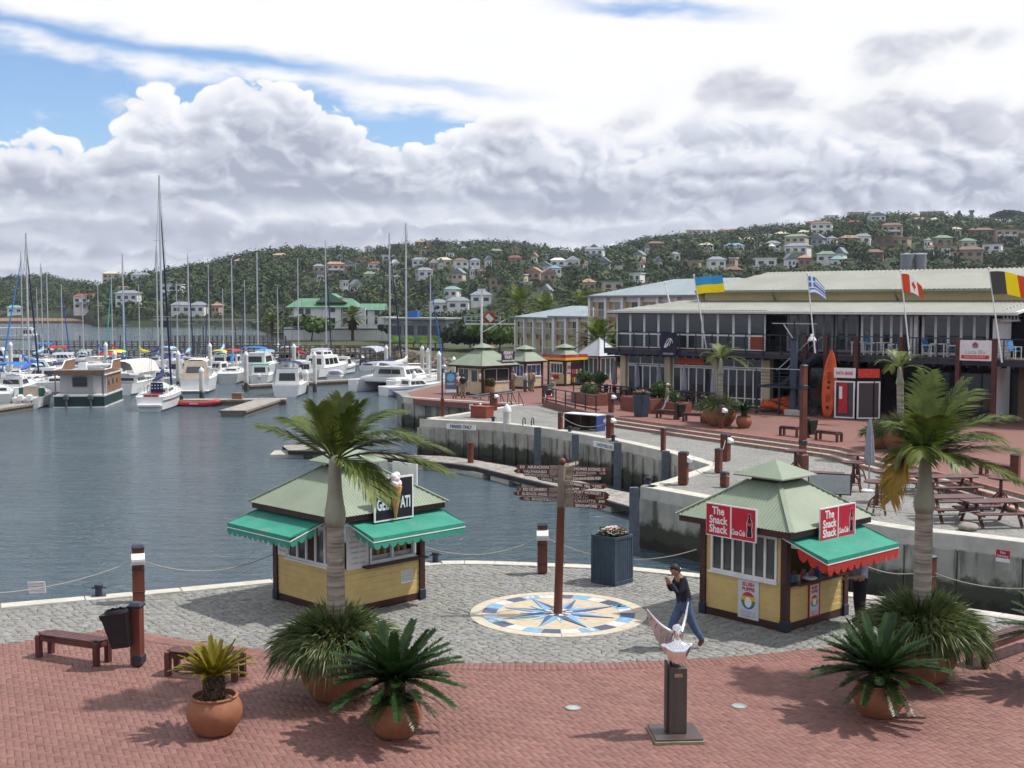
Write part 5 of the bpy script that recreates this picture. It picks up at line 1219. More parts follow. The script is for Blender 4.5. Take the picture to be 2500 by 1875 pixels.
# drink posters: lettering and colour bands kept, the mascot left out
def poster(parent, o, xd, w, h, framed):
 xd = Vector(xd).normalized(); n_ = Vector((xd.y, -xd.x, 0)); th = math.atan2(xd.y, xd.x); o = Vector(o)
 s_ = MB().box(o, (w, .014, h), th).build('poster', mat('poster_white', (.56, .58, .62), .5, var=.05), parent)
 if framed:
  for dx_, dz_, a, b in ((-w / 2, 0, .035, h + .035), (w / 2, 0, .035, h + .035), (0, h / 2, w - .036, .035), (0, -h / 2, w - .036, .035)): MB().box(o + xd * dx_ + Vector((0, 0, dz_)), (a, .03, b), th).build('poster_frame', M_awnr, s_)
 M_pr = mat('poster_red', (.42, .02, .04), .5, var=0); f = o + n_ * .008
 for i, t in enumerate(('SLUSH', 'PUPPIE')): text('lettering', t, h * .125, frame(f + Vector((0, 0, h * (.38 - .125 * i))), xd), M_pr, s_, bold=.005, depth=.001, sx=w / (h * .62))
 cz = f + Vector((0, 0, -h * .03)); r0 = w * .34; bands = [(.45, .04, .04), (.62, .45, .05), (.05, .25, .10), (.04, .12, .35)]
 for i, bc in enumerate(bands):
  a0, a1 = math.acos(1 - 2 * i / 4), math.acos(1 - 2 * (i + 1) / 4); pts_ = []
  for sgn in (1, -1):
   for q in range(7):
    a = a0 + (a1 - a0) * (q if sgn > 0 else 6 - q) / 6; pts_.append(cz + xd * math.sin(a) * r0 * sgn + Vector((0, 0, math.cos(a) * r0)))
  MB().plate(pts_, .002, n_).build('colour_band', mat('band_%d' % i, bc, .5, var=0), s_)
 MB().plate([cz + n_ * .003 + xd * math.cos(q * .5236) * r0 * .5 + Vector((0, 0, math.sin(q * .5236) * r0 * .62 - r0 * .2)) for q in range(12)], .002, n_).build('cup_panel', M_white, s_)
 for i, (t, mm) in enumerate((('FRUIT FLAVOURED ICE', M_inkb), ('BLUE RASPBERRY   COLA', M_inkb), ('STRAWBERRY   LIME', M_pr))): text('lettering', t, h * .042, frame(f + Vector((0, 0, -h * (.33 + i * .055))), xd), mm, s_, depth=.001, sx=.85 * w / (h * .55))
poster(ks, (-hS - .035, -.16, .54), (0, -1, 0), .56, .86, False); poster(ks, (-hS + 1.0, -hS - .04, .54), (1, 0, 0), .38, .72, True)
# -------- ice cream kiosk
GC = Vector((-3.86, 27.05, 0)); thG = R(45); gr_, gl_ = Vector((math.cos(thG), math.sin(thG), 0)), Vector((-math.sin(thG), math.cos(thG), 0)); hG = 1.20
cG = GC + (gr_ + gl_) * hG
kg = kiosk('ice_cream_kiosk', 'yellow boarded ice cream kiosk with green awnings and a black cone sign', (cG.x, cG.y, 0), thG, hG, wall=2.22, apex=3.18)
W_ = 2 * hG - .15
for o_, xd in (((-hG, hG - .075, 0), (0, -1, 0)), ((-hG + .075, -hG, 0), (1, 0, 0)), ((hG, -hG + .075, 0), (0, 1, 0)), ((hG - .075, hG, 0), (-1, 0, 0))): planks(kg, o_, xd, W_, .17, 1.06, M_cream)
window(kg, W_ - .42, .98, (-hG, hG - .47, 1.08), (0, -1, 0), 5, fr=.055, depth=.09); window(kg, W_ - .9, .98, (-hG + .85, -hG, 1.08), (1, 0, 0), 2, fr=.055, depth=.09, glass=False)
window(kg, W_ - .3, .98, (hG, -hG + .2, 1.08), (0, 1, 0), 4, fr=.055, depth=.09)
M_menu = mat('menu_board', (.60, .60, .61), .5, var=.04)
def menu(parent, o, xd, w, h):
 xd = Vector(xd).normalized(); n_ = Vector((xd.y, -xd.x, 0)); th = math.atan2(xd.y, xd.x); b = MB().box(o, (w, .02, h), th).build('menu_board', M_menu, parent)
 for i in range(7): text('lettering', ('GELATI', 'CONES  10.00', 'WAFFLES  12.50', 'SHAKES  14.00', 'COFFEE  8.00', 'SODA  6.50', 'WATER  6.00')[i], .06 if i else .085, frame(Vector(o) + n_ * .012 + Vector((0, 0, h * .38 - i * h * .125)), xd), M_inkb if i % 2 else M_ink, b, depth=.001, sx=.8 * w / .42)
menu(kg, (-hG - .05, hG - .30, 1.55), (0, -1, 0), .36, .92); menu(kg, (-hG + .48, -hG - .06, 1.52), (1, 0, 0), .62, .98)
MB().box((.3, -hG - .14, 1.05), (W_ * .8, .30, .045), 0).build('counter_shelf', M_maroon, kg); MB().box((.2, -hG + .3, 1.12), (1.5, .5, .22)).build('ice_cream_chest', M_steel, kg)
for i in range(6): MB().cyl((-.2 + i * .2, -hG + .12, 1.23), (-.2 + i * .2, -hG + .12, 1.5 + .05 * (i % 3)), .045, .06, 10).build('cone_stack', mat('wafer', (.45, .25, .09), .8, var=.15), kg)
MB().box((hG - .45, -hG - .02, .62), (.36, .03, .30)).build('vent', M_white, kg)
for i in range(5): MB().box((hG - .45, -hG - .04, .53 + i * .05), (.32, .02, .02)).build('vent_louvre', M_steel, kg)
awning(kg, (-hG - .10, hG + .35, 0), (0, -1, 0), 2 * hG + .1, 1.02, 2.20, 1.92, M_awn, M_awn, valance=.17, teeth=12)
awning(kg, (-hG + .1, -hG - .10, 0), (1, 0, 0), 2 * hG + .3, 1.02, 2.20, 1.92, M_awn, M_awn, valance=.17, teeth=12)
awning(kg, (hG + .10, -hG + .2, 0), (0, 1, 0), 2 * hG - .2, .95, 2.20, 1.95, M_awn, M_awn, valance=.17, teeth=10)
def gelati(parent, o, xd, w, h, cone=True):
 xd = Vector(xd).normalized(); n_ = Vector((xd.y, -xd.x, 0)); th = math.atan2(xd.y, xd.x); o = Vector(o); M_bk = mat('sign_black', (.012, .013, .02), .4, var=.1)
 s_ = MB().box(o, (w, .03, h), th).build('cone_sign', M_white, parent); MB().box(o + n_ * .016, (w - .08, .008, h - .08), th).build('black_panel', M_bk, s_)
 if not cone: return
 M_gl = mat('ice_blue_print', (.56, .68, .72), .5, var=.05)
 for t, x in (('GEL', -w * .29), ('ATI', w * .29)): text('lettering', t, .36, frame(o + n_ * .022 + xd * x + Vector((0, 0, -h * .12)), xd), M_gl, s_, bold=.012, depth=.001, sx=.54)
 cb = o + n_ * .06 + Vector((0, 0, -h * .47)); ct = cb + Vector((0, 0, .74)); MB().cyl(cb, ct, .02, .155, 16).build('cone', mat('wafer_cone', (.50, .27, .10), .75, var=.3, vscale=7, bump=.4, bscale=30), s_)
 sc_ = MB()
 for dx_, dz_, r in ((-.05, .05, .115), (.06, .06, .105), (0.0, .17, .11), (.04, .25, .085), (-.03, .22, .09)): sc_.ball(ct + xd * dx_ + Vector((0, 0, dz_)), r, 14, (1, 1, .92))
 sc_.build('ice_cream', mat('vanilla_ice', (.68, .62, .60), .6, var=.15, vscale=9, bump=.3, bscale=14), s_, smooth=True)
gelati(kg, (-.02, -hG - .50, 2.60), (1, 0, 0), 1.14, .98); gelati(kg, (hG + .12, -.5, 2.70), (0, 1, 0), .9, .95, cone=False)
sd = kg
MB().plate([(hG - .2 + .16 * math.cos(q * .35), -.05, 3.02 + .22 * math.sin(q * .35)) for q in range(18)], .02, (0, -1, 0)).build('round_sign', mat('grey_disc', (.22, .24, .23), .5, var=.1), kg)
# ================================================================ RESTAURANT BUILDING ON THE TERRACE
M_stucco = mat('cream_stucco', (.50, .43, .29), .85, var=.07, vscale=1.0, dirt=((.42, .36, .25), .58, .8, .8)); M_yel = mat('yellow_stucco', (.62, .50, .27), .85, var=.06, vscale=.8)
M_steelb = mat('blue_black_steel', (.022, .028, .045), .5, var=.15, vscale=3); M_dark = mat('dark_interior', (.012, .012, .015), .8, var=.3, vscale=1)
M_roofs = mat('grey_green_roof', (.27, .275, .235), .6, var=.10, vscale=.4, dirt=((.23, .235, .20), .55, .8, .5)); M_gut = mat('pale_gutter', (.55, .56, .52), .5, var=.06)
M_gutg = mat('green_gutter', (.20, .26, .20), .5, var=.1); M_deckw = mat('deck_timber', (.10, .06, .05), .7, var=.3, vscale=3)
BO = Vector((7.0, 83.6, TER)); BTH = math.atan2(-.656, .755); BU, BN = Vector((.755, -.656, 0)), Vector((.656, .755, 0))
def bl(x, y, z=0.0): return BO + BU * x + BN * y + Vector((0, 0, z))
rb = thing('restaurant_building', 'two-storey waterfront restaurant building with long pale roof and balcony', 'building', BO, BTH)
DK, RL, GT = 3.55, 4.62, 6.0      # deck, rail and gutter heights above the terrace
XE = 30.0
# core and dark ground floor
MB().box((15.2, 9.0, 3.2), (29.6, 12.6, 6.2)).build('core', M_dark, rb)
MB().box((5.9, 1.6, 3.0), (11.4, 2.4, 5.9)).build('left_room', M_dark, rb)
MB().box((5.9, .36, 3.30), (12.0, .5, .40)).build('band_beam', M_steelb, rb)
for x in (.62, 4.22, 7.8, 11.5): MB().box((x + .12, .12, 1.55), (.42 if x < 11 else .55, .42, 3.1), ch=.01).build('pier', M_stucco, rb)
# ground-floor bays: transom lights over folding doors
for x0, x1, k in ((1.0, 4.05, 5), (4.62, 7.68, 5), (8.2, 11.25, 5)):
 w = x1 - x0
 window(rb, w, .62, (x0, .14, 2.46), (1, 0, 0), 3, fr=.07, name='transom_window', sill=False); window(rb, w, 2.36, (x0, .14, .06), (1, 0, 0), k, fr=.085, rails=(.5,), name='folding_door', sill=False)
MB().box((6.1, -.02, 2.78), (2.0, .08, .34)).build('sign_panel', mat('orange_sign', (.55, .07, .02), .5, var=.1), rb); text('lettering', 'ITALIAN RESTAURANT', .16, frame((6.1, -.08, 2.45), (1, 0, 0)), M_white, rb, depth=.004)
# upper glazed room on the left
n_b = 10; bw = 11.3 / n_b
for i in range(n_b):
 x = .40 + bw * i
 window(rb, bw - .012, 1.45, (x, -.32, DK + .98), (1, 0, 0), 1, fr=.075, name='window', sill=False); window(rb, bw - .012, .92, (x, -.32, DK + .05), (1, 0, 0), 1, fr=.06, ma_g=(mat('orange_panel', (.30, .05, .02), .6) if i == 9 else None), name='lower_panel', sill=False)
MB().box((6.0, -.30, DK + 2.49), (11.6, .12, .14)).build('head_beam', mat('brown_fascia', (.15, .06, .035), .6, var=.2), rb)
window(rb, 2.2, 1.45, (.38, 1.9, DK + .98), (0, -1, 0), 2, fr=.075, name='window', sill=False); window(rb, 2.2, .92, (.38, 1.9, DK + .05), (0, -1, 0), 2, fr=.06, name='lower_panel', sill=False)
# balcony deck with joists and rail
MB().box((15.0, .2, DK - .04), (XE, 2.8, .09)).build('deck', M_deckw, rb); MB().box((15.0, -1.20, DK - .22), (XE, .08, .30)).build('deck_fascia', M_steelb, rb)
for i in range(48): MB().box((.3 + i * .62, -.85, DK - .38), (.07, .75, .22)).build('joist', M_steelb, rb)
MB().box((15, -1.26, RL), (XE, .07, .06)).build('hand_rail', M_steelb, rb)
for z in (.18, .36, .54, .72): MB().box((15, -1.26, DK + z), (XE, .014, .014)).build('rail_wire', M_steelb, rb)
for i in range(26): MB().box((.05 + i * 1.2, -1.26, DK + .42), (.055, .055, 1.26)).build('baluster', M_steelb, rb)
for x in (14.9, 16.25, 18.15, 20.85, 24.05, 26.0): MB().box((x, -1.34, RL / 2), (.24, .22, RL + .02), ch=.015).build('deck_post', M_wood, rb)
# stair core
M_mul = mat('grey_frame', (.20, .20, .22), .5, var=.1)
# upper right glazing set back under the roof
for x0, n, mm in ((12.6, 2, M_mul), (14.4, 2, M_mul), (15.8, 2, M_mul), (17.45, 5, M_white), (21.15, 5, M_white)):
 w = {12.6: 1.5, 14.4: 1.3, 15.8: 1.5, 17.45: 3.15, 21.15: 3.8}[x0]; window(rb, w, 2.35, (x0, .7, DK + .05), (1, 0, 0), n, fr=.15, ma_f=mm, name='glass_door', sill=False)
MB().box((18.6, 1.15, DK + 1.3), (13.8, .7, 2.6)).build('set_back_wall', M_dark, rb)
MB().box((20.86, .6, DK + 1.2), (.22, .22, 2.4)).build('white_pier', M_white, rb)
MB().box((25.55, 1.0, 2.9), (.16, 2.4, 5.6)).build('end_post', M_white, rb)
# ground floor right: dark shop fronts and the brown wall at the end
for x0, w in ((13.3, 3.0), (19.2, 3.2), (22.8, 3.6)): window(rb, w, 2.5, (x0, 2.4, .1), (1, 0, 0), 3, fr=.08, ma_f=M_steelb, name='shop_window', sill=False)
MB().box((28.0, 1.2, 1.6), (3.0, .4, 3.2)).build('brown_wall', mat('brown_wall', (.13, .085, .055), .8, var=.15), rb)
# lower lean-to roof
m_ = MB(); corrugated(m_, (.0, -1.0, GT), (27.0, -1.0, GT), (27.0, 5.2, 6.62 + .1), (2.0, 5.2, 6.62 + .1), .26, .022); m_.build('lower_roof', M_roofs, rb, smooth=True)
m_ = MB(); corrugated(m_, (0, 6.0, GT), (.0, -1.0, GT), (2.0, 5.2, 6.72), (2.0, 5.2, 6.72), .26, .022); m_.build('lower_roof_hip', M_roofs, rb, smooth=True)
MB().box((13.5, -1.06, GT - .03), (27.1, .14, .14)).build('gutter', M_gut, rb); MB().box((13.5, -.6, GT - .14), (27.0, .7, .05)).build('eave_soffit', M_steelb, rb)
for i in range(19): MB().box((12.6 + i * .78, -.98, GT - .18), (.05, .09, .10)).build('gutter_bracket', M_steelb, rb)
m_ = MB(); m_.bar((27.0, -1.0, GT + .02), (27.0, 5.2, 6.74), .16, .12); m_.build('verge_board', M_white, rb)
for i in range(8): MB().box((25.9, .2 + i * .55, GT - .1 + i * .04), (.06, .08, .62 + i * .06)).build('gable_slat', M_white, rb)
MB().box((25.9, 2.0, GT - .42), (.1, 4.2, .10)).build('gable_rail', M_white, rb)
# clerestory and main roof
MB().box((16.4, 8.8, 6.9), (25.0, 7.4, 1.1)).build('clerestory_wall', M_yel, rb)
MB().box((16.4, 4.42, 7.33), (25.6, .14, .13)).build('upper_gutter', M_gutg, rb)
m_ = MB(); corrugated(m_, (3.4, 4.5, 7.40), (29.4, 4.5, 7.40), (29.4, 12.0, 8.78), (5.0, 12.0, 8.78), .30, .03); m_.build('main_roof', M_roofs, rb, smooth=True)
m_ = MB(); corrugated(m_, (5.0, 12.0, 8.78), (29.4, 12.0, 8.78), (29.4, 19.5, 7.4), (5.0, 19.5, 7.4), .30, .03); m_.build('main_roof_back', M_roofs, rb, smooth=True)
MB().add([(3.4, 4.5, 7.36), (5.0, 12, 8.70), (5.0, 19.5, 7.36), (5.0, 19.5, 5.9), (4.2, 5.3, 5.9)], [(0, 1, 2, 3, 4)]).build('gable_wall', M_yel, rb)
for x in (9.4, 17.8): MB().cyl((x, 4.35, 7.35), (x, 4.98, 6.72), .07, .07, 8).build('downpipe', M_gutg, rb)
MB().cyl((24.4, 9.2, 8.2), (24.4, 9.2, 8.95), .14, .14, 10).build('roof_vent', M_steel, rb)
# steel staircase to the balcony
stc = thing('staircase', 'dark blue steel staircase with landing up to the balcony', 'staircase', bl(12.6, -2.6), BTH)
MB().box((1.5, .4, 1.62), (3.0, 1.9, .10)).build('landing', M_steelb, stc)
for x in (.1, 1.6, 2.9): MB().box((x, -.5, .8), (.10, .10, 1.6)).build('leg', M_steelb, stc); MB().box((x, -.52, 2.15), (.06, .06, 1.1)).build('baluster', M_steelb, stc)
for z in (.2, .4, .6, .8): MB().box((1.5, -.53, 1.66 + z), (3.0, .025, .025)).build('rail_wire', M_steelb, stc)
MB().box((1.5, -.54, 2.70), (3.1, .06, .05)).build('hand_rail', M_steel, stc)
for i in range(11): MB().box((1.3 + i * .20, 1.0 - .0, 1.75 + i * .17), (.30, 1.1, .04)).build('tread', M_steelb, stc)
for y in (.45, 1.55): MB().bar((1.2, y, 1.7), (3.5, y, 3.65), .05, .22).build('stringer', M_steelb, stc); MB().bar((.9, y - .02, 2.55), (3.3, y - .02, 4.6), .045, .045).build('sloping_rail', M_steel, stc)
MB().cyl((2.2, .1, 0), (2.2, .1, 4.3), .22, .22, 14).build('column', mat('steel_blue_column', (.055, .075, .12), .5, var=.1), stc)
MB().box((2.2, .1, 5.35), (2.9, .05, .05)).build('lamp_arm', M_steel, stc); MB().bar((2.2, .1, 4.3), (2.2, .1, 5.6), .08).build('mast_head', M_steelb, stc); MB().bar((1.5, .1, 5.3), (2.1, .1, 4.5), .05).build('lamp_arm_brace', M_steel, stc)
lp = MB(); lp.lathe([(.04, .42), (.10, .40), (.11, .28), (.16, .22), (.24, .10), (.27, 0), (.24, .02)], 16, (3.55, -.3, 4.35)); lp.build('lamp_shade', M_white, stc, smooth=True)
# rescue boats stored under the stairs, bicycle, kayak, glass shop
fk = thing('folded_raft', 'orange rafts heaped under the staircase', 'raft', bl(13.3, -1.7), BTH)
r2 = random.Random(2); M_or = mat('orange_hull', (.52, .075, .014), .5, var=.2, vscale=3)
for i in range(5): MB().tube([Vector((-1.0 + j * .42, -.25 + i * .16, .30 + i * .10 + .14 * math.sin(j * .9 + i))) for j in range(7)], [.08, .20, .22, .2, .22, .2, .06], 10).build('tube', M_or, fk, smooth=True)
MB().box((0.2, .1, .09), (2.6, .9, .08)).build('trolley', M_steelb, fk)
for x in (-.9, 1.2): MB().box((x, .1, .03), (.08, .8, .06)).build('trolley_foot', M_steelb, fk)
cb = thing('concrete_block', 'pale concrete footing block under the staircase column', 'block', bl(15.1, -3.0), BTH); MB().box((0, 0, .17), (1.0, .5, .34), ch=.03).build('block', M_conc, cb)
kb = g(2019, 1021, TER); ky = thing('kayak', 'bright orange sit-on kayak stood upright against the building', 'kayak', (kb.x, kb.y, TER), BTH + .15); ky.rotation_euler = (R(-5), R(1.5), BTH + .15)
km = MB(); prof = [(0, .12, .06), (.25, .26, .13), (.7, .36, .17), (1.4, .42, .19), (2.1, .42, .19), (2.9, .36, .17), (3.4, .25, .13), (3.75, .12, .08), (3.92, .02, .02)]
vs, fs = [], []; nn = 16
for z, hw, dp in prof:
 for q in range(nn):
  a = 6.2832 * q / nn; vs.append((math.cos(a) * hw, math.sin(a) * dp * (1 if math.sin(a) > 0 else .55), z))
for i in range(len(prof) - 1):
 for q in range(nn): a, b = i * nn + q, i * nn + (q + 1) % nn; fs.append((a, b, b + nn, a + nn))
fs.append(tuple(range(nn - 1, -1, -1))); km.add(vs, fs); km.build('hull', M_or, ky, smooth=True)
M_ord = mat('orange_recess', (.33, .040, .010), .6, var=.2)
for z, hh, ww in ((1.15, .62, .22), (2.45, .60, .22)): MB().ball((0, -.085, z), .3, 14, (ww * 2.6, .12, hh * 1.3)).build('seat_well', M_ord, ky, smooth=True)
for z in (.62, 1.75, 2.05): MB().cyl((0, -.12, z), (0, -.05, z), .09, .09, 14).build('hatch', M_black, ky)
for z in (.95, 1.35, 2.2, 2.6, 2.9, 3.1, 3.3): MB().box((0, -.115, z), (.30, .02, .02)).build('ridge', M_ord, ky)
sh = g(2088, 1025, TER); gs = thing('glass_shop', 'small white-framed glass shop with a white sign beside the kayak', 'shop', (sh.x, sh.y, TER), BTH + R(8))
window(gs, 1.15, 2.1, (-1.22, .05, .06), (1, 0, 0), 1, fr=.08, name='shop_window', sill=False); window(gs, 1.3, 2.1, (.08, .0, .06), (.82, .57, 0), 1, fr=.08, name='shop_window', sill=False)
MB().box((-.1, 1.1, 1.3), (2.0, 1.2, 2.6)).build('interior', M_dark, gs)
MB().box((-.64, -.03, 2.62), (1.2, .10, .55)).build('sign_board', M_white, gs); text('lettering', 'PASTA SEGUE', .24, frame((-.64, -.085, 2.60), (1, 0, 0)), mat('sign_scarlet', (.60, .035, .02), .5, var=0), gs, bold=.008, depth=.003, sx=.66)
MB().box((.62, .32, 2.62), (1.2, .08, .5), .6).build('sign_board', mat('flame_sign', (.60, .04, .02), .5, var=.2), gs)
MB().box((-.72, .0, 1.2), (.5, .03, 1.7)).build('poster', mat('shop_red', (.42, .02, .03), .6, var=.15), gs); MB().box((-.85, -.03, 1.5), (.18, .02, .7)).build('price_list', M_white, gs)
bk = thing('bicycle', 'dark bicycle leaning between the kayak and the staircase', 'bicycle', bl(15.6, -2.6), BTH)
for x in (-.5, .5):
 w_ = MB(); w_.tube([(x + .33 * math.cos(a * .3927), 0, .34 + .33 * math.sin(a * .3927)) for a in range(17)], .022, 6, cap=False); wo = w_.build('wheel', M_black, bk)
 for q in range(5): MB().bar((x - .31 * math.cos(q * .63), 0, .34 - .31 * math.sin(q * .63)), (x + .31 * math.cos(q * .63), 0, .34 + .31 * math.sin(q * .63)), .006).build('spoke', M_steel, wo)
fm = MB(); fm.bar((-.5, 0, .34), (-.1, 0, .34), .03).bar((-.1, 0, .34), (.32, 0, .82), .035).bar((-.22, 0, .82), (.32, 0, .82), .035).bar((-.1, 0, .34), (-.22, 0, .92), .03).bar((-.5, 0, .34), (-.2, 0, .8), .025).bar((.5, 0, .34), (.34, 0, 1.0), .03); fm.build('frame', M_steelb, bk)
MB().box((-.24, 0, .95), (.26, .14, .06), ch=.02).build('saddle', M_black, bk); MB().bar((.34, -.28, 1.02), (.34, .28, 1.02), .03).build('handlebar', M_black, bk)
# banners and signs hanging on the balcony
bn = thing('banner', 'dark navy banner with a white crest hanging on the balcony rail', 'banner', bl(5.25, -1.34, DK - .42), BTH)
MB().box((0, 0, .75), (1.25, .03, 1.5)).build('cloth', mat('banner_navy', (.014, .014, .04), .7, var=.15), bn)
cr = MB()
for k in range(5): cr.tube([(.32 * math.cos(a * .5 + k) * (1 - .1 * k), -.03, .85 + .30 * math.sin(a * .7 + k * 1.3)) for a in range(8)], .022, 5)
cr.build('crest', M_txtw2, bn); text('lettering', 'LARGO BAR', .15, frame((0, -.03, .16), (1, 0, 0)), M_txtw2, bn, depth=.004)
ls = thing('restaurant_sign', 'white restaurant sign with a blue shell mark on the balcony rail', 'sign', bl(25.0, -1.42, DK - .1), BTH)
MB().box((0, 0, .55), (1.85, .04, 1.1)).build('board', M_white, ls)
MB().plate([Vector((.17 * math.cos(a * .3142), -.025, .78 + .22 * math.sin(a * .3142))) for a in range(11)], .01, (0, -1, 0)).build('shell_mark', mat('shell_red', (.45, .05, .06), .6, var=0), ls); MB().box((0, -.03, .74), (.26, .012, .12)).build('shell_base', mat('shell_blue', (.05, .25, .5), .6, var=0), ls)
text('lettering', 'Lucia Blu', .30, frame((0, -.024, .46), (1, 0, 0)), mat('grey_print', (.35, .35, .37), .6, var=0), ls, depth=.003); MB().box((0, -.028, .20), (1.5, .012, .2)).build('red_strip', MATS['sign_scarlet'], ls); text('lettering', 'RESTAURANT', .14, frame((0, -.038, .20), (1, 0, 0)), M_txtw2, ls, depth=.003, space=1.4)
# white and blue chairs, white tables on the balcony
M_bluec = mat('blue_sling', (.05, .20, .42), .6, var=.1)
def deck_chair(label, x, y, rz):
 r = thing('deck_chair', label, 'chair', bl(x, y, DK + .01), BTH + rz, 'white and blue chairs on the balcony')
 for sx in (-1, 1):
  for sy in (-1, 1): MB().box((sx * .25, sy * .23, .32), (.04, .04, .64)).build('leg', M_white, r)
  MB().box((sx * .25, 0, .64), (.05, .52, .04)).build('arm', M_white, r)
 MB().box((0, 0, .42), (.46, .46, .03)).build('seat', M_bluec, r); q = MB(); q.M = Matrix.Translation((0, .25, .70)) @ Matrix.Rotation(R(-14), 4, 'X'); q.box((0, 0, 0), (.48, .03, .55)); q.build('backrest', M_bluec, r)
 return r
def deck_table(label, x, y):
 r = thing('deck_table', label, 'table', bl(x, y, DK + .01), BTH, 'white tables on the balcony'); MB().box((0, 0, .72), (.85, .85, .04), ch=.01).build('table_top', M_white, r)
 for sx in (-1, 1):
  for sy in (-1, 1): MB().box((sx * .36, sy * .36, .35), (.05, .05, .70)).build('leg', M_white, r)
CH = [(18.6, 'first blue chair from the kayak on the balcony'), (19.9, 'second blue chair from the kayak on the balcony'), (22.0, 'blue chair left of the pair by the white balcony sign'), (23.3, 'blue chair just left of the white restaurant sign'), (26.7, 'blue chair at the far right end of the balcony'), (27.7, 'blue chair half cut by the right picture edge')]
for i, (x, lb) in enumerate(CH): deck_chair(lb, x, -.35, (-1) ** i * 1.3)
for x, lb in ((19.2, 'white balcony table between the first two blue chairs'), (18.0, 'white balcony table nearest the kayak tip'), (22.7, 'white balcony table left of the restaurant sign')): deck_table(lb, x, -.5)
# ---------------------------------------------------------------- flags on slanting poles
def flag(label, base, top, cols, w, h, kind, slack=0.0, swing=0.0, droop=.0):
 base, top = Vector(base), Vector(top); r = thing('flag', label, 'flag', base, 0, 'flags on slanting white poles along the balcony')
 d = (top - base); MB().tube([(0, 0, 0), d], [.045, .03], 8).build('pole', M_white, r); MB().ball(d, .07, 8).build('pole_knob', M_white, r)
 n1, n2 = 22, 12; t0 = d.normalized(); o = d * .965; ux = (BU * math.cos(swing) + BN * math.sin(swing)).normalized()
 def pt(i, j):
  s_, t = i / n1, j / n2; x = w * s_ * (1 - slack * .35 * s_); wave = .10 * math.sin(s_ * 7.0 + t * 1.5) * s_ ** .6
  p = o - t0 * h * t * (1 - slack * .45 * s_) + ux * x + BN * wave - Vector((0, 0, 1)) * droop * w * (s_ ** 1.6) + Vector((0, 0, .05 * math.sin(s_ * 5)))
  return p
 groups_ = {}
 for i in range(n1):
  for j in range(n2): groups_.setdefault(kind((i + .5) / n1, (j + .5) / n2), []).append((i, j))
 for key, cells in groups_.items():
  m_ = MB()
  for i, j in cells: m_.add([pt(i, j), pt(i + 1, j), pt(i + 1, j + 1), pt(i, j + 1)], [(0, 1, 2, 3)])
  m_.build('cloth', cols[key], r, smooth=True)
 return r
def fm_(n, c): return leaf_mat('flag_' + n, c, c, 2, .35, .8)
f_b, f_y, f_w, f_r, f_k, f_gb = fm_('blue', (.04, .26, .52)), fm_('yellow', (.75, .58, .01)), fm_('white', (.68, .68, .70)), fm_('red', (.52, .06, .02)), fm_('black', (.06, .055, .06)), fm_('greek', (.05, .17, .45))
flag('blue and yellow flag on the leftmost full flagpole', at(1725, 852, 77.5), at(1694, 672, 77.5), [f_b, f_y], 1.75, 1.05, lambda s_, t: 0 if t < .5 else 1, swing=.25, droop=-.13)
def greek(s_, t):
 if s_ < .38 and t < 5 / 9: return 1 if abs(s_ - .19) < .04 or abs(t - 5 / 18) < .06 else 0
 return 0 if int(t * 9) % 2 == 0 else 1
flag('blue and white striped flag with a cross', at(1990, 862, 70.5), at(1971, 668, 70.5), [f_gb, f_w], 1.45, 1.05, greek, slack=.7, swing=-.1, droop=.42)
def canada(s_, t):
 if s_ < .30 or s_ > .74: return 0
 x, y = (s_ - .52) / .20, (t - .5) / .5
 return 0 if abs(x) + abs(y) * 1.1 < .62 and not (abs(x) > .25 and y > .3) or (abs(x) < .08 and .3 < y < .75) else 1
flag('red and white flag with a leaf', at(2222, 880, 66.8), at(2199, 661, 66.8), [f_r, f_w], 1.6, 1.05, canada, slack=.7, swing=-.1, droop=.40)
flag('black yellow and red flag at the right edge', at(2446, 885, 63.6), at(2414, 655, 63.6), [f_k, f_y, f_r], 2.1, 1.2, lambda s_, t: 0 if s_ < .36 else (1 if s_ < .68 else 2), slack=.1, swing=.1, droop=.15)
bp = thing('flagpole', 'bare white flagpole leaning behind the left end of the roof', 'flagpole', at(1635, 740, 84)); MB().tube([(0, 0, 0), at(1623, 690, 84) - at(1635, 740, 84)], [.05, .04], 8).build('pole', M_white, bp); MB().ball(at(1623, 690, 84) - at(1635, 740, 84), .08, 8).build('pole_knob', M_white, bp)
# ================================================================ FAR QUAY, TERRACE AND TICKET KIOSKS
gT = lambda px, py: g(px, py, TER)
# bollards with lamps
BOL = {}
def fb(key, label, px, py, pt, z=0.0, lamp=True, sides=1, w=.25, rz=.9):
 p = g(px, py, z); H_ = zat(pt, p.y) - z; BOL[key] = (p, H_); lamp_post(label, p, H_, rz, lamp, sides=sides, w=w)
fb('a', 'timber bollard with two white lamps beside the blue ferry counter', 1489, 1072, 1014, sides=2, w=.30)
fb('b', 'slim timber bollard on the quay edge above the vessels sign', 1619, 1105, 1046, lamp=False, w=.18)
fb('c', 'tall timber bollard with a white lamp at the foot of the terrace steps', 1771, 1126, 1061, rz=.9, w=.34)
fb('d', 'thick timber bollard with a lamp at the corner of the stepped quay', 1668, 1184, 1104, rz=1.2, w=.34)
fb('e', 'timber bollard without a lamp on the pale quay return', 1754, 1155, 1096, lamp=False, w=.24)
fb('f', 'timber bollard just above the snack kiosk sign', 1769, 1190, 1153, lamp=False, w=.26)
fb('g', 'slim timber bollard left of the blue ferry counter', 1368, 1050, 1008, lamp=False, w=.20)
fb('h', 'timber lamp bollard on the terrace left of the tapered flower planter', 1492, 1007, 959, TER, w=.26)
fb('i', 'timber lamp bollard in front of the pot on the terrace', 1761, 1046, 990, TER, w=.26)
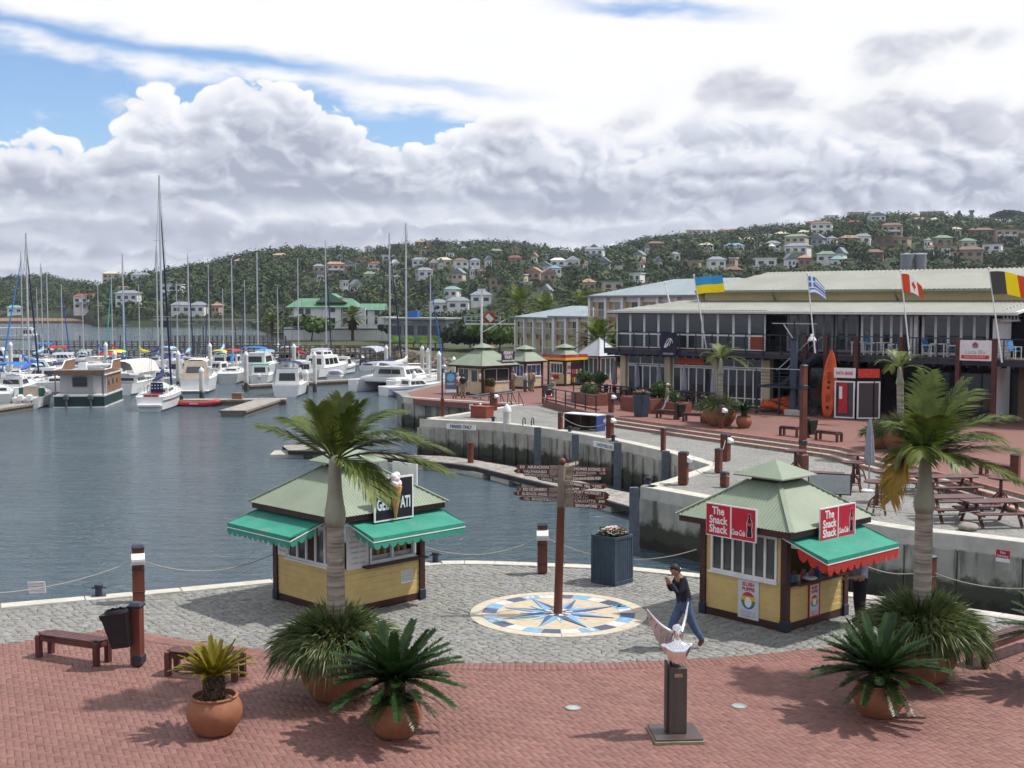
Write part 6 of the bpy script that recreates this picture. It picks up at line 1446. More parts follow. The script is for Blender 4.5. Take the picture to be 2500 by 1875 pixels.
fb('j', 'timber lamp bollard at the head of the gangway', 1205, 1002, 958, w=.36)
fb('k', 'timber bollard at the left end of the terrace railing', 1331, 985, 941, w=.34, lamp=False)
fb('l', 'timber post behind the closed grey parasol', 2128, 1078, 1034, TER, lamp=False, w=.28)
fb('m', 'dark post at the right end of the terrace by a bench', 2478, 1172, 1110, TER, lamp=False, w=.30)
bt = lambda k, f=.85: BOL[k][0] + Vector((0, 0, BOL[k][1] * f))
chain('rope between the gangway and the slim bollard on the quay', g(1238, 1000) + Vector((0, 0, .9)), bt('g'), .55)
chain('rope in front of the blue ferry counter', bt('g'), bt('a', .75), .45); chain('rope sagging from the corner bollard to the kiosk bollard', bt('d'), bt('f'), .35)
chain('rope from the pale return to the tall lamp bollard', bt('e'), bt('c'), .25); chain('rope running down behind the snack kiosk roof', bt('f'), g(1960, 1255) + Vector((0, 0, .7)), .2)
chain('rope on the quay edge below the picnic tables', g(1990, 1258) + Vector((0, 0, .8)), g(2390, 1312) + Vector((0, 0, .8)), .35)
for px, py, lb in ((1204, 1031, 'iron mooring bollard on the quay right of the ferries sign'), (1391, 1056, 'iron mooring bollard right of the quay ladder'), (1497, 1078, 'iron mooring bollard below the two-lamp bollard'), (1583, 1186, 'iron mooring bollard on the near quay corner')): cleat(lb, g(px, py), 1.15)
# tall red pole in the middle of the quay
tp = g(1959, 1149); r = thing('lamp_pole', 'tall red timber pole rising behind the snack kiosk roof', 'pole', tp, .5)
MB().box((0, 0, 2.2), (.22, .22, 4.4), ch=.04).build('post', M_wood2, r)
for z, ma_ in ((4.38, M_navy), (3.5, M_navy), (1.2, M_navy), (.5, M_navy)): MB().box((0, 0, z), (.25, .25, .22 if z < 4 else .12), ch=.04).build('band', ma_, r)
MB().box((0, 0, .35), (.36, .36, .7), ch=.04).build('foot', M_wood, r)
# benches
for a, b, lb in (((1602, 1020), (1646, 1024), 'bench on the terrace behind the tapered flower planter'), ((1667, 1029), (1712, 1032), 'bench on the terrace just left of the big palm pot'), ((1903, 1063), (1944, 1067), 'bench left of the tall red pole'), ((1990, 1074), (2042, 1080), 'bench right of the tall red pole'), ((2391, 1158), (2463, 1170), 'bench on the terrace at the right edge')): bench(lb, gT(*a), gT(*b))
def far_bin(label, px, py):
 p = gT(px, py); r = thing('litter_bin', label, 'litter bin', p, .6); m_ = MB(); frustum(m_, (.17, .17), (.26, .24), .15, .85); m_.build('bin', M_black, r); MB().box((-.24, 0, .5), (.16, .16, 1.0), ch=.03).build('post', M_wood, r)
def frustum(m_, b, t, z0, z1, inner=.03):
 bx, by = b; tx, ty = t; m_.add([(-bx, -by, z0), (bx, -by, z0), (bx, by, z0), (-bx, by, z0), (-tx, -ty, z1), (tx, -ty, z1), (tx, ty, z1), (-tx, ty, z1)], [(3, 2, 1, 0), (4, 5, 6, 7)] + [(i, (i + 1) % 4, (i + 1) % 4 + 4, i + 4) for i in range(4)])
far_bin('black litter bin between the two benches left of the palm pot', 1660, 1024); far_bin('black litter bin beside the tall red pole', 1979, 1068)
# tapered flower planter
p = gT(1565, 1017); r = thing('planter_box', 'tapered blue planter with pink flowers on the terrace', 'planter', p, .5)
for q in range(6):
 a = q * 1.0472; P_ = [(math.cos(a) * .42, math.sin(a) * .42, 0), (math.cos(a + 1.0472) * .42, math.sin(a + 1.0472) * .42, 0), (math.cos(a + 1.0472) * .52, math.sin(a + 1.0472) * .52, 1.3), (math.cos(a) * .52, math.sin(a) * .52, 1.3)]
 MB().plate(P_, .02).build('side_panel', M_blueg, r)
MB().lathe([(.50, 1.22), (.50, 1.26)], 6).build('soil', M_soil, r); MB().cyl((-.2, -.46, .95), (-.2, -.40, .95), .07, .07, 10).build('hole', M_black, r)
flowers(r, (0, 0, 1.28), .44, 70, 9, [(M_fp, .8), (M_fw, .3)], .08, .22)
# blue ferry counter, red chest
p0, p1 = g(1378, 1047), g(1458, 1054); d = (p1 - p0); th = math.atan2(d.y, d.x); L_ = d.length
r = thing('ferry_counter', 'open blue counter with a white top on the quay', 'counter', (p0 + p1) / 2, th); M_blu = mat('cobalt_panel', (.04, .065, .22), .5, var=.12); M_brn = mat('counter_inside', (.06, .035, .025), .8, var=.2)
MB().box((0, .35, .88), (L_, .8, .05)).build('top', M_white, r)
for x in (-L_ / 2 + .03, 0, L_ / 2 - .03): MB().box((x, .35, .43), (.05, .76, .86)).build('side', M_blu if x > .1 else M_brn, r)
MB().box((0, .72, .44), (L_ - .08, .04, .84)).build('back', M_brn, r)
p0, p1 = g(1149, 1019), g(1187, 1022); d = p1 - p0; r = thing('ticket_chest', 'low red-brown chest with a white notice on the triangular quay', 'chest', (p0 + p1) / 2, math.atan2(d.y, d.x)); L_ = d.length
MB().box((0, .35, .33), (L_, .7, .66), ch=.015).build('body', mat('red_chest', (.24, .055, .035), .6, var=.12), r); MB().box((0, .35, .69), (L_ + .06, .76, .06)).build('lid', mat('red_chest_lid', (.27, .065, .04), .6, var=.12), r); MB().box((-L_ / 2 - .22, .3, .6), (.30, .03, .36)).build('notice', M_white, r); MB().lathe([(.06, .72), (.07, .85), (.03, .9)], 8, (-.1, .3, 0)).build('bell', M_white, r)
# floating walkway
DZ = -1.78
WK_F = [(690, 1088), (770, 1084), (900, 1101), (1000, 1110), (1100, 1115), (1200, 1130), (1340, 1156), (1477, 1190), (1553, 1206)]; WK_N = [(704, 1099), (780, 1100), (900, 1112), (1000, 1121), (1105, 1131), (1166, 1140), (1252, 1161), (1400, 1197), (1553, 1240)]
wkF, wkN = [g(*p, DZ) for p in WK_F], [g(*p, DZ) for p in WK_N]
wf = thing('floating_walkway', 'long grey planked floating walkway below the ribbed quay wall', 'walkway'); M_plank = mat('grey_planks', (.30, .275, .245), .85, var=.25, vscale=2.5, bump=.3, bscale=12)
SF, SN = smooth_path(wkF, 26), smooth_path(wkN, 26)
for i in range(0, len(SF) - 1):
 a, b, c, d = SN[i], SN[i + 1], SF[i + 1], SF[i]; k = .06
 P_ = [a.lerp(b, k), b.lerp(a, k), c.lerp(d, k), d.lerp(c, k)]; MB().prism([q.xy for q in P_], DZ - .05, DZ + rs.normal(0, .004)).build('plank', M_plank, wf)
m_ = MB(); m2 = MB()
for i in range(len(wkN) - 1): a, b = wkN[i], wkN[i + 1]; m_.bar(a - Vector((0, 0, .16)), b - Vector((0, 0, .16)), .10, .22); a, b = wkF[i], wkF[i + 1]; m_.bar(a - Vector((0, 0, .16)), b - Vector((0, 0, .16)), .10, .22)
m_.build('edge_beam', mat('dark_beam', (.03, .027, .025), .8, var=.2), wf)
for i in range(0, len(SN) - 8, 16):
 c = (SN[i + 4] + SF[i + 4]) / 2; d = SN[i + 8] - SN[i]; MB().box((c.x, c.y, WATER + .05), (2.0, 1.9, .42), math.atan2(d.y, d.x), ch=.05).build('float', M_conc, wf)
def pile(label, px, py, ptop, zb=WATER, r=.2, ma=None, cone=True, name='pile', tall=None, group='white piles among the moorings', D=None):
 p = g(px, py, zb) if D is None else at(px, 900, D); p = Vector((p.x, p.y, zb)); H_ = (zat(ptop, p.y) - zb) if tall is None else tall; o = thing(name, label, 'pile', p, 0, group)
 MB().cyl((0, 0, -1), (0, 0, H_ - (.35 if cone else 0)), r, r, 14).build('shaft', ma or M_pile, o, auto=40)
 if cone: MB().lathe([(r * 1.06, H_ - .48), (r * 1.06, H_ - .30), (r * .5, H_ - .12), (.02, H_)], 14).build('cap', M_white, o, auto=40)
def pile_mat():
 m = mat('pile_concrete', (.52, .51, .47), .8, var=.12, vscale=1.5); t = m.node_tree; N = NG(t); b = t.nodes['Principled BSDF']; src = b.inputs['Base Color'].links[0].from_socket
 tcn = nd(t, 'ShaderNodeTexCoord'); sp_ = nd(t, 'ShaderNodeSeparateXYZ'); t.links.new(tcn.outputs['Object'], sp_.inputs[0])
 zz = N.m('ADD', sp_.outputs[2], N.m('MULTIPLY', N.m('SUBTRACT', N.noise(tcn.outputs['Object'], 3, 4), .5), .5)); t.links.new(N.mix(N.mr(zz, 1.05, .75), src, (.05, .05, .04)), b.inputs['Base Color']); return m
M_pile = pile_mat()
pile('tall white pile with a pointed cap in front of the ferry quay', 1238, 1132, 985, r=.23)
pile('short red and navy pile on the floating walkway', 1149, 1130, 1080, zb=DZ, r=.17, ma=M_wood2, cone=False); pile('grey pile on the left end of the floating walkway', 783, 1090, 1048, zb=DZ, r=.17, ma=M_grey, cone=False)
for px, py, pt, lb in ((1323, 1092, 1046, 'steel fender post right of the quay ladder'), (1415, 1120, 1063, 'second steel fender post along the ribbed wall'), (1518, 1190, 1083, 'steel fender post right of the vessels sign'), (1635, 1170, 1104, 'steel fender post nearest the signpost arrows'), (1562, 1300, 1194, 'dark fender post on the near quay corner')):
 p = g(px, pt + 2, 0.0); q = thing('fender_post', lb, 'post', (p.x - .25, p.y - .35, 0), 0, 'steel fender posts on the quay wall'); MB().box((0, 0, -1.2), (.30, .22, 2.7)).build('web', mat('blue_steel', (.10, .115, .14), .6, var=.2), q); MB().box((0, -.13, -1.2), (.38, .05, 2.7)).build('flange', MATS['blue_steel'], q)
p = g(1288, 1040); la = thing('quay_ladder', 'dark steel ladder hooked over the ribbed quay wall', 'ladder', (p.x, p.y - .1, 0), -.25)
for x in (-.25, .25): MB().tube([(x, .5, .05), (x, .4, .40), (x, .1, .48), (x, -.12, .35), (x, -.14, -2.2)], .035, 6).build('stile', M_navy, la)
for i in range(7): MB().cyl((-.25, -.14, -.2 - i * .3), (.25, -.14, -.2 - i * .3), .02, .02, 6).build('rung', M_navy, la)
def wall_sign(name, label, px0, py0, px1, py1, h, txt, ma_t, off=.12, board=None, size=.30, sx=1.0):
 a, b = g(px0, py0, -.18), g(px1, py1, -.18); d = b - a; n_ = Vector((d.y, -d.x, 0)).normalized(); c = (a + b) / 2 + n_ * off; th = math.atan2(d.y, d.x); o = thing(name, label, 'sign', (c.x, c.y, -.20), th); MB().box((0, 0, 0), (d.length, .03, h)).build('board', board or M_white, o); text('lettering', txt, size, frame((0, -.02, 0), (1, 0, 0)), ma_t, o, bold=.008, depth=.002, sx=sx); return o
M_inkd = mat('dark_ink', (.03, .04, .06), .7, var=0)
wall_sign('ferry_sign', 'white sign reading FERRIES ONLY on the quay wall', 1094, 1039, 1165, 1043, .30, 'FERRIES ONLY', M_inkd, .17, size=.27, sx=.86); wall_sign('vessel_sign', 'long white sign reading CHARTER VESSELS ONLY on the quay wall', 1456, 1082, 1513, 1094, .28, 'CHARTER VESSELS ONLY', M_inkb, .16, size=.24, sx=.62)
o = wall_sign('swimming_sign', 'small red and white no swimming sign on the weedy wall', 2437, 1352, 2470, 1357, .34, '', M_white, .12, board=mat('sign_dark_red', (.35, .02, .03), .5, var=0)); text('lettering', 'No', .12, frame((0, -.02, .10), (1, 0, 0)), M_txtw2, o, depth=.002); text('lettering', 'Swimming', .10, frame((0, -.02, .0), (1, 0, 0)), M_txtw2, o, depth=.002, sx=.8); MB().box((0, -.018, -.115), (.40, .01, .11)).build('white_strip', M_white, o)
p = g(2364, 1295); bo = thing('boulder', 'rounded grey boulder on the quay edge below the picnic tables', 'boulder', p, .3); m_ = MB(); m_.ball((0, 0, .11), .34, 16, (1, .8, .42)); m_.v = [tuple(Vector(v) * (1 + .06 * mnoise.noise(Vector(v) * 4))) for v in m_.v]; m_.build('stone', mat('boulder_stone', (.27, .25, .21), .85, var=.2, vscale=4, bump=.4, bscale=12), bo, smooth=True)
# gangway with handrails beside the triangular quay
A_, B_ = g(1258, 992) + Vector((0, .9, 0)), g(1085, 1010, -1.6); gw = thing('gangway', 'sloping steel gangway with tube handrails down to the water', 'gangway'); sdv = Vector((-.45, .9, 0)).normalized() * .55
for sg in (-1, 1):
 MB().tube([A_ + sdv * sg + Vector((0, 0, 1.0)), B_ + sdv * sg + Vector((0, 0, 1.0))], .05, 8).build('hand_rail', M_steel, gw); MB().tube([A_ + sdv * sg, B_ + sdv * sg], .06, 8).build('stringer', M_steel, gw)
 for t in (0, .14, .3, .5, .7, .9): q = A_.lerp(B_, t) + sdv * sg; MB().bar(q, q + Vector((0, 0, 1.0)), .05).build('stanchion', M_steelb, gw); MB().bar(q + Vector((.35, -.1, 0)), q + Vector((0, 0, .9)), .04).build('brace', M_steelb, gw)
for i in range(26): q = A_.lerp(B_, (i + .5) / 26); MB().bar(q - sdv, q + sdv, .34, .03).build('tread', M_plank, gw)
# sign pole with a lamp by the gangway
p = g(1080, 1019); o = thing('sign_pole', 'slim pole with a small blue crest sign by the ferry kiosk', 'sign', p, .1); MB().box((0, 0, .6), (.22, .22, 1.2), ch=.03).build('foot_post', M_wood2, o); MB().cyl((0, 0, 1.1), (0, 0, 3.0), .06, .05, 8).build('pole', M_steelb, o); MB().ball((.1, 0, 3.1), .16, 10).build('lamp', M_steel, o)
MB().box((.52, 0, 2.25), (.70, .03, 1.05)).build('board', mat('slate_sign', (.10, .13, .16), .5, var=.1), o); MB().plate([(.52 + .24 * math.cos(a * .5236), -.02, 2.45 + .24 * math.sin(a * .5236)) for a in range(12)], .01, (0, -1, 0)).build('crest', mat('crest_blue', (.15, .42, .65), .5, var=0), o); text('lettering', 'FERRY', .18, frame((.52, -.025, 2.05), (1, 0, 0)), M_txtw2, o, depth=.003); MB().box((.55, 0, 1.62), (.62, .03, .18)).build('board', M_white, o)
# terrace railing and brick planters by the cafe
p0, p1, p2 = gT(1335, 983), gT(1455, 1007), gT(1460, 1008); tr_ = thing('terrace_railing', 'dark steel railing above the low ramp wall', 'railing')
for i in range(6): q = p0.lerp(p1, i / 5); MB().bar(q, q + Vector((0, 0, 1.0)), .08).build('post', M_steelb, tr_)
for z in (.98, .72, .48, .24): MB().bar(p0 + Vector((0, 0, z)), p1 + Vector((0, 0, z)), .06 if z > .9 else .02, .06 if z > .9 else .02).build('rail', M_steelb, tr_)
rw = thing('ramp_wall', 'low pale concrete wall beside the quay ramp below the railing', 'wall'); a, b = g(1328, 990), g(1462, 1020); MB().plate([(a.x, a.y, -.02), (b.x, b.y, -.02), (b.x, b.y, .52), (a.x, a.y, .50)], .18, (0, 1, 0)).build('wall', M_conc, rw); MB().bar(a + Vector((0, .1, .53)), b + Vector((0, .1, .53)), .25, .06).build('coping', M_step, rw)
M_bw = mat('brick_wall', (.20, .07, .05), .8, var=.2, vscale=8, bump=.3, bscale=12)
def brick_planter(label, a, b, h, dpt, bush):
 a, b = gT(*a), gT(*b); d = b - a; o = thing('brick_planter', label, 'planter', (a + b) / 2, math.atan2(d.y, d.x)); L = d.length
 for x, y, wx, wy in ((0, 0, L, .22), (0, dpt, L, .22), (-L / 2 + .11, dpt / 2, .22, dpt - .23), (L / 2 - .11, dpt / 2, .22, dpt - .23)): MB().box((x, y, h / 2), (wx, wy, h)).build('wall', M_bw, o)
 MB().box((0, dpt / 2, h - .1), (L - .3, dpt - .3, .1)).build('soil', M_soil, o)
 if bush: leaf_ball(o, (0, dpt / 2, h + .25), (L * .42, dpt * .45, .45), 500, 3, M_bush, .09)
def leaf_ball(parent, c, rad, n, seed, ma, size=.1, name='foliage', hollow=.55):
 r_ = np.random.RandomState(seed); d = r_.normal(size=(n, 3)); d /= np.linalg.norm(d, axis=1)[:, None]; q = (hollow + (1 - hollow) * r_.random_sample(n)) * (1 + .12 * np.sin(d[:, 0] * 5 + seed) * np.cos(d[:, 2] * 4))
 P_ = np.array(c) + d * q[:, None] * np.array(rad); nv = d + r_.normal(0, .6, (n, 3)); nv /= np.linalg.norm(nv, axis=1)[:, None]; t1 = np.cross(nv, r_.normal(size=(n, 3))); t1 /= np.linalg.norm(t1, axis=1)[:, None]; t2 = np.cross(nv, t1); s_ = size * r_.uniform(.6, 1.3, (n, 1))
 V = np.stack([P_ - t1 * s_, P_ + t2 * s_ * .6, P_ + t1 * s_, P_ - t2 * s_ * .6], 1).reshape(-1, 3); F = np.arange(4 * n).reshape(-1, 4)
 return tag(link(name, np_mesh(name, V, F, ma), parent), kind='stuff')
brick_planter('brick planter with a clipped bush at the cafe corner', (1398, 985), (1440, 992), .75, 1.2, True); brick_planter('low brick planter wall in front of the cafe tables', (1518, 1000), (1592, 1010), .85, .8, False); brick_planter('low brick planter wall right of the flower planter', (1590, 1006), (1660, 1014), .7, .8, True)
cr_ = thing('cafe_railing', 'dark railing in front of the cafe tables', 'railing'); q0, q1 = gT(1400, 972), gT(1745, 1003)
for i in range(15): q = q0.lerp(q1, i / 14); MB().bar(q, q + Vector((0, 0, 1.05)), .07).build('post', M_steelb, cr_)
for z, t in ((1.05, .09), (.7, .03), (.4, .03)): MB().bar(q0 + Vector((0, 0, z)), q1 + Vector((0, 0, z)), t, t).build('rail', M_steelb, cr_)
def topiary(label, px, py, ptop, potr=.35):
 p = gT(px, py); H_ = zat(ptop, p.y) - TER; o = thing('topiary_tree', label, 'tree', p); pot(o, potr, .5); MB().tube([(0, 0, .4), (.03, 0, H_ * .5), (0, 0, H_ - .5)], .035, 7).build('trunk', M_cyct, o); leaf_ball(o, (0, 0, H_ - .42), (.62, .62, .45), 900, int(px), M_bush, .10, 'crown', .35)
topiary('clipped ball tree in a pot beside the walking man', 1612, 1006, 932); topiary('clipped ball tree in front of the gift kiosk', 1428, 968, 905); topiary('small ball tree before the grey pyramid-roofed booth', 1462, 972, 908)
M_par = mat('grey_parasol', (.30, .31, .35), .8, var=.1)
def parasol(label, p, H_, ma=None):
 o = thing('parasol', label, 'parasol', p, rnd.uniform(0, 1), 'closed grey parasols on the cafe terrace'); MB().cyl((0, 0, 0), (0, 0, H_), .03, .03, 8).build('pole', M_steel, o)
 nn = 10; vs, fs = [], []; prof = [(.14, H_ * .36), (.20, H_ * .42), (.17, H_ * .6), (.12, H_ * .82), (.05, H_ * .98), (.01, H_ * 1.01)]
 for k_, (r_, z) in enumerate(prof):
  for q in range(nn * 2): rr = r_ * (1.0 if q % 2 else .72); a = q * math.pi / nn; vs.append((math.cos(a) * rr, math.sin(a) * rr, z))
 for i in range(len(prof) - 1):
  for q in range(nn * 2): a, b = i * nn * 2 + q, i * nn * 2 + (q + 1) % (nn * 2); fs.append((a, b, b + nn * 2, a + nn * 2))
 MB().add(vs, fs).build('folded_canopy', ma or M_par, o); MB().lathe([(.32, 0), (.32, .06), (.05, .09)], 16).build('base', M_white, o)
parasol('closed grey parasol standing among the bar tables', g(2121, 1200), 2.75)
for px, py, lb in ((1500, 972, 'closed grey parasol left of the restaurant piers'), (1556, 978, 'closed grey parasol in front of the first folding doors'), (1608, 983, 'closed grey parasol behind the clipped ball tree'), (1669, 990, 'closed grey parasol in front of the second folding doors'), (1741, 999, 'closed grey parasol beside the third stone pier')): parasol(lb, gT(px, py), 2.6)
# cafe tables and chairs behind the railing
def cafe_table(label, p, rz=0):
 o = thing('cafe_table', label, 'table', p, rz, 'dark cafe tables behind the terrace railing'); MB().box((0, 0, .73), (.9, .9, .05), ch=.01).build('table_top', M_slat, o); MB().cyl((0, 0, 0), (0, 0, .72), .05, .05, 8).build('pedestal', M_steelb, o); MB().box((0, 0, .03), (.5, .5, .05)).build('foot', M_steelb, o)
def cafe_chair(label, p, rz):
 o = thing('cafe_chair', label, 'chair', p, rz, 'dark cafe chairs behind the terrace railing'); MB().box((0, 0, .44), (.44, .44, .05)).build('seat', M_wood, o); MB().box((0, .21, .72), (.44, .04, .5)).build('backrest', M_wood, o)
 for sx in (-1, 1):
  for sy in (-1, 1): MB().box((sx * .19, sy * .19, .21), (.04, .04, .42)).build('leg', M_steelb, o)
words = ['first', 'second', 'third', 'fourth', 'fifth', 'sixth', 'seventh', 'eighth']
for i in range(8):
 p = q0.lerp(q1, (i + .6) / 8.4) + BN * 1.4; cafe_table('%s cafe table from the left behind the terrace railing' % words[i], p, BTH)
 for k_, sg in enumerate((-1, 1)): cafe_chair('cafe chair %s of the %s cafe table behind the railing' % (('left', 'right')[k_], words[i]), p + BU * .75 * sg, BTH + sg * -1.57)
# bar tables and picnic tables on the lower quay
def bar_table(label, p, H_=1.12):
 o = thing('bar_table', label, 'table', p, rnd.random(), 'round bar tables on timber spider legs'); MB().lathe([(.42, H_ - .05), (.44, H_ - .02), (.43, H_)], 24).build('table_top', M_slat, o); MB().cyl((0, 0, .3), (0, 0, H_ - .04), .07, .05, 10).build('column', M_wood, o)
 for q in range(5): a = q * 1.2566; MB().tube([(math.cos(a) * .05, math.sin(a) * .05, .62), (math.cos(a) * .22, math.sin(a) * .22, .45), (math.cos(a) * .36, math.sin(a) * .36, 0)], .03, 6).build('leg', M_wood2, o)
 MB().tube([(math.cos(a * .3927) * .27, math.sin(a * .3927) * .27, .28) for a in range(17)], .02, 6, cap=False).build('foot_ring', M_wood2, o)
for px, py, lb in ((2083, 1200, 'bar table left of the closed parasol'), (2093, 1178, 'bar table just behind the leftmost bar table'), (2140, 1256, 'bar table nearest the snack kiosk awning'), (2158, 1226, 'bar table half behind the yellow palm frond'), (2442, 1245, 'bar table behind the right picnic table'), (1941, 1166, 'bar table left of the tall red pole foot')): bar_table(lb, g(px, py))
def picnic(label, px, py, rz):
 p = g(px, py); o = thing('picnic_table', label, 'picnic table', p, rz, 'timber picnic tables on the lower quay')
 for i in range(5): MB().box((0, -.32 + i * .16, .75), (1.8, .15, .045), ch=.006).build('top_plank', M_slat, o)
 for sy in (-1, 1):
  for k_ in (0, 1): MB().box((0, sy * (.66 + k_ * .15), .45), (1.8, .14, .045), ch=.006).build('seat_plank', M_slat, o)
 for sx in (-1, 1):
  for sy in (-1, 1): MB().bar((sx * .65, sy * .25, .72), (sx * .65, sy * .72, 0), .09, .05).build('leg', M_wood, o)
  MB().box((sx * .65, 0, .41), (.05, 1.6, .09)).build('seat_bearer', M_wood, o); MB().box((sx * .65, 0, .70), (.05, .75, .08)).build('top_bearer', M_wood, o)
picnic('picnic table nearest the boulder right of the palm trunk', 2420, 1280, .12); picnic('picnic table right behind the ringed palm trunk', 2322, 1268, .12); picnic('picnic table against the steps behind the palm', 2318, 1213, .1); picnic('picnic table half hidden by the drooping yellow frond', 2216, 1200, .1)
# whiteboard table behind the snack kiosk roof
p = g(2000, 1222); o = thing('notice_table', 'table with a grey notice panel behind the snack kiosk roof', 'table', p, -.35); MB().box((0, .3, .95), (1.6, .6, .05)).build('table_top', M_slat, o); MB().box((.35, -.05, .62), (1.5, .04, .75)).build('panel_frame', M_black, o); MB().box((.35, -.075, .62), (1.42, .02, .67)).build('panel', mat('grey_panel', (.33, .36, .36), .5, var=.06), o)
for x in (-.7, .7): MB().box((x, .3, .46), (.07, .5, .92)).build('leg', M_wood, o)
# potted palms and cycads on the terrace
FRt = [((-.7, 0, .7), 1.7, .55, .5, M_palm, 0), ((-.3, .4, 1), 1.6, .4, .5, M_palm, 0), ((.2, -.2, 1), 1.5, .35, .5, M_palm, 0), ((.5, .3, .9), 1.7, .5, .5, M_palm, 0), ((.8, -.1, .5), 1.9, .75, .5, M_palm, 0), ((.6, -.5, .5), 1.7, .8, .5, M_palm, 0), ((-.5, -.4, .6), 1.5, .7, .5, M_palm, 0), ((0, .5, .9), 1.5, .4, .5, M_palm, 0)]
q = gT(1761, 1041); palm_in_pot('palm in a wide terracotta pot in front of the restaurant doors', q, 0, .85, 1.05, (2.75, .15, 3.5), FRt, 51, (900, .75), dens=30)
q = gT(2205, 1101); palm_in_pot('palm in a terracotta pot on the terrace behind the yellow frond', q, 0, .82, 1.05, (2.9, .16, 3.6), FRt, 53, (900, .75), lean=(-.1, 0), dens=30)
for px, py, lb, sd in ((1819, 1046, 'small cycad in a round pot right of the terrace palm', 61), (1733, 1034, 'leafy plant in a small pot left of the terrace palm', 62), (2284, 1121, 'cycad in a pot behind the crown of the near right palm', 63)):
 q = gT(px, py); o = thing('potted_plant', lb, 'potted plant', (q.x, q.y + .3, TER), 0, 'potted plants on the terrace'); pot(o, .42, .62); cycad(o, (0, 0, .5), .8, 26, sd, M_cyc, .40, .13, up=1.1, low=.05, leaf=.12)
q = gT(2150, 1096); o = thing('potted_plant', 'bushy plant in a wide bowl left of the terrace palm pot', 'potted plant', (q.x, q.y + .3, TER), 0, 'potted plants on the terrace'); pot(o, .6, .75); grass_mound(o, (0, 0, .7), .8, .6, 700, 71)
# ---------------------------------------------------------------- ticket kiosks
M_creamp = mat('pale_board', (.58, .48, .32), .65, var=.08, vscale=2)
def far_kiosk(name, label, px, py, h, apex=3.15, wall=2.15, roof=None, over=.4, cupola=True):
 c = g(px, py); th = R(44); d1, d2 = Vector((math.cos(th), math.sin(th), 0)), Vector((-math.sin(th), math.cos(th), 0)); cc = c + (d1 + d2) * h
 k = kiosk(name, label, (cc.x, cc.y, .01), th, h, wall=wall, apex=apex, roof=roof, over=over); W_ = 2 * h - .15
 for o_, xd in (((-h, h - .075, 0), (0, -1, 0)), ((-h + .075, -h, 0), (1, 0, 0)), ((h, -h + .075, 0), (0, 1, 0)), ((h - .075, h, 0), (-1, 0, 0))): planks(k, o_, xd, W_, .17, 1.0, M_creamp, ph=.2); planks(k, o_, xd, .12, 1.0, wall - .14, M_creamp, ph=.4)
 return k, W_
k1, W_ = far_kiosk('ferry_kiosk', 'cream ferry ticket kiosk with a dark trips sign on its roof', 1178, 966, 1.45, 3.45, 2.15, over=.5)
h = 1.45; window(k1, W_ * .42, 1.0, (-h, h - .2, 1.0), (0, -1, 0), 2, name='window'); planks(k1, (-h, h - .2 - W_ * .42, 0), (0, -1, 0), W_ * .14, 1.0, 2.0, M_creamp, ph=.4)
MB().box((-h - .03, -h + .85, 1.05), (.05, .95, 1.95)).build('door', M_creamp, k1); MB().box((-h - .06, -h + .85, 1.45), (.03, .62, .85)).build('door_pane', M_glass, k1); window(k1, W_ - .15, 1.0, (-h + .15, -h, 1.0), (1, 0, 0), 2)
o = MB().box((.9, -h - .35, 2.75), (1.35, .05, 1.15)).build('trips_sign', mat('plum_sign', (.035, .018, .045), .5, var=.1), k1)
for i, (t, s_) in enumerate((('FERRY', .36), ('TRIPS', .36), ('LAGOON CRUISES', .16), ('DAILY', .14))): text('lettering', t, s_, frame((.9, -h - .38, 3.15 - .32 * i + (.06 if i > 1 else 0)), (1, 0, 0)), M_txtw2, o, depth=.004, bold=.004)
k2, W_ = far_kiosk('tour_kiosk', 'cream ticket kiosk with blue window posters and three people before it', 1282, 950, .98, 3.1, over=.3); h = .98
M_post = mat('blue_posters', (.045, .07, .20), .3, var=.6, vscale=3); window(k2, W_ - .2, .95, (-h, h - .175, 1.0), (0, -1, 0), 4, ma_g=M_post); window(k2, W_ - .2, .95, (-h + .175, -h, 1.0), (1, 0, 0), 3, ma_g=M_post)
k3, W_ = far_kiosk('gift_kiosk', 'cream gift kiosk with a red and yellow fascia band', 1380, 943, .98, 3.1, over=.3); h = .98
window(k3, W_ - .4, .85, (-h, h - .27, 1.05), (0, -1, 0), 4); M_gr, M_gy = mat('fascia_red', (.40, .03, .035), .5, var=.1), mat('fascia_yellow', (.70, .42, .02), .5, var=.1)
for sx, sy, o_, xd in ((-1, 0, (-h - .37, 0, 2.42), (0, -1, 0)), (0, -1, (0, -h - .37, 2.42), (1, 0, 0))):
 n_ = Vector((sx, sy, 0)); th = math.atan2(xd[1], xd[0])
 s1 = MB().box(Vector(o_) + Vector((0, 0, .11)), (2 * h + .8, .05, .26), th).build('fascia_band', M_gr, k3); MB().box(Vector(o_) + Vector((0, 0, -.13)), (2 * h + .8, .05, .20), th).build('fascia_band', M_gy, k3); text('lettering', 'Tours Andtours' if sx else 'Tours', .26, frame(Vector(o_) + n_ * .03 + Vector((0, 0, .11)), xd), mat('lilac_print', (.42, .25, .42), .6, var=0), s1, depth=.004)
MB().box((.35, -h - .03, 1.05), (1.3, .05, 1.9)).build('open_doorway', M_maroon, k3)
for i in range(10): MB().box((-.2 + (i % 5) * .25, -h - .10, .5 + (i // 5) * .7), (.14, .06, .4)).build('hanging_goods', gm[i % 6], k3)
MB().box((-h - .06, .1, .75), (.04, .7, .30)).build('red_cloth', M_awnr, k3)
c = g(1466, 940); bt_ = thing('glass_booth', 'grey pyramid-roofed booth with tall white-framed windows', 'booth', (c.x, c.y + 1.2, .01), R(40)); h = 1.0
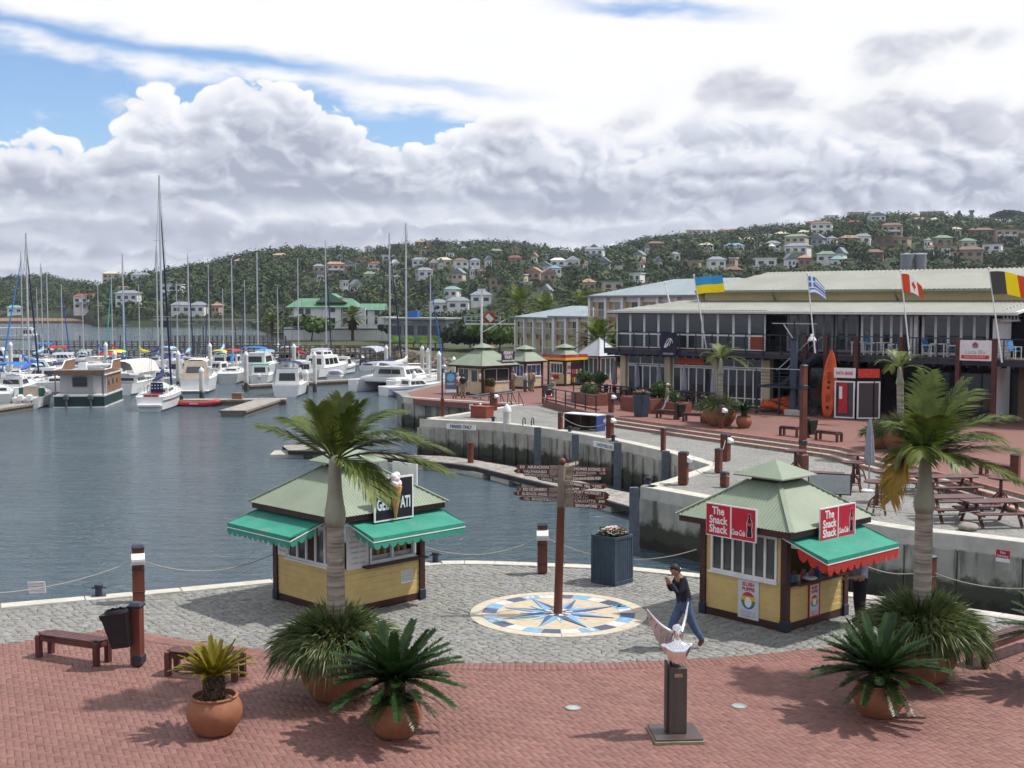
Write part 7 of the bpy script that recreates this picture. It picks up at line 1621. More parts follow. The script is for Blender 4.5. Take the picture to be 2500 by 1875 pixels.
for sx in (-1, 1):
 for sy in (-1, 1): MB().box((sx * h, sy * h, 1.25), (.13, .13, 2.5)).build('corner_post', M_maroon, bt_)
for o_, xd in (((-h, h - .1, .25), (0, -1, 0)), ((-h + .1, -h, .25), (1, 0, 0)), ((h, -h + .1, .25), (0, 1, 0)), ((h - .1, h, .25), (-1, 0, 0))): window(bt_, 2 * h - .2, 2.1, o_, xd, 3, fr=.1, ma_g=mat('green_glass', (.05, .10, .08), .1, var=0))
m_ = MB(); e = h + .55; m_.add([(-e, -e, 2.5), (e, -e, 2.5), (e, e, 2.5), (-e, e, 2.5), (0, 0, 4.0)], [(0, 1, 4), (1, 2, 4), (2, 3, 4), (3, 0, 4), (3, 2, 1, 0)]); m_.build('pyramid_roof', mat('zinc_roof', (.36, .38, .40), .45, var=.06), bt_)
for i in range(4): a = [(-e, -e, 2.5), (e, -e, 2.5), (e, e, 2.5), (-e, e, 2.5)][i]; MB().bar(Vector(a), Vector((0, 0, 4.02)), .10, .06).build('hip_cap', M_steel, bt_)
# flower pot by the ferry kiosk
q = g(1196, 966); o = thing('potted_plant', 'pale pot of orange flowers beside the ferry kiosk', 'potted plant', (q.x, q.y, .01), 0, 'potted plants on the terrace'); pot(o, .36, .75); leaf_ball(o, (0, 0, .95), (.45, .45, .35), 350, 8, M_bush, .09); flowers(o, (0, 0, .9), .38, 40, 8, [(M_fr, .7)], .09, .4)
# ---------------------------------------------------------------- people farther off
cl = {n: cloth(n, c) for n, c in dict(red=(.38, .03, .05), blue=(.03, .05, .20), white=(.62, .62, .62), cream=(.52, .49, .40), khaki=(.28, .24, .17), black=(.02, .022, .028), grey=(.20, .215, .20), sage=(.22, .24, .20), denim=(.10, .14, .22), pink=(.55, .15, .12), tan=(.45, .36, .20), olive=(.16, .16, .12)).items()}
hold = dict(wl=(.02, .17, .98), wr=(-.02, .17, .98), el=(.26, .14, 1.14), er=(-.26, .14, 1.14))
def fp(label, px, py, rz, z=.01, **kw): p = g(px, py, z); return person(label, (p.x, p.y, z), rz, fine=False, group='people at the ticket kiosks' if 'group' not in kw else kw.pop('group'), **kw)
fp('person in a red shirt and blue shorts, hands behind the back', 1110, 973, math.pi + .2, pose=hold, H_=1.66, top=cl['red'], legs=cl['blue'], short=True, stout=1.15)
fp('person in a black shirt and khaki shorts at the ferry kiosk', 1131, 973, math.pi - .1, H_=1.82, top=cl['black'], legs=cl['khaki'], short=True, stout=1.1)
fp('grey-haired person in a white shirt behind the red-shirted one', 1117, 968, math.pi + .1, H_=1.74, top=cl['white'], legs=cl['khaki'], hair=M_hairg)
fp('bald person in a cream shirt and shorts standing hands on hips', 1253, 957, -1.0, pose=dict(el=(.36, .06, 1.2), wl=(.2, .05, 1.02)), H_=1.74, top=cl['cream'], legs=cl['khaki'], hair=M_skin, short=True, stout=1.15)
fp('person in a white jacket and jeans before the poster kiosk', 1282, 957, 2.2, H_=1.70, top=cl['white'], legs=cl['denim'], sleeve=1.0)
fp('person in a tan waistcoat over black with shorts', 1299, 957, 2.6, H_=1.76, top=cl['tan'], legs=cl['grey'], short=True, sleeve=0, stout=1.1)
fp('person half hidden behind the tan waistcoat', 1293, 955, 2.2, H_=1.66, top=cl['grey'], legs=cl['grey'])
fp('person in a grey shirt and white cap pushing a buggy', 1348, 983, -.5, H_=1.72, top=cl['sage'], legs=cl['grey'], cap=M_white, hair=M_hairg, pose=dict(nb=(0, -.05, 1.45), el=(.24, -.05, 1.14), wl=(.18, -.32, 1.05), er=(-.24, -.05, 1.14), wr=(-.18, -.32, 1.05)))
fp('person in a dark jacket and white cap walking along the terrace', 1629, 1010, 1.35, z=TER, H_=1.78, top=cl['olive'], legs=cl['white'], cap=M_white, sleeve=1.0, pose=dict(kl=(.10, -.2, .52), al=(.10, -.22, .10), tl=(.1, -.38, .05), kr=(-.1, .10, .5), ar=(-.1, .36, .14), tr=(-.1, .24, .04), wl=(.22, -.25, .98), wr=(-.22, .12, .92)), group='people walking')
fp('distant person in a red top on the path behind the kiosks', 1201, 868, 0, H_=1.7, top=cl['pink'], legs=cl['black'], group='people walking'); fp('distant person in pale blue on the path near the stilt restaurant', 1148, 850, 0, H_=1.7, top=C_lblue if 'C_lblue' in globals() else cl['white'], legs=cl['denim'], group='people walking')
p = g(1340, 986); o = thing('buggy', 'folded dark buggy pushed by the person in a white cap', 'buggy', p, .3)
for sx in (-1, 1):
 for sy in (-1, 1): MB().cyl((sx * .25 - .02, sy * .3, .1), (sx * .25 + .02, sy * .3, .1), .1, .1, 10).build('wheel', M_black, o)
 MB().bar((sx * .22, -.3, .1), (sx * .22, .35, 1.0), .03).build('side_bar', M_steel, o)
MB().box((0, -.05, .45), (.42, .45, .30), ch=.08).build('seat', cl['red'], o); MB().box((0, .12, .8), (.42, .1, .40), ch=.04).build('hood', M_black, o)
# ================================================================ MARINA
M_gel = mat('white_gelcoat', (.74, .74, .73), .3, var=.05, vscale=1.5, coat=.2); M_deck = mat('boat_deck', (.62, .62, .60), .6, var=.08); M_gelg = mat('grey_gelcoat', (.45, .46, .46), .35, var=.08)
M_alu = mat('mast_aluminium', (.52, .53, .54), .4, metal=.5, var=.08); M_tint = mat('tinted_pane', (.02, .022, .028), .12, var=0, spec=.6); M_stay = mat('stay_wire', (.10, .10, .12), .5, metal=.5, var=0)
CC = {n: mat('canvas_' + n, c, .8, var=.12, vscale=2, bump=.2, bscale=5) for n, c in dict(navy=(.018, .025, .085), blue=(.02, .14, .42), royal=(.04, .10, .40), cream=(.52, .50, .47), beige=(.40, .33, .26), red=(.42, .02, .02), teal=(.02, .25, .24), green=(.10, .42, .28), sky=(.28, .46, .60), yellow=(.62, .52, .04), grey=(.36, .38, .45), black=(.02, .02, .03)).items()}
M_htim = mat('houseboat_timber', (.22, .115, .065), .6, var=.2, vscale=2); M_hgreen = mat('bottle_green', (.008, .035, .030), .35, var=.1)
def hull(parent, L, B, F, ma, tw=.75, sheer=.35, name='hull', deckm=None, stripe=None, flare=.12):
 n = 14; vs, fs = [], []; sh = []
 for i in range(n + 1):
  t = i / n; b = B / 2 * ((tw + (1 - tw) * math.sin(min(1, t / .5) * math.pi / 2)) if t < .5 else max(.015, 1 - ((t - .5) / .5) ** 2.3)); zt = F * (1 + sheer * t * t); x = -L / 2 + L * t
  ring_ = [(x - .06 * L * t * 0, 0, -.35 * (1 - .5 * t)), (x, b * .62, -.18), (x + .01 * L * t, b * (1 - flare), .12 * F), (x + .03 * L * t * t, b, zt)]; sh.append((x + .03 * L * t * t, b, zt))
  vs += ring_ + [(p[0], -p[1], p[2]) for p in ring_[1:]]
 for i in range(n):
  o = i * 7; q = o + 7
  for a, b in ((0, 1), (1, 2), (2, 3)): fs.append((o + a, q + a, q + b, o + b))
  for a, b in ((0, 4), (4, 5), (5, 6)): fs.append((o + b, q + b, q + a, o + a))
 fs.append((0, 1, 2, 3, 6, 5, 4)); h_ = MB().add(vs, fs).build(name, ma, parent, auto=35)
 dv = [(x, b * .97, z - .05) for x, b, z in sh] + [(x, -b * .97, z - .05) for x, b, z in sh]; MB().add(dv, [(i, i + 1, n + 2 + i, n + 1 + i) for i in range(n)][::1]).build('deck', deckm or M_deck, parent)
 for sg in (-1, 1): MB().tube([(x, b * sg, z) for x, b, z in sh], .035, 5).build('gunwale', M_gel, parent)
 if stripe:
  for sg in (-1, 1): MB().tube([(x * .995, (b * .975 + .02) * sg, z * .72) for x, b, z in sh[:-1]], .04, 4).build('stripe', stripe, parent)
 return sh
def cabin(parent, x0, x1, w, z0, z1, ma, rake=.35, win=3, taper=.8, name='cabin', wm=None, wh=.5, aft=.1):
 """deckhouse with slanted front and side windows"""
 a, b = w / 2, w / 2 * taper; h = z1 - z0
 vs = [(x0, -a, z0), (x1, -a * taper, z0), (x1, a * taper, z0), (x0, a, z0), (x0 + aft, -b, z1), (x1 - rake, -b * taper, z1), (x1 - rake, b * taper, z1), (x0 + aft, b, z1)]
 MB().add(vs, [(4, 5, 6, 7), (0, 1, 5, 4), (1, 2, 6, 5), (2, 3, 7, 6), (3, 0, 4, 7)]).build(name, ma, parent)
 V_ = [Vector(v) for v in vs]
 def pane(A, B, C_, D, u0, u1, off):
  P_ = [A.lerp(B, u).lerp(D.lerp(C_, u), v) for u, v in ((u0, .5 - wh / 2), (u1, .5 - wh / 2), (u1, .5 + wh / 2), (u0, .5 + wh / 2))]; n_ = (P_[1] - P_[0]).cross(P_[3] - P_[0]).normalized(); MB().plate([p + n_ * .002 for p in P_], .02, n_).build('window', wm or M_tint, parent)
 for i in range(win):
  u0, u1 = .08 + .84 * i / win, .08 + .84 * (i + .85) / win; pane(V_[0], V_[1], V_[5], V_[4], u0, u1, 0); pane(V_[2], V_[3], V_[7], V_[6], u0, u1, 0)
 pane(V_[1], V_[2], V_[6], V_[5], .1, .9, 0); pane(V_[3], V_[0], V_[4], V_[7], .15, .85, 0)
def mast(parent, x, z0, H_, boom=3.0, cover=None, furl=None, L=9, r=.075, lean=0.0, bow=4.2, spread=2, beam=1.3):
 top = Vector((x + lean, 0, z0 + H_)); MB().tube([(x, 0, z0 - .3), top], [r, r * .7], 8).build('mast', M_alu, parent)
 for k in range(spread): z = z0 + H_ * (k + 1) / (spread + 1) * 1.05; MB().bar((x + lean * .5, -.75 + .15 * k, z), (x + lean * .5, .75 - .15 * k, z), .04).build('spreader', M_alu, parent)
 for sg in (-1, 1): MB().tube([(x, sg * beam, z0 - .2), (x + lean * .5, sg * .7, z0 + H_ * .36), top], .012, 4).build('shroud', M_stay, parent)
 MB().tube([(-L / 2 + .2, 0, z0), top], .012, 4).build('backstay', M_stay, parent)
 if furl: MB().tube([(bow, 0, z0 + .1), Vector((bow, 0, z0)).lerp(top, .45), top - Vector((0, 0, H_ * .08))], [.10, .09, .03], 6).build('furled_jib', furl, parent)
 else: MB().tube([(bow, 0, z0), top], .014, 4).build('forestay', M_stay, parent)
 if boom:
  zb = z0 + 1.15; MB().tube([(x, 0, zb), (x - boom, 0, zb + .1)], .06, 6).build('boom', M_alu, parent)
  if cover: MB().tube([(x + .12, 0, zb + 1.0), (x - .25, 0, zb + .45), (x - boom * .5, 0, zb + .26), (x - boom * 1.02, 0, zb + .14)], [.10, .24, .22, .07], 10).build('sail_cover', cover, parent, smooth=True)
def rails(parent, sh, z=.6, step=2):
 for sg in (-1, 1):
  P_ = [Vector((x, b * .93 * sg, zz)) for x, b, zz in sh[1:]]; MB().tube([p + Vector((0, 0, z)) for p in P_], .016, 4).build('guard_rail', M_steel, parent)
  for p in P_[::step]: MB().bar(p, p + Vector((0, 0, z)), .02).build('stanchion', M_steel, parent)
def canopy(parent, x0, x1, w, z, ma, h=.35, legs=1.0, name='canopy'):
 vs, fs = [], []
 for i in range(7):
  for j in range(7): u, v = i / 6, j / 6 - .5; vs.append((x0 + (x1 - x0) * u, w * v, z + h * (1 - (2 * v) ** 4) - .10 * (2 * u - 1) ** 4))
 for i in range(6):
  for j in range(6): a = i * 7 + j; fs.append((a, a + 7, a + 8, a + 1))
 MB().add(vs, fs).build(name, ma, parent, smooth=True)
 if legs:
  for x in (x0 + .1, x1 - .1):
   for sg in (-1, 1): MB().bar((x, sg * w * .48, z - legs), (x, sg * w * .48, z + .02), .03).build('canopy_leg', M_steel, parent)
def outboard(parent, x, y, z=.35, ma=None, s=1.0):
 o = MB(); o.box((x - .22 * s, y, z + .55 * s), (.55 * s, .34 * s, .50 * s), ch=.10 * s); ob = o.build('outboard', ma or M_gel, parent); MB().box((x - .2 * s, y, z - .05 * s), (.20 * s, .12 * s, .9 * s), ch=.03).build('outboard_leg', ma or M_gel, ob); MB().box((x - .05, y, z + .2 * s), (.14 * s, .22 * s, .3 * s)).build('bracket', M_steelb, ob)
def boat(name, label, cat, px, py, hd, group='boats moored in the marina'):
 p = g(px, py, WATER); return thing(name, label, cat, p, R(hd), group)
def wl(py): return g(1250, py, WATER).y
def sailboat(label, px, py, hd, ptop, L=9.5, F=.95, B=3.0, cover='navy', furl=None, mt=.05, lean=0.0, hm=None, cab=True, stripe=None, xm=None, dodger=None, boom=3.4):
 D = wl(py); H_ = zat(ptop, D) - WATER - F; r = boat('sailboat', label, 'sailboat', px, py, hd); sh = hull(r, L, B, F, hm or M_gel, .7, .30, stripe=stripe)
 if cab: cabin(r, -L * .12, L * .26, B * .55, F, F + .48, M_gel, .7, 4, .85, wh=.4)
 mast(r, L * mt if xm is None else xm, F, H_, boom, CC[cover] if cover else None, CC[furl] if furl else None, L, lean=lean, bow=L * .5, beam=B * .42, r=.085 if H_ < 15 else .12); rails(r, sh)
 if dodger: canopy(r, -L * .26, -L * .10, B * .6, F + .75, CC[dodger], .3, .6, 'dodger')
 return r
def cruiser(label, px, py, hd, L=8, B=2.9, F=1.0, cab=(.0, .62, 1.1), canv=None, hm=None, win=3, fly=False, ob=0, stripe=None, wm=None, roof=None, arch=False):
 r = boat('motorboat', label, 'motorboat', px, py, hd); sh = hull(r, L, B, F, hm or M_gel, .85, .38, stripe=stripe)
 x0, x1, h = cab; cabin(r, L * (x0 - .5), L * (x1 - .5), B * .78, F, F + h, M_gel, .8, win, .88, wm=wm)
 if roof: MB().box((L * ((x0 + x1) / 2 - .5) - .2, 0, F + h + .04), (L * (x1 - x0) * .85, B * .76, .07), ch=.02).build('cabin_roof', CC[roof] if roof in CC else M_gel, r)
 if fly: cabin(r, L * (x0 - .45), L * (x1 - .66), B * .55, F + h, F + h + .55, M_gel, .3, 2, .9)
 if canv: c, a, b, z = canv; canopy(r, L * (a - .5), L * (b - .5), B * .8, F + z, CC[c], .3, .7)
 if arch:
  for sg in (-1, 1): MB().bar((-L * .38, sg * B * .4, F), (-L * .28, sg * B * .36, F + 1.9), .10).build('arch_leg', M_gel, r)
  MB().box((-L * .28, 0, F + 1.92), (.35, B * .76, .10)).build('arch', M_gel, r)
 for k in range(ob): outboard(r, -L / 2, (k - (ob - 1) / 2) * .6)
 for sg in (-1, 1): MB().tube([(x, b * .9 * sg, z + .5) for x, b, z in sh[8:]], .016, 4).build('bow_rail', M_steel, r)
 return r, sh
# -------- front row
r, sh = cruiser('open white motorboat with twin white outboards at the left front', 85, 990, 100, 7.5, 2.7, .95, (.35, .62, .75), wm=M_glass)
for k in (-1, 0, 1): pass
for y in (-.38, .38): outboard(r, -3.75, y, .3, s=1.25)
canopy(r, -1.6, .9, 2.0, 2.75, CC['cream'], .12, 1.8, 'hard_top'); MB().box((-1.2, 0, 1.35), (.7, 1.3, .9), ch=.05).build('helm_seat', CC['beige'], r)
for y in (-.85, .85): MB().box((-1.2, y, 1.3), (.7, .35, .8), ch=.05).build('side_seat', mat('seat_green', (.01, .09, .06), .6), r)
hb = boat('houseboat', 'timber-sided houseboat with dark green hull and two outboards', 'houseboat', 222, 985, 97); L, B = 9.5, 4.3
MB().prism([(-L / 2, -B / 2), (L / 2 - 1, -B / 2), (L / 2, -B / 4), (L / 2, B / 4), (L / 2 - 1, B / 2), (-L / 2, B / 2)], -.1, 1.05).build('hull', M_hgreen, hb); MB().prism([(-L / 2 - .06, -B / 2 - .06), (L / 2 - 1, -B / 2 - .06), (L / 2 + .06, -B / 4), (L / 2 + .06, B / 4), (L / 2 - 1, B / 2 + .06), (-L / 2 - .06, B / 2 + .06)], 1.0, 1.13).build('rubbing_strake', M_gel, hb); MB().prism([(-L / 2 - .1, -B / 2 - .08), (L / 2 - 1, -B / 2 - .08), (L / 2 - 1, B / 2 + .08), (-L / 2 - .1, B / 2 + .08)], -.12, .10).build('boot_strake', M_gel, hb)
MB().box((.3, 0, 2.05), (L - 2.9, B - .25, 1.85)).build('cabin', mat('cabin_grey', (.42, .42, .42), .6, var=.05), hb)
for sg in (-1, 1):
 MB().box((.5, sg * (B / 2 - .11), 2.05), (L - 3.2, .05, 1.75)).build('side_board', M_htim, hb); MB().add([(-L / 2 + .2, sg * B * .5, 2.95), (L / 2 - 1.2, sg * B * .5, 2.95), (L / 2 - 1.4, sg * B * .48, 4.0), (-.5, sg * B * .48, 4.0), (-1.6, sg * B * .5, 3.35), (-L / 2 + .2, sg * B * .5, 3.35)], [(0, 1, 2, 3, 4, 5)]).build('bulwark', M_htim, hb)
 MB().tube([(-L / 2 + .1, sg * B * .51, 3.38), (-1.6, sg * B * .51, 3.38), (-.5, sg * B * .49, 4.03), (L / 2 - 1.4, sg * B * .49, 4.03)], .06, 5).build('capping', M_gel, hb); MB().bar((-L / 2 + .1, sg * B * .515, 2.92), (L / 2 - 1.1, sg * B * .515, 2.92), .06, .12).build('strake', M_gel, hb)
 for x in (-2.2, -.2, 1.6): MB().cyl((x, sg * (B / 2 - .10), 2.1), (x, sg * (B / 2 - .05), 2.1), .28, .28, 14).build('porthole', M_tint, hb)
 MB().bar((-L / 2 + .15, sg * (B / 2 - .1), 1.1), (-L / 2 + .15, sg * (B / 2 - .1), 3.0), .10).build('post', M_htim, hb)
MB().box((-.2, 0, 3.02), (L - 1.6, B, .12)).build('roof_deck', mat('roof_grey', (.45, .47, .50), .6, var=.05), hb); MB().box((-L / 2 + .22, 0, 3.12), (.10, B, .42)).build('stern_fascia', M_htim, hb); MB().box((-L / 2 + .20, 0, 3.36), (.16, B + .05, .06)).build('stern_capping', M_gel, hb)
MB().box((-L / 2 + 1.56, .25, 2.2), (.04, 1.25, .85)).build('stern_window', M_tint, hb); MB().box((-L / 2 + 1.56, -1.25, 1.95), (.04, .75, 1.6)).build('door', M_gelg, hb); MB().box((.8, .8, 3.4), (.9, .7, .7)).build('roof_box', M_gel, hb); MB().box((2.2, 0, 3.5), (2.4, 2.6, .12)).build('roof_bench', M_gel, hb)
for y in (-1.05, 1.05): outboard(hb, -L / 2 - .05, y, .35, mat('grey_motor', (.12, .12, .13), .4), 1.1)
sb_ = sailboat('white sloop with navy sail cover and a starry ensign at its stern', 394, 992, 96, 425, 11, 1.25, 3.3, 'navy', 'navy', .08, stripe=CC['navy'], dodger='cream', boom=4.6, lean=.15)
sb_x = -11 / 2
fl = MB(); fl.box((-5.35, -.6, 2.0), (.03, 1.0, .95)); fl.build('ensign', CC['navy'], sb_); MB().bar((-5.25, -.1, 1.3), (-5.4, -.1, 2.6), .04).build('ensign_staff', M_steel, sb_); MB().box((-5.38, -.6, 1.6), (.03, 1.0, .12)).build('ensign_band', CC['red'], sb_)
for k in range(8): MB().box((-5.38, -.95 + (k % 4) * .25, 2.0 + (k // 4) * .25), (.02, .10, .10), rot=Matrix.Rotation(.785, 3, 'X')).build('ensign_star', M_white, sb_)
MB().box((-5.5, 0, .55), (.9, 2.0, .25), ch=.05).build('swim_platform', M_gel, sb_); MB().box((-4.7, 0, 1.3), (.8, 1.2, .25)).build('cockpit_seat', mat('teak_red', (.28, .06, .04), .6), sb_); MB().tube([(-4.0, -.5 + .5 * math.cos(a * .52) + .5, 1.75 + .5 * math.sin(a * .52)) for a in range(13)], .03, 6).build('wheel', M_steel, sb_)
r, sh = cruiser('white cruiser with a beige canvas cockpit cover', 489, 953, 97, 9.0, 3.5, 1.5, (.42, .75, 1.0)); cabin(r, -4.3, -.6, 2.9, 1.5, 3.3, CC['beige'], .6, 1, .72, 'cockpit_cover', M_glass, .35, .9); canopy(r, -3.4, .4, 2.2, 3.25, M_gel if False else CC['cream'], .28, 0, 'hard_top'); MB().box((-4.95, 0, .3), (.8, 3.0, .15), ch=.04).build('swim_platform', M_gel, r)
ri = boat('inflatable_dinghy', 'red inflatable dinghy with a grey outboard', 'dinghy', 488, 991, -12); P_ = smooth_path([(-1.9, -.62, .22), (.6, -.62, .24), (1.5, -.35, .38), (1.75, 0, .44), (1.5, .35, .38), (.6, .62, .24), (-1.9, .62, .22)], 5)
MB().tube(P_, [.10] + [.24] * (len(P_) - 2) + [.10], 10).build('tube', mat('red_rubber', (.42, .045, .045), .5, var=.1), ri, smooth=True); MB().box((-.4, 0, .12), (2.6, 1.0, .06)).build('floor', M_gelg, ri); MB().box((-.1, 0, .40), (.35, 1.0, .06)).build('seat', M_black, ri); outboard(ri, -1.75, 0, .15, M_black, .95); MB().box((-.2, -.87, .26), (.8, .02, .10)).build('lettering_patch', M_white, ri)
r, sh = cruiser('white cabin boat with a navy soft top and dark sliding doors', 712, 962, 92, 8.0, 3.1, 1.15, (.12, .68, 1.55), canv=('navy', .15, .55, 2.0), wm=None, win=2)
r, sh = cruiser('small white cabin boat with a green roof', 641, 932, 94, 6.2, 2.5, .9, (.12, .62, 1.25), roof='green', ob=1); r, sh = cruiser('wide white motor catamaran with blue covers and roof arch', 632, 913, 88, 9.5, 4.2, 1.3, (.2, .75, 1.5), canv=('blue', .1, .4, 2.1), arch=True, win=4)
sailboat('grey-hulled double-ended sailboat with its stern to the basin', 567, 931, 97, 630, 9.5, 1.2, 3.2, 'blue', None, .12, hm=M_gelg, boom=2.6)
r, sh = cruiser('white sport fishing boat with an upper bridge', 800, 918, 72, 10, 3.4, 1.25, (.15, .65, 1.5), fly=True, win=3); r, sh = cruiser('low covered runabout under a grey sheet', 818, 928, 95, 4.6, 2.0, .55, (.15, .8, .55), wm=CC['grey']); canopy(r, -2.0, 1.7, 1.9, 1.0, CC['grey'], .3, 0, 'cover')
r, sh = cruiser('pontoon boat under a tall blue-grey cover', 910, 902, 80, 6, 2.6, .6, (.1, .3, .4)); canopy(r, -2.7, 2.2, 2.7, 2.6, CC['grey'], .7, 2.1, 'cover')
# catamaran by the ferry quay: two hulls, bridge deck, two masts side by side belong to two yachts
ct = boat('catamaran', 'big white sailing catamaran moored left of the ferry kiosk', 'catamaran', 978, 950, 62); L = 11
for y in (-2.4, 2.4):
 e = bpy.data.objects.new('side_hull', None); COL.objects.link(e); e.parent = ct; e.location = (0, y, 0); hull(e, L, 1.5, 1.25, M_gel, .8, .2, 'hull_shell')
MB().box((-.8, 0, 1.25), (7.0, 4.6, .5), ch=.1).build('bridge_deck', M_gel, ct); cabin(ct, -2.2, 2.6, 4.2, 1.5, 2.5, M_gel, 1.2, 4, .85); canopy(ct, -4.6, -1.8, 3.8, 2.9, CC['grey'], .25, 1.2, 'cockpit_cover'); mast(ct, 1.2, 1.5, zat(541, wl(952)) - WATER - 1.5, 4.4, CC['cream'], None, L, .12, bow=5.2, beam=2.6)
sailboat('white yacht with a tall mast left of the catamaran', 945, 938, 75, 567, 10.5, 1.1, 3.2, 'navy', 'navy', .1)
sailboat('white yacht with blue furled sail behind the ferry sign pole', 1048, 948, 70, 668, 8.5, 1.0, 2.8, None, 'blue', .05); r, sh = cruiser('white runabout with a blue stripe beside the ferry kiosk', 1010, 963, 35, 7, 2.6, .9, (.35, .7, .7), stripe=CC['blue'])
sailboat('small yacht with a short mast behind the blue-sailed one', 1046, 930, 42, 722, 7, .9, 2.5, None, None, .05, cab=True)
# -------- left and back rows
r, sh = cruiser('blue-canopied white motorboat at the left edge', 42, 968, 92, 8.0, 3.0, 1.1, (.3, .62, .9), canv=('blue', .12, .55, 2.1)); sailboat('yacht with royal blue sail cover beside the left edge', 70, 950, 98, 568, 9.5, 1.0, 3.0, 'royal', 'navy', .05)
r, sh = cruiser('white cabin cruiser pointing right behind the left motorboats', 118, 925, 0, 9.0, 3.0, 1.25, (.18, .58, 1.15), win=3); r, sh = cruiser('white fishing boat with a square wheelhouse at the far left', 22, 893, 8, 7, 2.6, 1.1, (.15, .5, 1.6))
r, sh = cruiser('pale hull cut off at the left picture edge', -2, 990, 112, 7, 2.6, 1.3, (.3, .6, .5), hm=M_gelg); r, sh = cruiser('long white motorboat behind the houseboat roof', 165, 958, 8, 9, 2.8, 1.1, (.3, .6, .55)); r, sh = cruiser('boat wrapped in a cream cover behind the houseboat', 330, 958, 85, 8.0, 3.2, 1.2, (.2, .6, .6)); canopy(r, -3.8, 3.0, 3.2, 2.2, CC['cream'], 1.3, 0, 'cover')
r, sh = cruiser('navy-canopied day boat right of the houseboat roof', 195, 938, 10, 7, 2.6, .9, (.4, .65, .6), canv=('navy', .1, .7, 1.4)); r, sh = cruiser('white boat with a navy bimini behind the main mast', 388, 932, 95, 8, 3.0, 1.1, (.3, .6, .9), canv=('navy', .05, .55, 2.0))
MS = [(92, 888, 705, None, None, 'thin-masted yacht in the far left back row'), (122, 905, 664, 'navy', None, 'yacht with a navy cover right of the plain white mast'), (204, 890, 718, None, None, 'short-masted yacht behind the houseboat'), (246, 893, 690, 'royal', None, 'yacht with a royal blue cover left of the teal stay'), (432, 888, 688, None, None, 'short-masted yacht right of the tallest mast'), (545, 890, 705, 'sky', None, 'small yacht with a sky blue cover behind the grey-hulled one'), (600, 886, 684, None, 'navy', 'yacht mast between the grey yacht and the motor catamaran'), (680, 888, 700, 'cream', None, 'yacht with a cream cover right of the motor catamaran'), (64, 930, 615, 'blue', 'blue', 'yacht with a bright blue bunched sail near the left edge'), (103, 900, 643, 'sky', None, 'yacht with a plain white mast behind the cabin cruiser'), (152, 890, 694, 'teal', 'royal', 'small yacht with a teal sail cover in the back row'), (278, 892, 670, 'red', 'teal', 'yacht with a red sail cover and a teal stay'), (304, 905, 619, 'teal', 'blue', 'yacht with a green sail cover left of the main mast'), (346, 900, 694, 'yellow', None, 'small yacht with a yellow cover left of the main mast'), (384, 896, 599, 'navy', None, 'yacht whose mast stands just left of the tallest mast'), (462, 898, 620, 'sky', 'navy', 'yacht right of the tallest mast in the back row'), (513, 895, 646, 'navy', 'navy', 'yacht with a navy bundled sail above a white hull'), (631, 893, 615, 'blue', None, 'yacht with a blue sail bag behind the motor catamaran'), (732, 905, 631, 'red', None, 'yacht with a red sail cover and brown mast'), (796, 890, 586, 'navy', 'navy', 'tall-masted yacht with a striped blue sail bag at the back')]
for i, (px, py, pt, cv, fu, lb) in enumerate(MS): sailboat(lb, px, py, (96, 276, 104, 262, 88)[i % 5], pt, 8.5 + (i % 3), 1.0, 2.8, cv, fu, .05, stripe=CC['navy'] if i % 3 == 0 else None, dodger=('navy', None, 'sky')[i % 3])
BK = [(12, 935, 'white launch with a navy hood at the left edge', 'navy'), (45, 905, 'small white cabin boat left of the blue bunched sail', None), (92, 940, 'white day boat between the blue sail covers', None), (140, 945, 'white sports boat behind the twin-outboard one', None), (182, 915, 'white launch with a grey hood behind the houseboat', 'grey'), (235, 945, 'white launch with a beige hood above the houseboat roof', 'beige'), (270, 930, 'white cabin boat with a navy top left of the cream cover', 'navy'), (295, 905, 'white launch with a yellow hood', 'yellow'), (415, 945, 'white open boat right of the sloop mast', None), (432, 925, 'white launch with a blue hood right of the tallest mast', 'royal'), (520, 920, 'white cabin boat left of the grey yacht', None), (575, 902, 'white launch with a red hood behind the grey yacht', 'red'), (670, 905, 'white launch with a sky blue hood right of the motor catamaran', 'sky'), (745, 925, 'white cabin boat left of the sport fishing boat', None), (765, 900, 'grey-hooded launch behind the sport fishing boat', 'grey'), (842, 910, 'white launch right of the sport fishing boat', None), (165, 893, 'white launch with an orange lifebelt by the back piles', 'red'), (215, 888, 'white launch with a flat white roof in the back row', None), (250, 915, 'white dinghy boat with a red roof strip', 'red'), (420, 893, 'white launch under a light blue awning', 'sky'), (450, 915, 'low white cruiser behind the beige-covered one', None), (540, 905, 'white launch with a yellow wheelhouse behind the grey yacht', 'yellow'), (690, 893, 'grey launch near the rocks', 'grey'), (868, 892, 'small white launch with a red box near the rocks', None), (130, 880, 'white launch near the timber jetty at left', 'blue'), (340, 925, 'white yacht tender behind the cream cover', None)]
for i, (px, py, lb, cv) in enumerate(BK): cruiser(lb, px, py, (15, 95, 165, 80)[i % 4], 6.5, 2.5, .95, (.25, .6, 1.0 + .25 * (i % 2)), canv=(cv, .1, .5, 1.7) if cv else None, stripe=CC['navy'] if i % 2 else None)
fy = boat('ferry_boat', 'long white ferry with a flat roof out on the lagoon', 'ferry', 40, 828, 0); hull(fy, 13, 4, .9, M_gel, .9, .2); MB().box((-1, 0, 2.9), (9.5, 3.8, .15)).build('roof', M_gel, fy); cabin(fy, 2.0, 5.0, 3.2, .9, 2.9, M_gel, .6, 3)
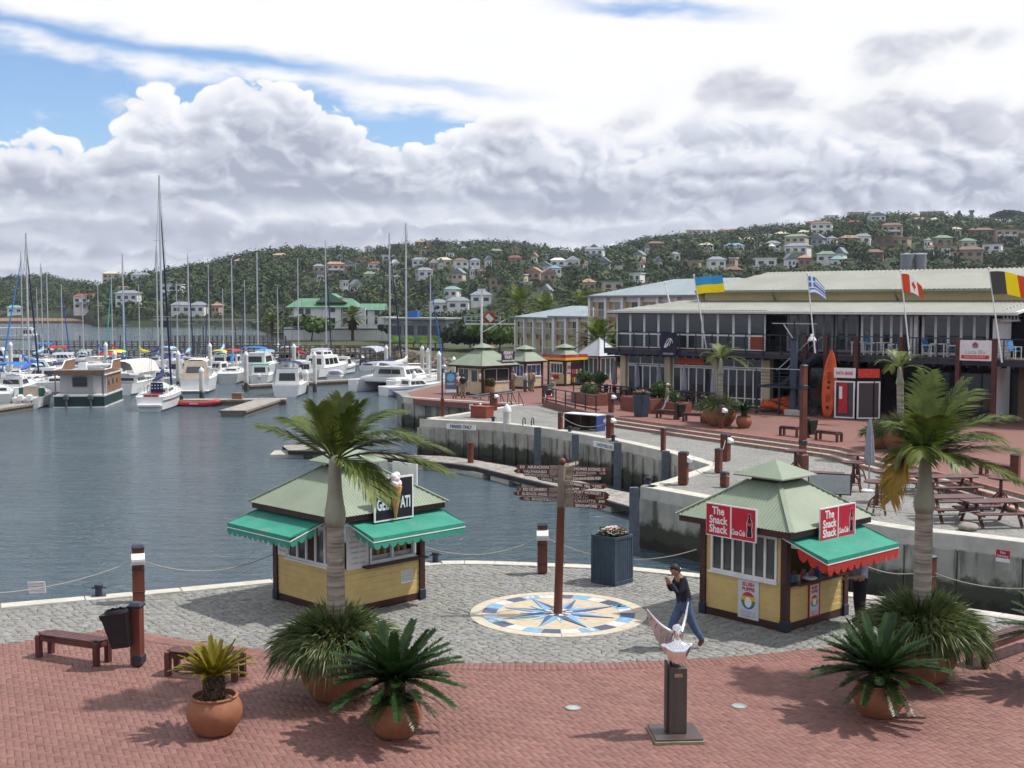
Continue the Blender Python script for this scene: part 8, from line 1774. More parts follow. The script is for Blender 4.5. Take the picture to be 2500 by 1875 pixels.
for i in range(7): MB().bar((-5.4 + i * 1.2, 1.7, .9), (-5.4 + i * 1.2, 1.7, 2.85), .08).build('roof_post', M_gel, fy); MB().bar((-5.4 + i * 1.2, -1.7, .9), (-5.4 + i * 1.2, -1.7, 2.85), .08).build('roof_post', M_gel, fy)
# -------- pontoons and piles
def pontoon(label, pts, w=1.6, z=WATER + .5):
 o = thing('pontoon', label, 'pontoon'); P_ = [g(*p, z) for p in pts]
 for a, b in zip(P_, P_[1:]):
  d = (b - a); n = max(2, int(d.length / .5))
  for i in range(n): q = a.lerp(b, (i + .5) / n); MB().box(q, (d.length / n - .03, w, .07), math.atan2(d.y, d.x)).build('plank', M_plank, o)
  MB().bar(a - Vector((0, 0, .30)), b - Vector((0, 0, .30)), w * .9, .46).build('float', mat('pontoon_float', (.14, .12, .10), .8, var=.2), o)
  for sg in (-1, 1): nn = Vector((-d.y, d.x, 0)).normalized() * w * .5 * sg; MB().bar(a + nn - Vector((0, 0, .08)), b + nn - Vector((0, 0, .08)), .06, .16).build('edge_strip', CC['royal'] if sg > 0 else M_grey, o)
 return o
pontoon('grey finger pontoon ending in a blunt box in open water', [(568, 1003), (655, 976)], 2.2); pontoon('long pontoon behind the beige-covered cruiser', [(440, 976), (700, 974)], 1.8); pontoon('pontoon at the left edge under the twin-outboard boat', [(-60, 1003), (60, 985)], 1.8); pontoon('far pontoon under the covered runabout', [(600, 940), (880, 925)], 1.6); pontoon('back pontoon between the moored yachts', [(40, 905), (560, 905)], 1.6); pontoon('pontoon beside the sailing catamaran', [(1010, 968), (930, 935)], 1.6)
p = g(580, 975, WATER + .5); o = thing('dock_box', 'small timber box on the pontoon junction', 'box', p); MB().box((0, 0, .28), (.9, .6, .55), ch=.02).build('body', M_htim, o); MB().box((0, 0, .57), (.96, .66, .05)).build('lid', M_grey, o)
WORDP = [((493, 895, 979), 'white pile standing behind the red dinghy'), ((748, 902, 960), 'white pile beside the navy-topped cabin boat'), ((1012, 905, 962), 'white pile left of the ferry sign pole')]
for (px, pt, pb), lb in WORDP: pile(lb, px, pb, pt, r=.24)
for px, pt, lb in ((27, 834, 'white pile at the far left of the marina'), (259, 835, 'white pile by the timber jetty left of the red sail'), (280, 855, 'white pile just right of the teal stay'), (435, 855, 'white pile right of the tallest mast'), (513, 837, 'white pile behind the navy bundled sail'), (601, 857, 'white pile left of the motor catamaran'), (718, 839, 'white pile left of the red sail cover'), (768, 858, 'white pile beside the sport fishing boat'), (943, 842, 'white pile near the stilt restaurant'), (1031, 843, 'white pile right of the catamaran masts'), (1045, 849, 'second white pile right of the catamaran masts'), (1072, 857, 'white pile before the rock bank'), (1108, 870, 'white pile behind the ferry kiosk roof')): pile(lb, px, 0, pt, D=150 - (pt - 834) * .9, r=.23)
# ================================================================ FAR SHORE, HOTEL, HILLSIDE
M_rfg = mat('lodge_green_roof', (.10, .22, .14), .55, var=.12, vscale=.6); M_rfz = mat('blue_grey_roof', (.25, .30, .32), .5, var=.08, vscale=.4); M_wht = mat('white_render', (.66, .66, .66), .8, var=.05, vscale=.5)
M_tan = mat('tan_band', (.30, .24, .17), .8, var=.08); M_pane = mat('far_pane', (.05, .06, .075), .15, var=0); M_curt = mat('curtained_pane', (.26, .29, .31), .3, var=.15, vscale=2)
def gable(parent, x0, x1, y0, y1, z, h, ma, axis='x', name='roof', o=.4, hip=0.0):
 x0, x1, y0, y1 = x0 - o, x1 + o, y0 - o, y1 + o
 if axis == 'x': R_ = [(x0 + hip, (y0 + y1) / 2, z + h), (x1 - hip, (y0 + y1) / 2, z + h)]; vs = [(x0, y0, z), (x1, y0, z), (x1, y1, z), (x0, y1, z)] + R_; fs = [(0, 1, 5, 4), (2, 3, 4, 5), (1, 2, 5), (3, 0, 4), (3, 2, 1, 0)]
 else: R_ = [((x0 + x1) / 2, y0 + hip, z + h), ((x0 + x1) / 2, y1 - hip, z + h)]; vs = [(x0, y0, z), (x1, y0, z), (x1, y1, z), (x0, y1, z)] + R_; fs = [(1, 2, 5, 4), (3, 0, 4, 5), (0, 1, 4), (2, 3, 5), (3, 2, 1, 0)]
 return MB().add(vs, fs).build(name, ma, parent)
def hotel(label, A, B, dpt, z0, z1, floors, bays, roofh):
 A, B = Vector(A), Vector(B); d = B - A; th = math.atan2(d.y, d.x); L = d.length; o = thing('hotel_wing', label, 'building', (A.x, A.y, z0), th); H_ = z1 - z0; fh = H_ / floors
 MB().box((L / 2, dpt / 2, H_ / 2), (L, dpt, H_)).build('wall', M_yel, o); gable(o, 0, L, 0, dpt, H_ + .02, roofh, M_rfz, 'x', o=.9, hip=dpt * .45); MB().box((L / 2, -.9, H_ + .02), (L + 1.8, .16, .20)).build('gutter', mat('slate_gutter', (.16, .20, .22), .5), o)
 MB().box((L / 2, -.15, H_ - .3), (L, .3, .6)).build('cornice', M_wht, o); bw = L / bays
 for f in range(floors):
  if f: MB().box((L / 2, -.06, f * fh), (L - .02, .14, .55)).build('floor_band', M_tan, o)
  MB().box((L / 2, -.62, f * fh + 1.15), (L, .05, .05)).build('balcony_rail', M_wht, o); MB().box((L / 2, -.62, f * fh + .72), (L, .015, .8)).build('balcony_glass', mat('rail_glass', (.40, .40, .36), .3, var=.05, alpha=.22), o)
  for b in range(bays):
   x = bw * (b + .5); q = MB().box((x, -.03, f * fh + 1.35), (bw * .40, .10, 2.1)).build('window', M_wht, o)
   for k in (-1, 1): MB().box((x + k * bw * .095, -.09, f * fh + 1.35), (bw * .165, .04, 1.95)).build('pane', M_curt if (b + f) % 2 else M_pane, q)
 for b in range(bays + 1): MB().box((bw * b, -.5, H_ / 2), (.40, .40, H_)).build('column', M_wht, o)
A1, B1 = at(1268, 860, 172), at(1360, 860, 160); hotel('low yellow hotel wing with white columns left of the palm', (A1.x, A1.y, 0), (B1.x, B1.y, 0), 12, .0, zat(776, 166), 2, 4, 1.6)
A1, B1 = at(1361, 860, 158), at(1450, 860, 152); hotel('yellow hotel wing with wider windows right of its downpipe', (A1.x, A1.y, 0), (B1.x, B1.y, 0), 12, .0, zat(774, 155), 2, 3, 1.5)
A1, B1 = at(1450, 850, 136), at(1760, 850, 118); hotel('taller hotel wing with grey roof rising behind the restaurant', (A1.x, A1.y, 0), (B1.x, B1.y, 0), 14, .0, zat(724, 132), 3, 7, 1.9)
# lodge with green roofs
lo = thing('green_roofed_lodge', 'white lodge with green roofs behind a white wall on the shore', 'building', at(704, 830, 246) * 1.0, 0); lo.location.z = -.4; k = 246 / 3000
def lx(px): return (px - 704) * k
def lz(py): return zat(py, 246) + .4
MB().box(((lx(704) + lx(832)) / 2 + .5, 5, lz(748) / 2), (lx(832) - 1, 9, lz(748))).build('main_wall', M_wht, lo); gable(lo, lx(706), lx(868), .5, 9.5, lz(750), lz(728) - lz(750), M_rfg, 'x', o=.7, hip=2); gable(lo, lx(772), lx(842), 1, 8, lz(738), lz(716) - lz(738), M_rfg, 'y', 'upper_roof', .3); MB().box((lx(806), 4.5, lz(735)), (4.5, 5.6, 1.4)).build('attic_wall', M_htim, lo)
MB().box((lx(907), 6, lz(757) / 2), (lx(928) - lx(886), 7, lz(757))).build('wing_wall', M_wht, lo); gable(lo, lx(880), lx(930), 2.5, 9.5, lz(757), lz(741) - lz(757), M_rfg, 'x', 'wing_roof', .6); MB().box((lx(860), 5, lz(752) / 2), (5, 7, lz(752))).build('link_wall', M_wht, lo)
MB().box((lx(829), -2.2, lz(799) / 2), (lx(959) - lx(698), .4, lz(799))).build('boundary_wall', M_wht, lo); MB().box((lx(829), -2.25, lz(803)), (lx(959) - lx(698), .5, .16)).build('wall_band', M_steelb, lo)
for px, py in ((812, 755), (843, 755), (812, 783), (843, 783), (888, 764), (918, 764), (888, 785), (918, 785), (735, 760), (752, 760), (720, 785)): q = MB().box((lx(px), .42 if px < 870 else 2.42, lz(py)), (1.2, .12, 1.3)).build('window', M_wht, lo); MB().box((lx(px), .34 if px < 870 else 2.34, lz(py)), (1.0, .06, 1.1)).build('pane', M_pane, q)
MB().box((lx(735), .2, lz(772)), (4.5, 1.6, .2)).build('balcony', M_wht, lo); MB().box((lx(718), -1, lz(778)), (4.5, 3, .12)).build('canopy', M_steelb, lo)
# restaurant on stilts
so_ = at(942, 860, 196); sr = thing('stilt_restaurant', 'grey waterside restaurant on stilts with green banners', 'building', (so_.x, so_.y, WATER), -.25); k2_ = 196 / 3000
MB().box((5.0, 4, 5.0), (9.6, 7, 3.4)).build('wall', mat('grey_cladding', (.26, .28, .30), .8, var=.12), sr); MB().box((5.0, 3.5, 6.85), (10.6, 9, .25)).build('roof', mat('grey_flat_roof', (.30, .30, .29), .8, var=.1), sr); MB().box((4.6, 0, 3.1), (10.5, 3, .25)).build('deck', M_deckw, sr)
for i in range(9): MB().cyl((.2 + i * 1.2, -1.0, -1), (.2 + i * 1.2, -1.0, 3.0), .13, .13, 8).build('stilt', M_grey, sr)
for i in range(4): MB().box((2.0 + i * 2.3, -1.55, 3.6), (1.9, .06, 1.0)).build('banner', mat('lime_banner', (.22, .42, .05), .7, var=.5, vscale=1.5), sr); MB().box((1.6 + i * 2.2, .42, 5.0), (1.6, .1, 1.4)).build('window', M_pane, sr)
MB().box((3.6, 3.0, 7.5), (1.8, 1, 1.0)).build('roof_sign', CC['blue'], sr); MB().box((-.3, 2.0, 6.5), (2.2, 4, 1.2)).build('side_roof', M_gut, sr)  # the blue box stands for a sign on the roof
# mast with yard (signal mast) and logo sign gantry
ms = thing('signal_mast', 'tall white signal mast with a cross yard behind the kiosks', 'mast', at(1176, 880, 150)); ms.location.z = 0; H_ = zat(708, 150)
MB().cyl((0, 0, 0), (0, 0, H_), .16, .10, 10).build('pole', M_white, ms); MB().box((0, 0, H_), (1.0, .3, .3)).build('masthead', M_white, ms); MB().box((1.1, 0, zat(791, 150)), (6.2, .12, .12)).build('yard', M_white, ms); MB().bar((0, 0, zat(812, 150)), (2.9, 0, zat(780, 150)), .10).build('gaff', M_white, ms)
gq = thing('sign_gantry', 'steel lattice gantry with a round red and white sign', 'gantry', at(1135, 800, 230)); gq.location.z = 0; z_ = zat(772, 230)
for dz_ in (0, .8): MB().box((3.3, 0, z_ - dz_), (6.8, .15, .15)).build('chord', M_steel, gq)
for i in range(7): MB().bar((i, 0, z_ - .8), (i + .5, 0, z_), .09).build('lattice', M_steel, gq)
for x in (0, 6.6): MB().cyl((x, 0, 0), (x, 0, z_), .12, .12, 8).build('leg', M_steel, gq)
MB().cyl((4.6, -.3, z_ - .3), (4.6, -.15, z_ - .3), 1.1, 1.1, 20).build('round_sign', f_r, gq); MB().box((4.6, -.34, z_ - .3), (1.5, .05, .9), rot=Matrix.Rotation(.8, 3, 'Y')).build('sign_star', M_white, gq)
# timber jetties with rails
def jetty(label, px0, px1, D, py, n, hgt=2.4):
 a, b = at(px0, py, D), at(px1, py, D + 6); o = thing('timber_jetty', label, 'jetty'); M_j = mat('grey_jetty_timber', (.12, .105, .095), .9, var=.3, vscale=1)
 MB().bar(a, b, 2.0, .3).build('deck', M_j, o)
 for i in range(n):
  p = a.lerp(b, i / (n - 1)); MB().bar(Vector((p.x, p.y - .9, WATER - .5)), Vector((p.x, p.y - .9, p.z + (hgt if i % 7 == 0 else 1.2))), .22).build('post', M_j, o)
 for z in (.45, .8, 1.15): MB().bar(a + Vector((0, -.9, z)), b + Vector((0, -.9, z)), .08, .12).build('rail', M_j, o)
 MB().bar(a + Vector((0, -.9, -.8)), b + Vector((0, -.9, -.8)), .12, .25).build('waling', M_j, o)
jetty('long dark timber jetty behind the back row of masts', -60, 700, 186, 874, 60); jetty('second timber jetty farther out on the lagoon', 100, 560, 250, 846, 34); jetty('timber jetty in front of the white lodge wall', 560, 965, 178, 862, 34, 1.2); jetty('far lattice jetty with tall posts left of the lodge', 420, 700, 225, 835, 26, 3.0)
br = thing('railway_bridge', 'long low railway bridge across the far lagoon', 'bridge'); a, b = at(245, 780, 520), at(640, 782, 430); MB().bar(a, b, 3, .7).build('deck', mat('bridge_concrete', (.30, .28, .22), .9, var=.15), br)
for i in range(22): p = a.lerp(b, (i + .5) / 22); MB().bar(Vector((p.x, p.y, -3)), p, .9).build('pier', MATS['bridge_concrete'], br)
# rock bank (loose stones nobody would count)
r3 = np.random.RandomState(4); V, F = [], []; ico = [(0, 0, 1), (.89, 0, .45), (.28, .85, .45), (-.72, .53, .45), (-.72, -.53, .45), (.28, -.85, .45), (.72, .53, -.45), (-.28, .85, -.45), (-.89, 0, -.45), (-.28, -.85, -.45), (.72, -.53, -.45), (0, 0, -1)]; ifc = [(0, 1, 2), (0, 2, 3), (0, 3, 4), (0, 4, 5), (0, 5, 1), (1, 6, 2), (2, 7, 3), (3, 8, 4), (4, 9, 5), (5, 10, 1), (6, 7, 2), (7, 8, 3), (8, 9, 4), (9, 10, 5), (10, 6, 1), (11, 7, 6), (11, 8, 7), (11, 9, 8), (11, 10, 9), (11, 6, 10)]
bank = [at(700, 0, 213).xy, at(960, 0, 203).xy, at(1020, 0, 173).xy, at(1130, 0, 147).xy, at(1200, 0, 137).xy]
for i in range(1100):
 s_ = r3.randint(0, 4); t = r3.rand(); p = bank[s_].lerp(bank[s_ + 1], t); q = r3.rand(); sz = r3.uniform(.3, .9); o = len(V)
 for v in ico: V.append((p.x + (1 - q) * -1.5 + v[0] * sz * r3.uniform(.7, 1.2), p.y - 4.5 + q * 5 + v[1] * sz * r3.uniform(.7, 1.2), WATER - .1 + q * 2.0 + v[2] * sz * .7))
 F += [(o + a_, o + b_, o + c_) for a_, b_, c_ in ifc]
tag(link('rock_bank', np_mesh('rock_bank', np.array(V), np.array(F), mat('brown_rock', (.16, .13, .09), .95, var=.35, vscale=.5))), 'brown rock bank along the shore behind the moorings', 'rocks', kind='stuff')
# ---------------------------------------------------------------- individual trees
M_tr = [leaf_mat('tree_%d' % i, c, tuple(x * 1.9 for x in c), .25, .15, .6) for i, c in enumerate([(.022, .040, .012), (.030, .055, .014), (.050, .085, .016), (.016, .030, .014)])]
def hill_f(px, py):
 best = (9e9, .5)
 for i in range(0, 101):
  p = hill(px, i / 100); d = p; zc = d.y * _cp - (d.z - EYE) * _sp; yc = d.y * _sp + (d.z - EYE) * _cp; y = 937.5 - FPX * yc / zc
  if abs(y - py) < best[0]: best = (abs(y - py), i / 100)
 return best[1]
def tree(label, p, H_, R_, m=0, kind='round', trunk=.3):
 o = thing('tree', label, 'tree', p, 0, 'single trees around the harbour'); r_ = random.Random(int(p[0] * 7)); MB().tube([(0, 0, -1), (R_ * .08, 0, H_ * .35), (0, 0, H_ * .7)], [H_ * .035, H_ * .025, H_ * .01], 7).build('trunk', M_cyct, o)
 if kind == 'cone': lobes = [((0, 0, H_ * (.25 + .11 * i)), (R_ * (1 - .135 * i), R_ * (1 - .135 * i), H_ * .12)) for i in range(7)]
 elif kind == 'flat': lobes = [((r_.uniform(-1, 1) * R_ * .6, r_.uniform(-1, 1) * R_ * .6, H_ * r_.uniform(.7, .92)), (R_ * .6, R_ * .6, H_ * .13)) for i in range(8)]
 else: lobes = [((r_.uniform(-1, 1) * R_ * .5, r_.uniform(-1, 1) * R_ * .5, H_ * r_.uniform(trunk + .15, .85)), (R_ * .55, R_ * .55, H_ * .2)) for i in range(8)]
 r8 = np.random.RandomState(int(abs(p[0]) * 13) % 9999); Vs = []
 for c, rad in lobes:
  n = 170; d = r8.normal(size=(n, 3)); d /= np.linalg.norm(d, axis=1)[:, None]; P_ = np.array(c) + d * (.55 + .5 * r8.rand(n, 1)) * np.array(rad); nv = d + r8.normal(0, .5, (n, 3)); nv /= np.linalg.norm(nv, axis=1)[:, None]; t1 = np.cross(nv, r8.normal(size=(n, 3))); t1 /= np.linalg.norm(t1, axis=1)[:, None]; t2 = np.cross(nv, t1); s_ = R_ * .13 * r8.uniform(.6, 1.3, (n, 1)); Vs.append(np.stack([P_ - t1 * s_, P_ + t2 * s_ * .7, P_ + t1 * s_, P_ - t2 * s_ * .7], 1).reshape(-1, 3))
 V = np.concatenate(Vs); link('crown', np_mesh('crown', V, np.arange(len(V)).reshape(-1, 4), M_tr[m]), o)
def palm_far(label, p, H_, L, sd, skirt=True):
 o = thing('palm_tree', label, 'palm tree', p, 0, 'palms on the far shore'); MB().tube([(0, 0, -1), (0, 0, H_)], [.32, .26], 8).build('trunk', M_cyct, o); r_ = random.Random(sd)
 for i in range(22): a = i * 2.4; e = 1.3 - i * .085; frond(o, (0, 0, H_), (math.cos(a) * math.cos(e), math.sin(a) * math.cos(e), math.sin(e)), L * r_.uniform(.8, 1.1), .25, L * .28, 12, r_, M_palm, hang=.3, rw=.05, width=.10, start=.2)
 if skirt: leaf_ball(o, (0, 0, H_ - L * .45), (L * .32, L * .32, L * .4), 150, sd, M_cyct, .35)
palm_far('fan palm in front of the white lodge', (at(861, 830, 240).x, 240, -.3), zat(770, 240), 3.2, 3); tree('round-headed tree in front of the lodge wall', (at(759, 828, 238).x, 238, -.35), zat(770, 238) + .3, 4.2, 2, trunk=.35)
palm_far('small palm left of the lodge wall', (at(665, 830, 250).x, 250, -.3), zat(780, 250), 2.2, 4, False); palm_far('big date palm left of the hotel', (at(1268, 800, 200).x, 200, 0), zat(745, 200), 4.6, 5, False); palm_far('date palm behind the low hotel roof', (at(1330, 790, 205).x, 205, 0), zat(757, 205), 4.4, 6, False); palm_far('date palm behind the taller hotel corner', (at(1425, 790, 195).x, 195, 0), zat(748, 195), 4.2, 7, False)
q = at(1460, 880, 112); palm_far('yellow-green palm beside the restaurant corner', (q.x, 112, 0), zat(832, 112), 3.0, 8, False); tree('green bush tree beside the restaurant corner', (at(1490, 880, 108).x, 108, 0), zat(815, 108), 2.2, 2)
for px, D, pt, rr, m_i, lb in ((1215, 185, 795, 5, 2, 'bright green tree left of the hotel'), (1150, 190, 790, 5, 3, 'dark tree left of the signal mast'), (985, 225, 770, 4, 1, 'tree between the lodge and the stilt restaurant'), (950, 235, 760, 4.5, 1, 'tree at the right end of the lodge wall'), (1180, 195, 800, 4, 2, 'light green bush behind the signal mast'), (690, 260, 800, 2.5, 1, 'small tree left of the lodge wall'), (1500, 150, 780, 4, 1, 'tree behind the grey pyramid-roofed booth')): tree(lb, (at(px, 0, D).x, D, -.3), zat(pt, D) + .3, rr, m_i)
for px, pt, kd, wd, lb in ((2332, 516, 'cone', 34, 'tall dark conifer clump on the crest near the tower'), (1206, 588, 'cone', 20, 'conifer on the middle crest'), (1290, 592, 'cone', 22, 'pointed conifer on the crest'), (1330, 594, 'cone', 22, 'second pointed conifer on the crest'), (2450, 518, 'flat', 90, 'broad dark pine mass on the crest at right'), (2490, 522, 'flat', 80, 'dark pine at the right edge of the crest'), (1275, 606, 'round', 34, 'round tree on the middle crest'), (1810, 556, 'round', 26, 'round tree on the crest above the orange roofs'), (1742, 568, 'cone', 18, 'small conifer among the crest houses'), (1160, 664, 'round', 46, 'big light green tree in mid slope'), (792, 612, 'round', 26, 'round tree on the left crest'), (2112, 527, 'cone', 8, 'thin cypress on the crest'), (1070, 588, 'round', 30, 'round tree on the crest above the salmon house'), (30, 672, 'round', 40, 'tree on the far left hill')):
 D = ridge_d(px) - (150 if pt > 640 else 4); b_ = hill(px, .7 if pt > 640 else .995); H_ = zat(pt, b_.y) - b_.z; tree(lb, (b_.x, b_.y, b_.z - 1), max(6, H_ + 1), wd / 2 * b_.y / 3000, 2 if 'light green' in lb else 3, kd)
tw = hill(2362, .99); o = thing('water_tower', 'thin grey tower on the crest beside the conifers', 'tower', tw); H_ = zat(513, tw.y) - tw.z; MB().box((0, 0, H_ / 2), (2.4, 2.4, H_)).build('shaft', mat('tower_grey', (.16, .16, .17), .8), o); MB().box((0, 0, H_ * .92), (3.6, 3.6, H_ * .14)).build('tank', MATS['tower_grey'], o)
tk = at(2237, 640, 110)
for px, lb in ((2213, 'left of two grey steel silos behind the roof'), (2246, 'right of two grey steel silos behind the roof')): q = at(px, 662, 112); o = thing('silo', lb, 'silo', (q.x, 112, 4), 0, 'grey silos'); MB().cyl((0, 0, 0), (0, 0, zat(620, 112) - 4), .55, .55, 16).build('tank', mat('silo_steel', (.20, .23, .25), .5, metal=.3, var=.12), o); MB().lathe([(.58, zat(620, 112) - 4.1), (.58, zat(620, 112) - 4), (.02, zat(620, 112) - 3.9)], 16).build('lid', M_steel, o)
# ---------------------------------------------------------------- houses on the hillside
HC = {'w': ('white', (.74, .74, .72)), 'c': ('cream', (.52, .46, .35)), 's': ('salmon', (.44, .31, .25)), 't': ('tan', (.34, .26, .18)), 'g': ('grey', (.30, .31, .33)), 'b': ('brown', (.17, .105, .075)), 'o': ('orange', (.33, .20, .14)), 'r': ('maroon', (.20, .06, .05)), 'e': ('green', (.16, .24, .18)), 'u': ('blue', (.14, .27, .40)), 'k': ('teal', (.18, .30, .27)), 'z': ('slate', (.20, .23, .26))}
HM = {k_: mat('house_' + v[0], v[1], .8, var=.08, vscale=.3) for k_, v in HC.items()}
HS = '1050,621,50sof 950,636,36wwf 919,658,32wrh 854,659,34wzg 889,646,36cog 832,644,12wzg 781,666,28czh 821,671,45soh 785,689,18wzg 905,685,32ceh 870,715,20wzg 842,706,14wwf 980,677,40ccf 1029,648,44wzh 1037,677,38wzh 1084,650,36cch 1125,653,34wbh 1159,653,25wzh 1192,653,14wzg 1121,687,28czg 973,696,22weh 1208,700,27ttf 1105,729,34wkh 1285,711,22wwf 1257,645,34trh 1212,626,30teh 1362,651,36wwh 1397,652,34wwg 1451,633,46wzh 1474,656,29gzg 1330,665,32wzg 1305,683,36sog 1338,686,34sog 1353,672,26wuh 1510,671,16wwf 1564,663,14wrh 1493,709,50ckf 1435,712,34soh 1335,735,22wzg 1553,688,30wwf 1133,602,18wwf 968,611,24bbf 1025,600,22tth 1175,742,52wzh 1120,755,54wzh 1072,759,40wzh 1701,580,58ccf 1782,573,66soh 1637,583,25ccf 1661,590,25wwf 1597,608,40bbh 1884,567,40wwf 1930,563,52wwf 1982,550,42bbh 2022,550,32wwf 2049,552,23sof 2082,539,38ccf 2080,556,38rrh 2132,549,38wzg 2208,531,38wwh 2266,535,58sof 2237,547,40soh 2394,546,34wzh 1860,585,34wwf 1816,598,40cch 1788,616,43wuh 1961,581,36cch 2000,570,52wbh 1993,600,30gzg 1882,611,32wzh 1940,606,52ceh 2066,601,42ooh 2101,596,40wzh 2148,596,42bbf 2195,600,38ttf 2171,578,50sbh 2293,600,40teh 2300,618,50sof 2353,607,34ceh 2415,615,45wzf 2445,590,54sof 2489,582,24ccf 2384,590,58bbh 1863,650,52wwf 1943,633,58wzh 2014,641,46weh 2049,640,18wzg 2040,655,36wkh 1924,655,20wzg 1960,652,30ooh 1685,656,45ttf 1745,654,42wzh 1604,660,18wzg 1623,681,16ttf 1787,681,40bbh 2128,637,45bbh 2360,645,62tbh 278,690,40cch 349,694,44wzh 306,720,38bbh 426,725,54wwf 219,752,70wrh 318,749,54wzh 594,650,33tth 690,636,36tth 447,764,50wzh 489,764,36wzh 534,768,18soh 41,765,36wkh 1645,640,26wzh 1720,615,30cch 1560,640,24wzg 1905,585,30cch 2230,640,40wwf 2320,575,34cch'
hs = []
for tok in HS.split():
 a, b, c_ = tok.split(','); hs.append((int(a), int(b), int(c_[:-3]), c_[-3], c_[-2], c_[-1]))
rq = random.Random(77)
for i in range(190):
 px = int(760 + 1740 * rq.random() ** .75); f = rq.uniform(.22, .985); p = hill(px, f); zc = p.y * _cp - (p.z - EYE) * _sp; py = int(937.5 - FPX * (p.y * _sp + (p.z - EYE) * _cp) / zc)
 if all(abs(px - q[0]) > (q[2] + 16) * .62 or abs(py - q[1]) > 11 for q in hs): hs.append((px, py - 3, rq.randint(9, 18), rq.choice('wwwccts'), rq.choice('zzwwboe'), rq.choice('ffhhg')))
bands = {0: 'crest', 1: 'upper slope', 2: 'middle slope', 3: 'lower slope'}; cnt = {}; HPOS = []
def ordn(n): return '%d%s' % (n, 'th' if 10 <= n % 100 <= 20 else {1: 'st', 2: 'nd', 3: 'rd'}.get(n % 10, 'th'))
for px, py, w, wc, rc, ty in sorted(hs):
 f = min(.985, hill_f(px, py + w * .10)); p = hill(px, f); Wd = w * p.y / 3000 * .95; bd = 0 if f > .86 else (1 if f > .62 else (2 if f > .3 else 3)); cnt[bd] = cnt.get(bd, 0) + 1; HPOS.append((px, p.x, p.y, Wd + (3 if bd == 0 else 0)))
 fl_ = 2 if (Wd > 9 and (px + py) % 3) else 1; H_ = 2.7 * fl_ + .5; Dp = 8; rn = {'f': 'flat', 'h': 'hipped', 'g': 'gabled'}[ty]
 o = thing('house', '%s house with %s %s roof, %s from left on the %s' % (HC[wc][0], rn, HC[rc][0], ordn(cnt[bd]), bands[bd]), 'house', (p.x, p.y, p.z + (2.4 if bd == 0 else .8)), -math.atan2(p.x, p.y) + rnd.uniform(-.25, .25), 'houses on the hillside')
 MB().box((0, 0, H_ / 2 - 1.5), (Wd, Dp, H_ + 3)).build('wall', HM[wc], o)
 if ty == 'f': MB().box((0, 0, H_ + .12), (Wd + .8, Dp + .8, .28)).build('roof', HM[rc], o)
 else: gable(o, -Wd / 2, Wd / 2, -Dp / 2, Dp / 2, H_ + .01, 1.4 if ty == 'h' else 2.4, HM[rc], 'x' if ty == 'h' or Wd > 10 else 'y', o=.6, hip=2.5 if ty == 'h' else 0)
 nw_ = max(2, min(5, int(Wd / 3)))
 for q in range(fl_):
  for i in range(nw_): MB().box((-Wd / 2 + Wd * (i + .5) / nw_, -Dp / 2 - .03, 1.5 + 2.7 * q), (Wd / nw_ * .5, .12, 1.3)).build('window', M_pane, o)
 if fl_ == 2 and px % 2: MB().box((0, -Dp / 2 - .8, 3.05), (Wd * .8, 1.5, .9)).build('balcony', HM['w' if wc != 'w' else 'g'], o)
# ---------------------------------------------------------------- the wooded hillside: one mass of foliage
r4 = np.random.RandomState(12); pts_ = []
def clear_of_house(px, p):
 for hx, hX, hY, w_ in HPOS:
  if abs(p.x - hX) < w_ * .5 + 2.0 and -9 < p.y - hY < 6: return 0
  if abs(p.x - hX) < w_ * .55 + 1.5 and -75 < p.y - hY <= -9: return .38 if p.y - hY > -42 else .62
 return 1
tries = 0
while len(pts_) < 11000 and tries < 40000:
 tries += 1; px = r4.uniform(-330, 2940); f = r4.rand() ** .85 * 1.01; p = hill(px, f)
 c_ = clear_of_house(px, p)
 if not c_: continue
 if f < .06 and r4.rand() < .4: continue
 pts_.append((p.x, p.y, p.z, (1.7 + 3.0 * r4.rand() ** 2) * c_))
for i in range(520):                                    # scrub and trees on the flat behind the marina
 px = r4.uniform(640, 2500); D = r4.uniform(215, 420); x = (px - 1250) / 3000 * D
 if (D < 275 and px < 980) or D < 230 and px < 1130: continue
 pts_.append((x, D, -.4, r4.uniform(1.6, 3.4)))
PT = np.array(pts_); n = len(PT); q_ = 66
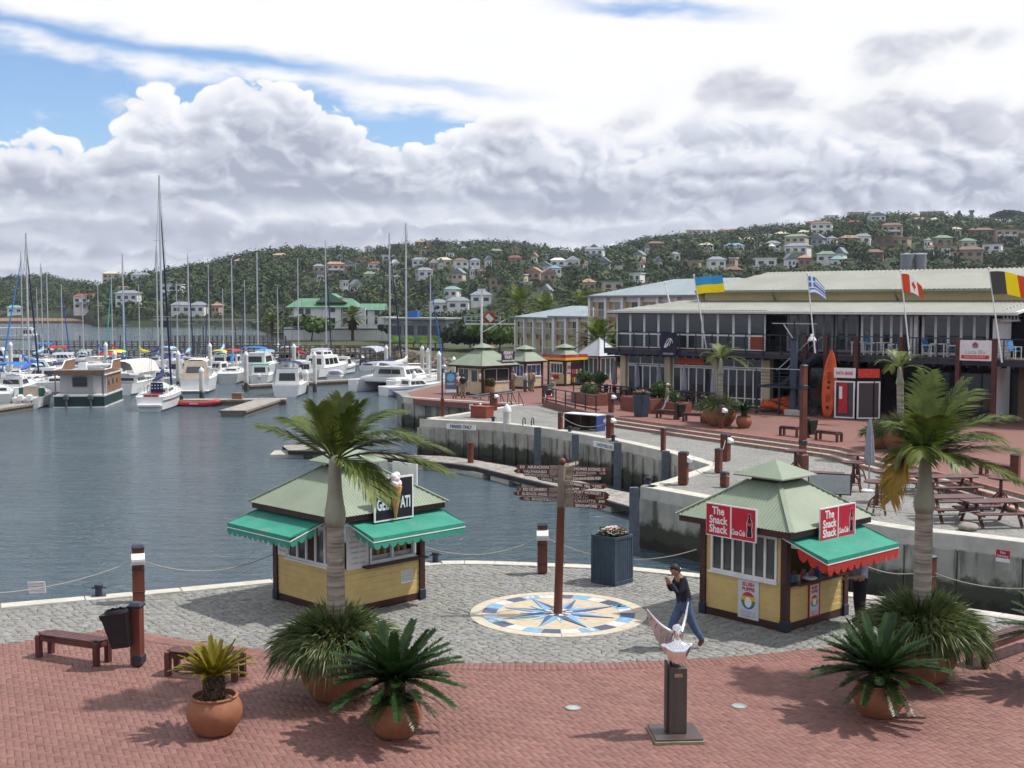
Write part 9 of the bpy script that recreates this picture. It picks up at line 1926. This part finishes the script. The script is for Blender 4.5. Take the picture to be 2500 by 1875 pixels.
d = r4.normal(size=(n, q_, 3)); d[:, :, 2] = np.abs(d[:, :, 2]) * .9 - .25; d /= np.linalg.norm(d, axis=2)[:, :, None]; rad = PT[:, 3][:, None, None]
lob = 1 + .35 * np.sin(d[:, :, :1] * 4 + r4.rand(n, 1, 1) * 6) * np.cos(d[:, :, 1:2] * 4 + r4.rand(n, 1, 1) * 6)
C_ = PT[:, None, :3] + d * rad * (.70 + .38 * r4.rand(n, q_, 1)) * lob * np.array([1, 1, 1.05]) + np.array([0, 0, 1.0]) * rad * .75
nv = d + r4.normal(0, .22, d.shape); nv /= np.linalg.norm(nv, axis=2)[:, :, None]; t1 = np.cross(nv, r4.normal(size=d.shape)); t1 /= np.linalg.norm(t1, axis=2)[:, :, None]; t2 = np.cross(nv, t1); s_ = (.22 + rad * .125) * r4.uniform(.6, 1.3, (n, q_, 1))
V = np.stack([C_ - t1 * s_, C_ + t2 * s_ * .8, C_ + t1 * s_, C_ - t2 * s_ * .8], 2).reshape(-1, 3)
base = np.array([[.040, .062, .026], [.054, .080, .032], [.070, .098, .038], [.034, .050, .028], [.092, .112, .048]])[r4.choice(5, n, p=[.32, .3, .16, .14, .08])] * r4.uniform(.8, 1.25, (n, 1)); T = np.repeat(base, q_ * 4, 0)
fo = tag(link('hillside_wood', np_mesh('hillside_wood', V, np.arange(len(V)).reshape(-1, 4), mat('wood_foliage', (.03, .05, .012), .8, var=.15, vscale=.3, attr='tint', spec=.2), T)), 'dense green woodland covering the hillside between the houses', 'woodland', kind='stuff')
# ================================================================ AIR
hz = tag(MB().box((0, 750, 41.5), (3400, 1800, 107)).build('haze', mat('haze_air', (.8, .8, .8), var=0)), 'thin pale air over the lagoon and the hillside', 'haze', kind='stuff')
ht = MATS['haze_air'].node_tree; ht.nodes.remove(ht.nodes['Principled BSDF']); pv = nd(ht, 'ShaderNodeVolumePrincipled'); pv.inputs['Density'].default_value = .00010; pv.inputs['Color'].default_value = (.80, .87, 1.0, 1); pv.inputs['Anisotropy'].default_value = .3
ht.links.new(pv.outputs[0], ht.nodes['Material Output'].inputs['Volume'])
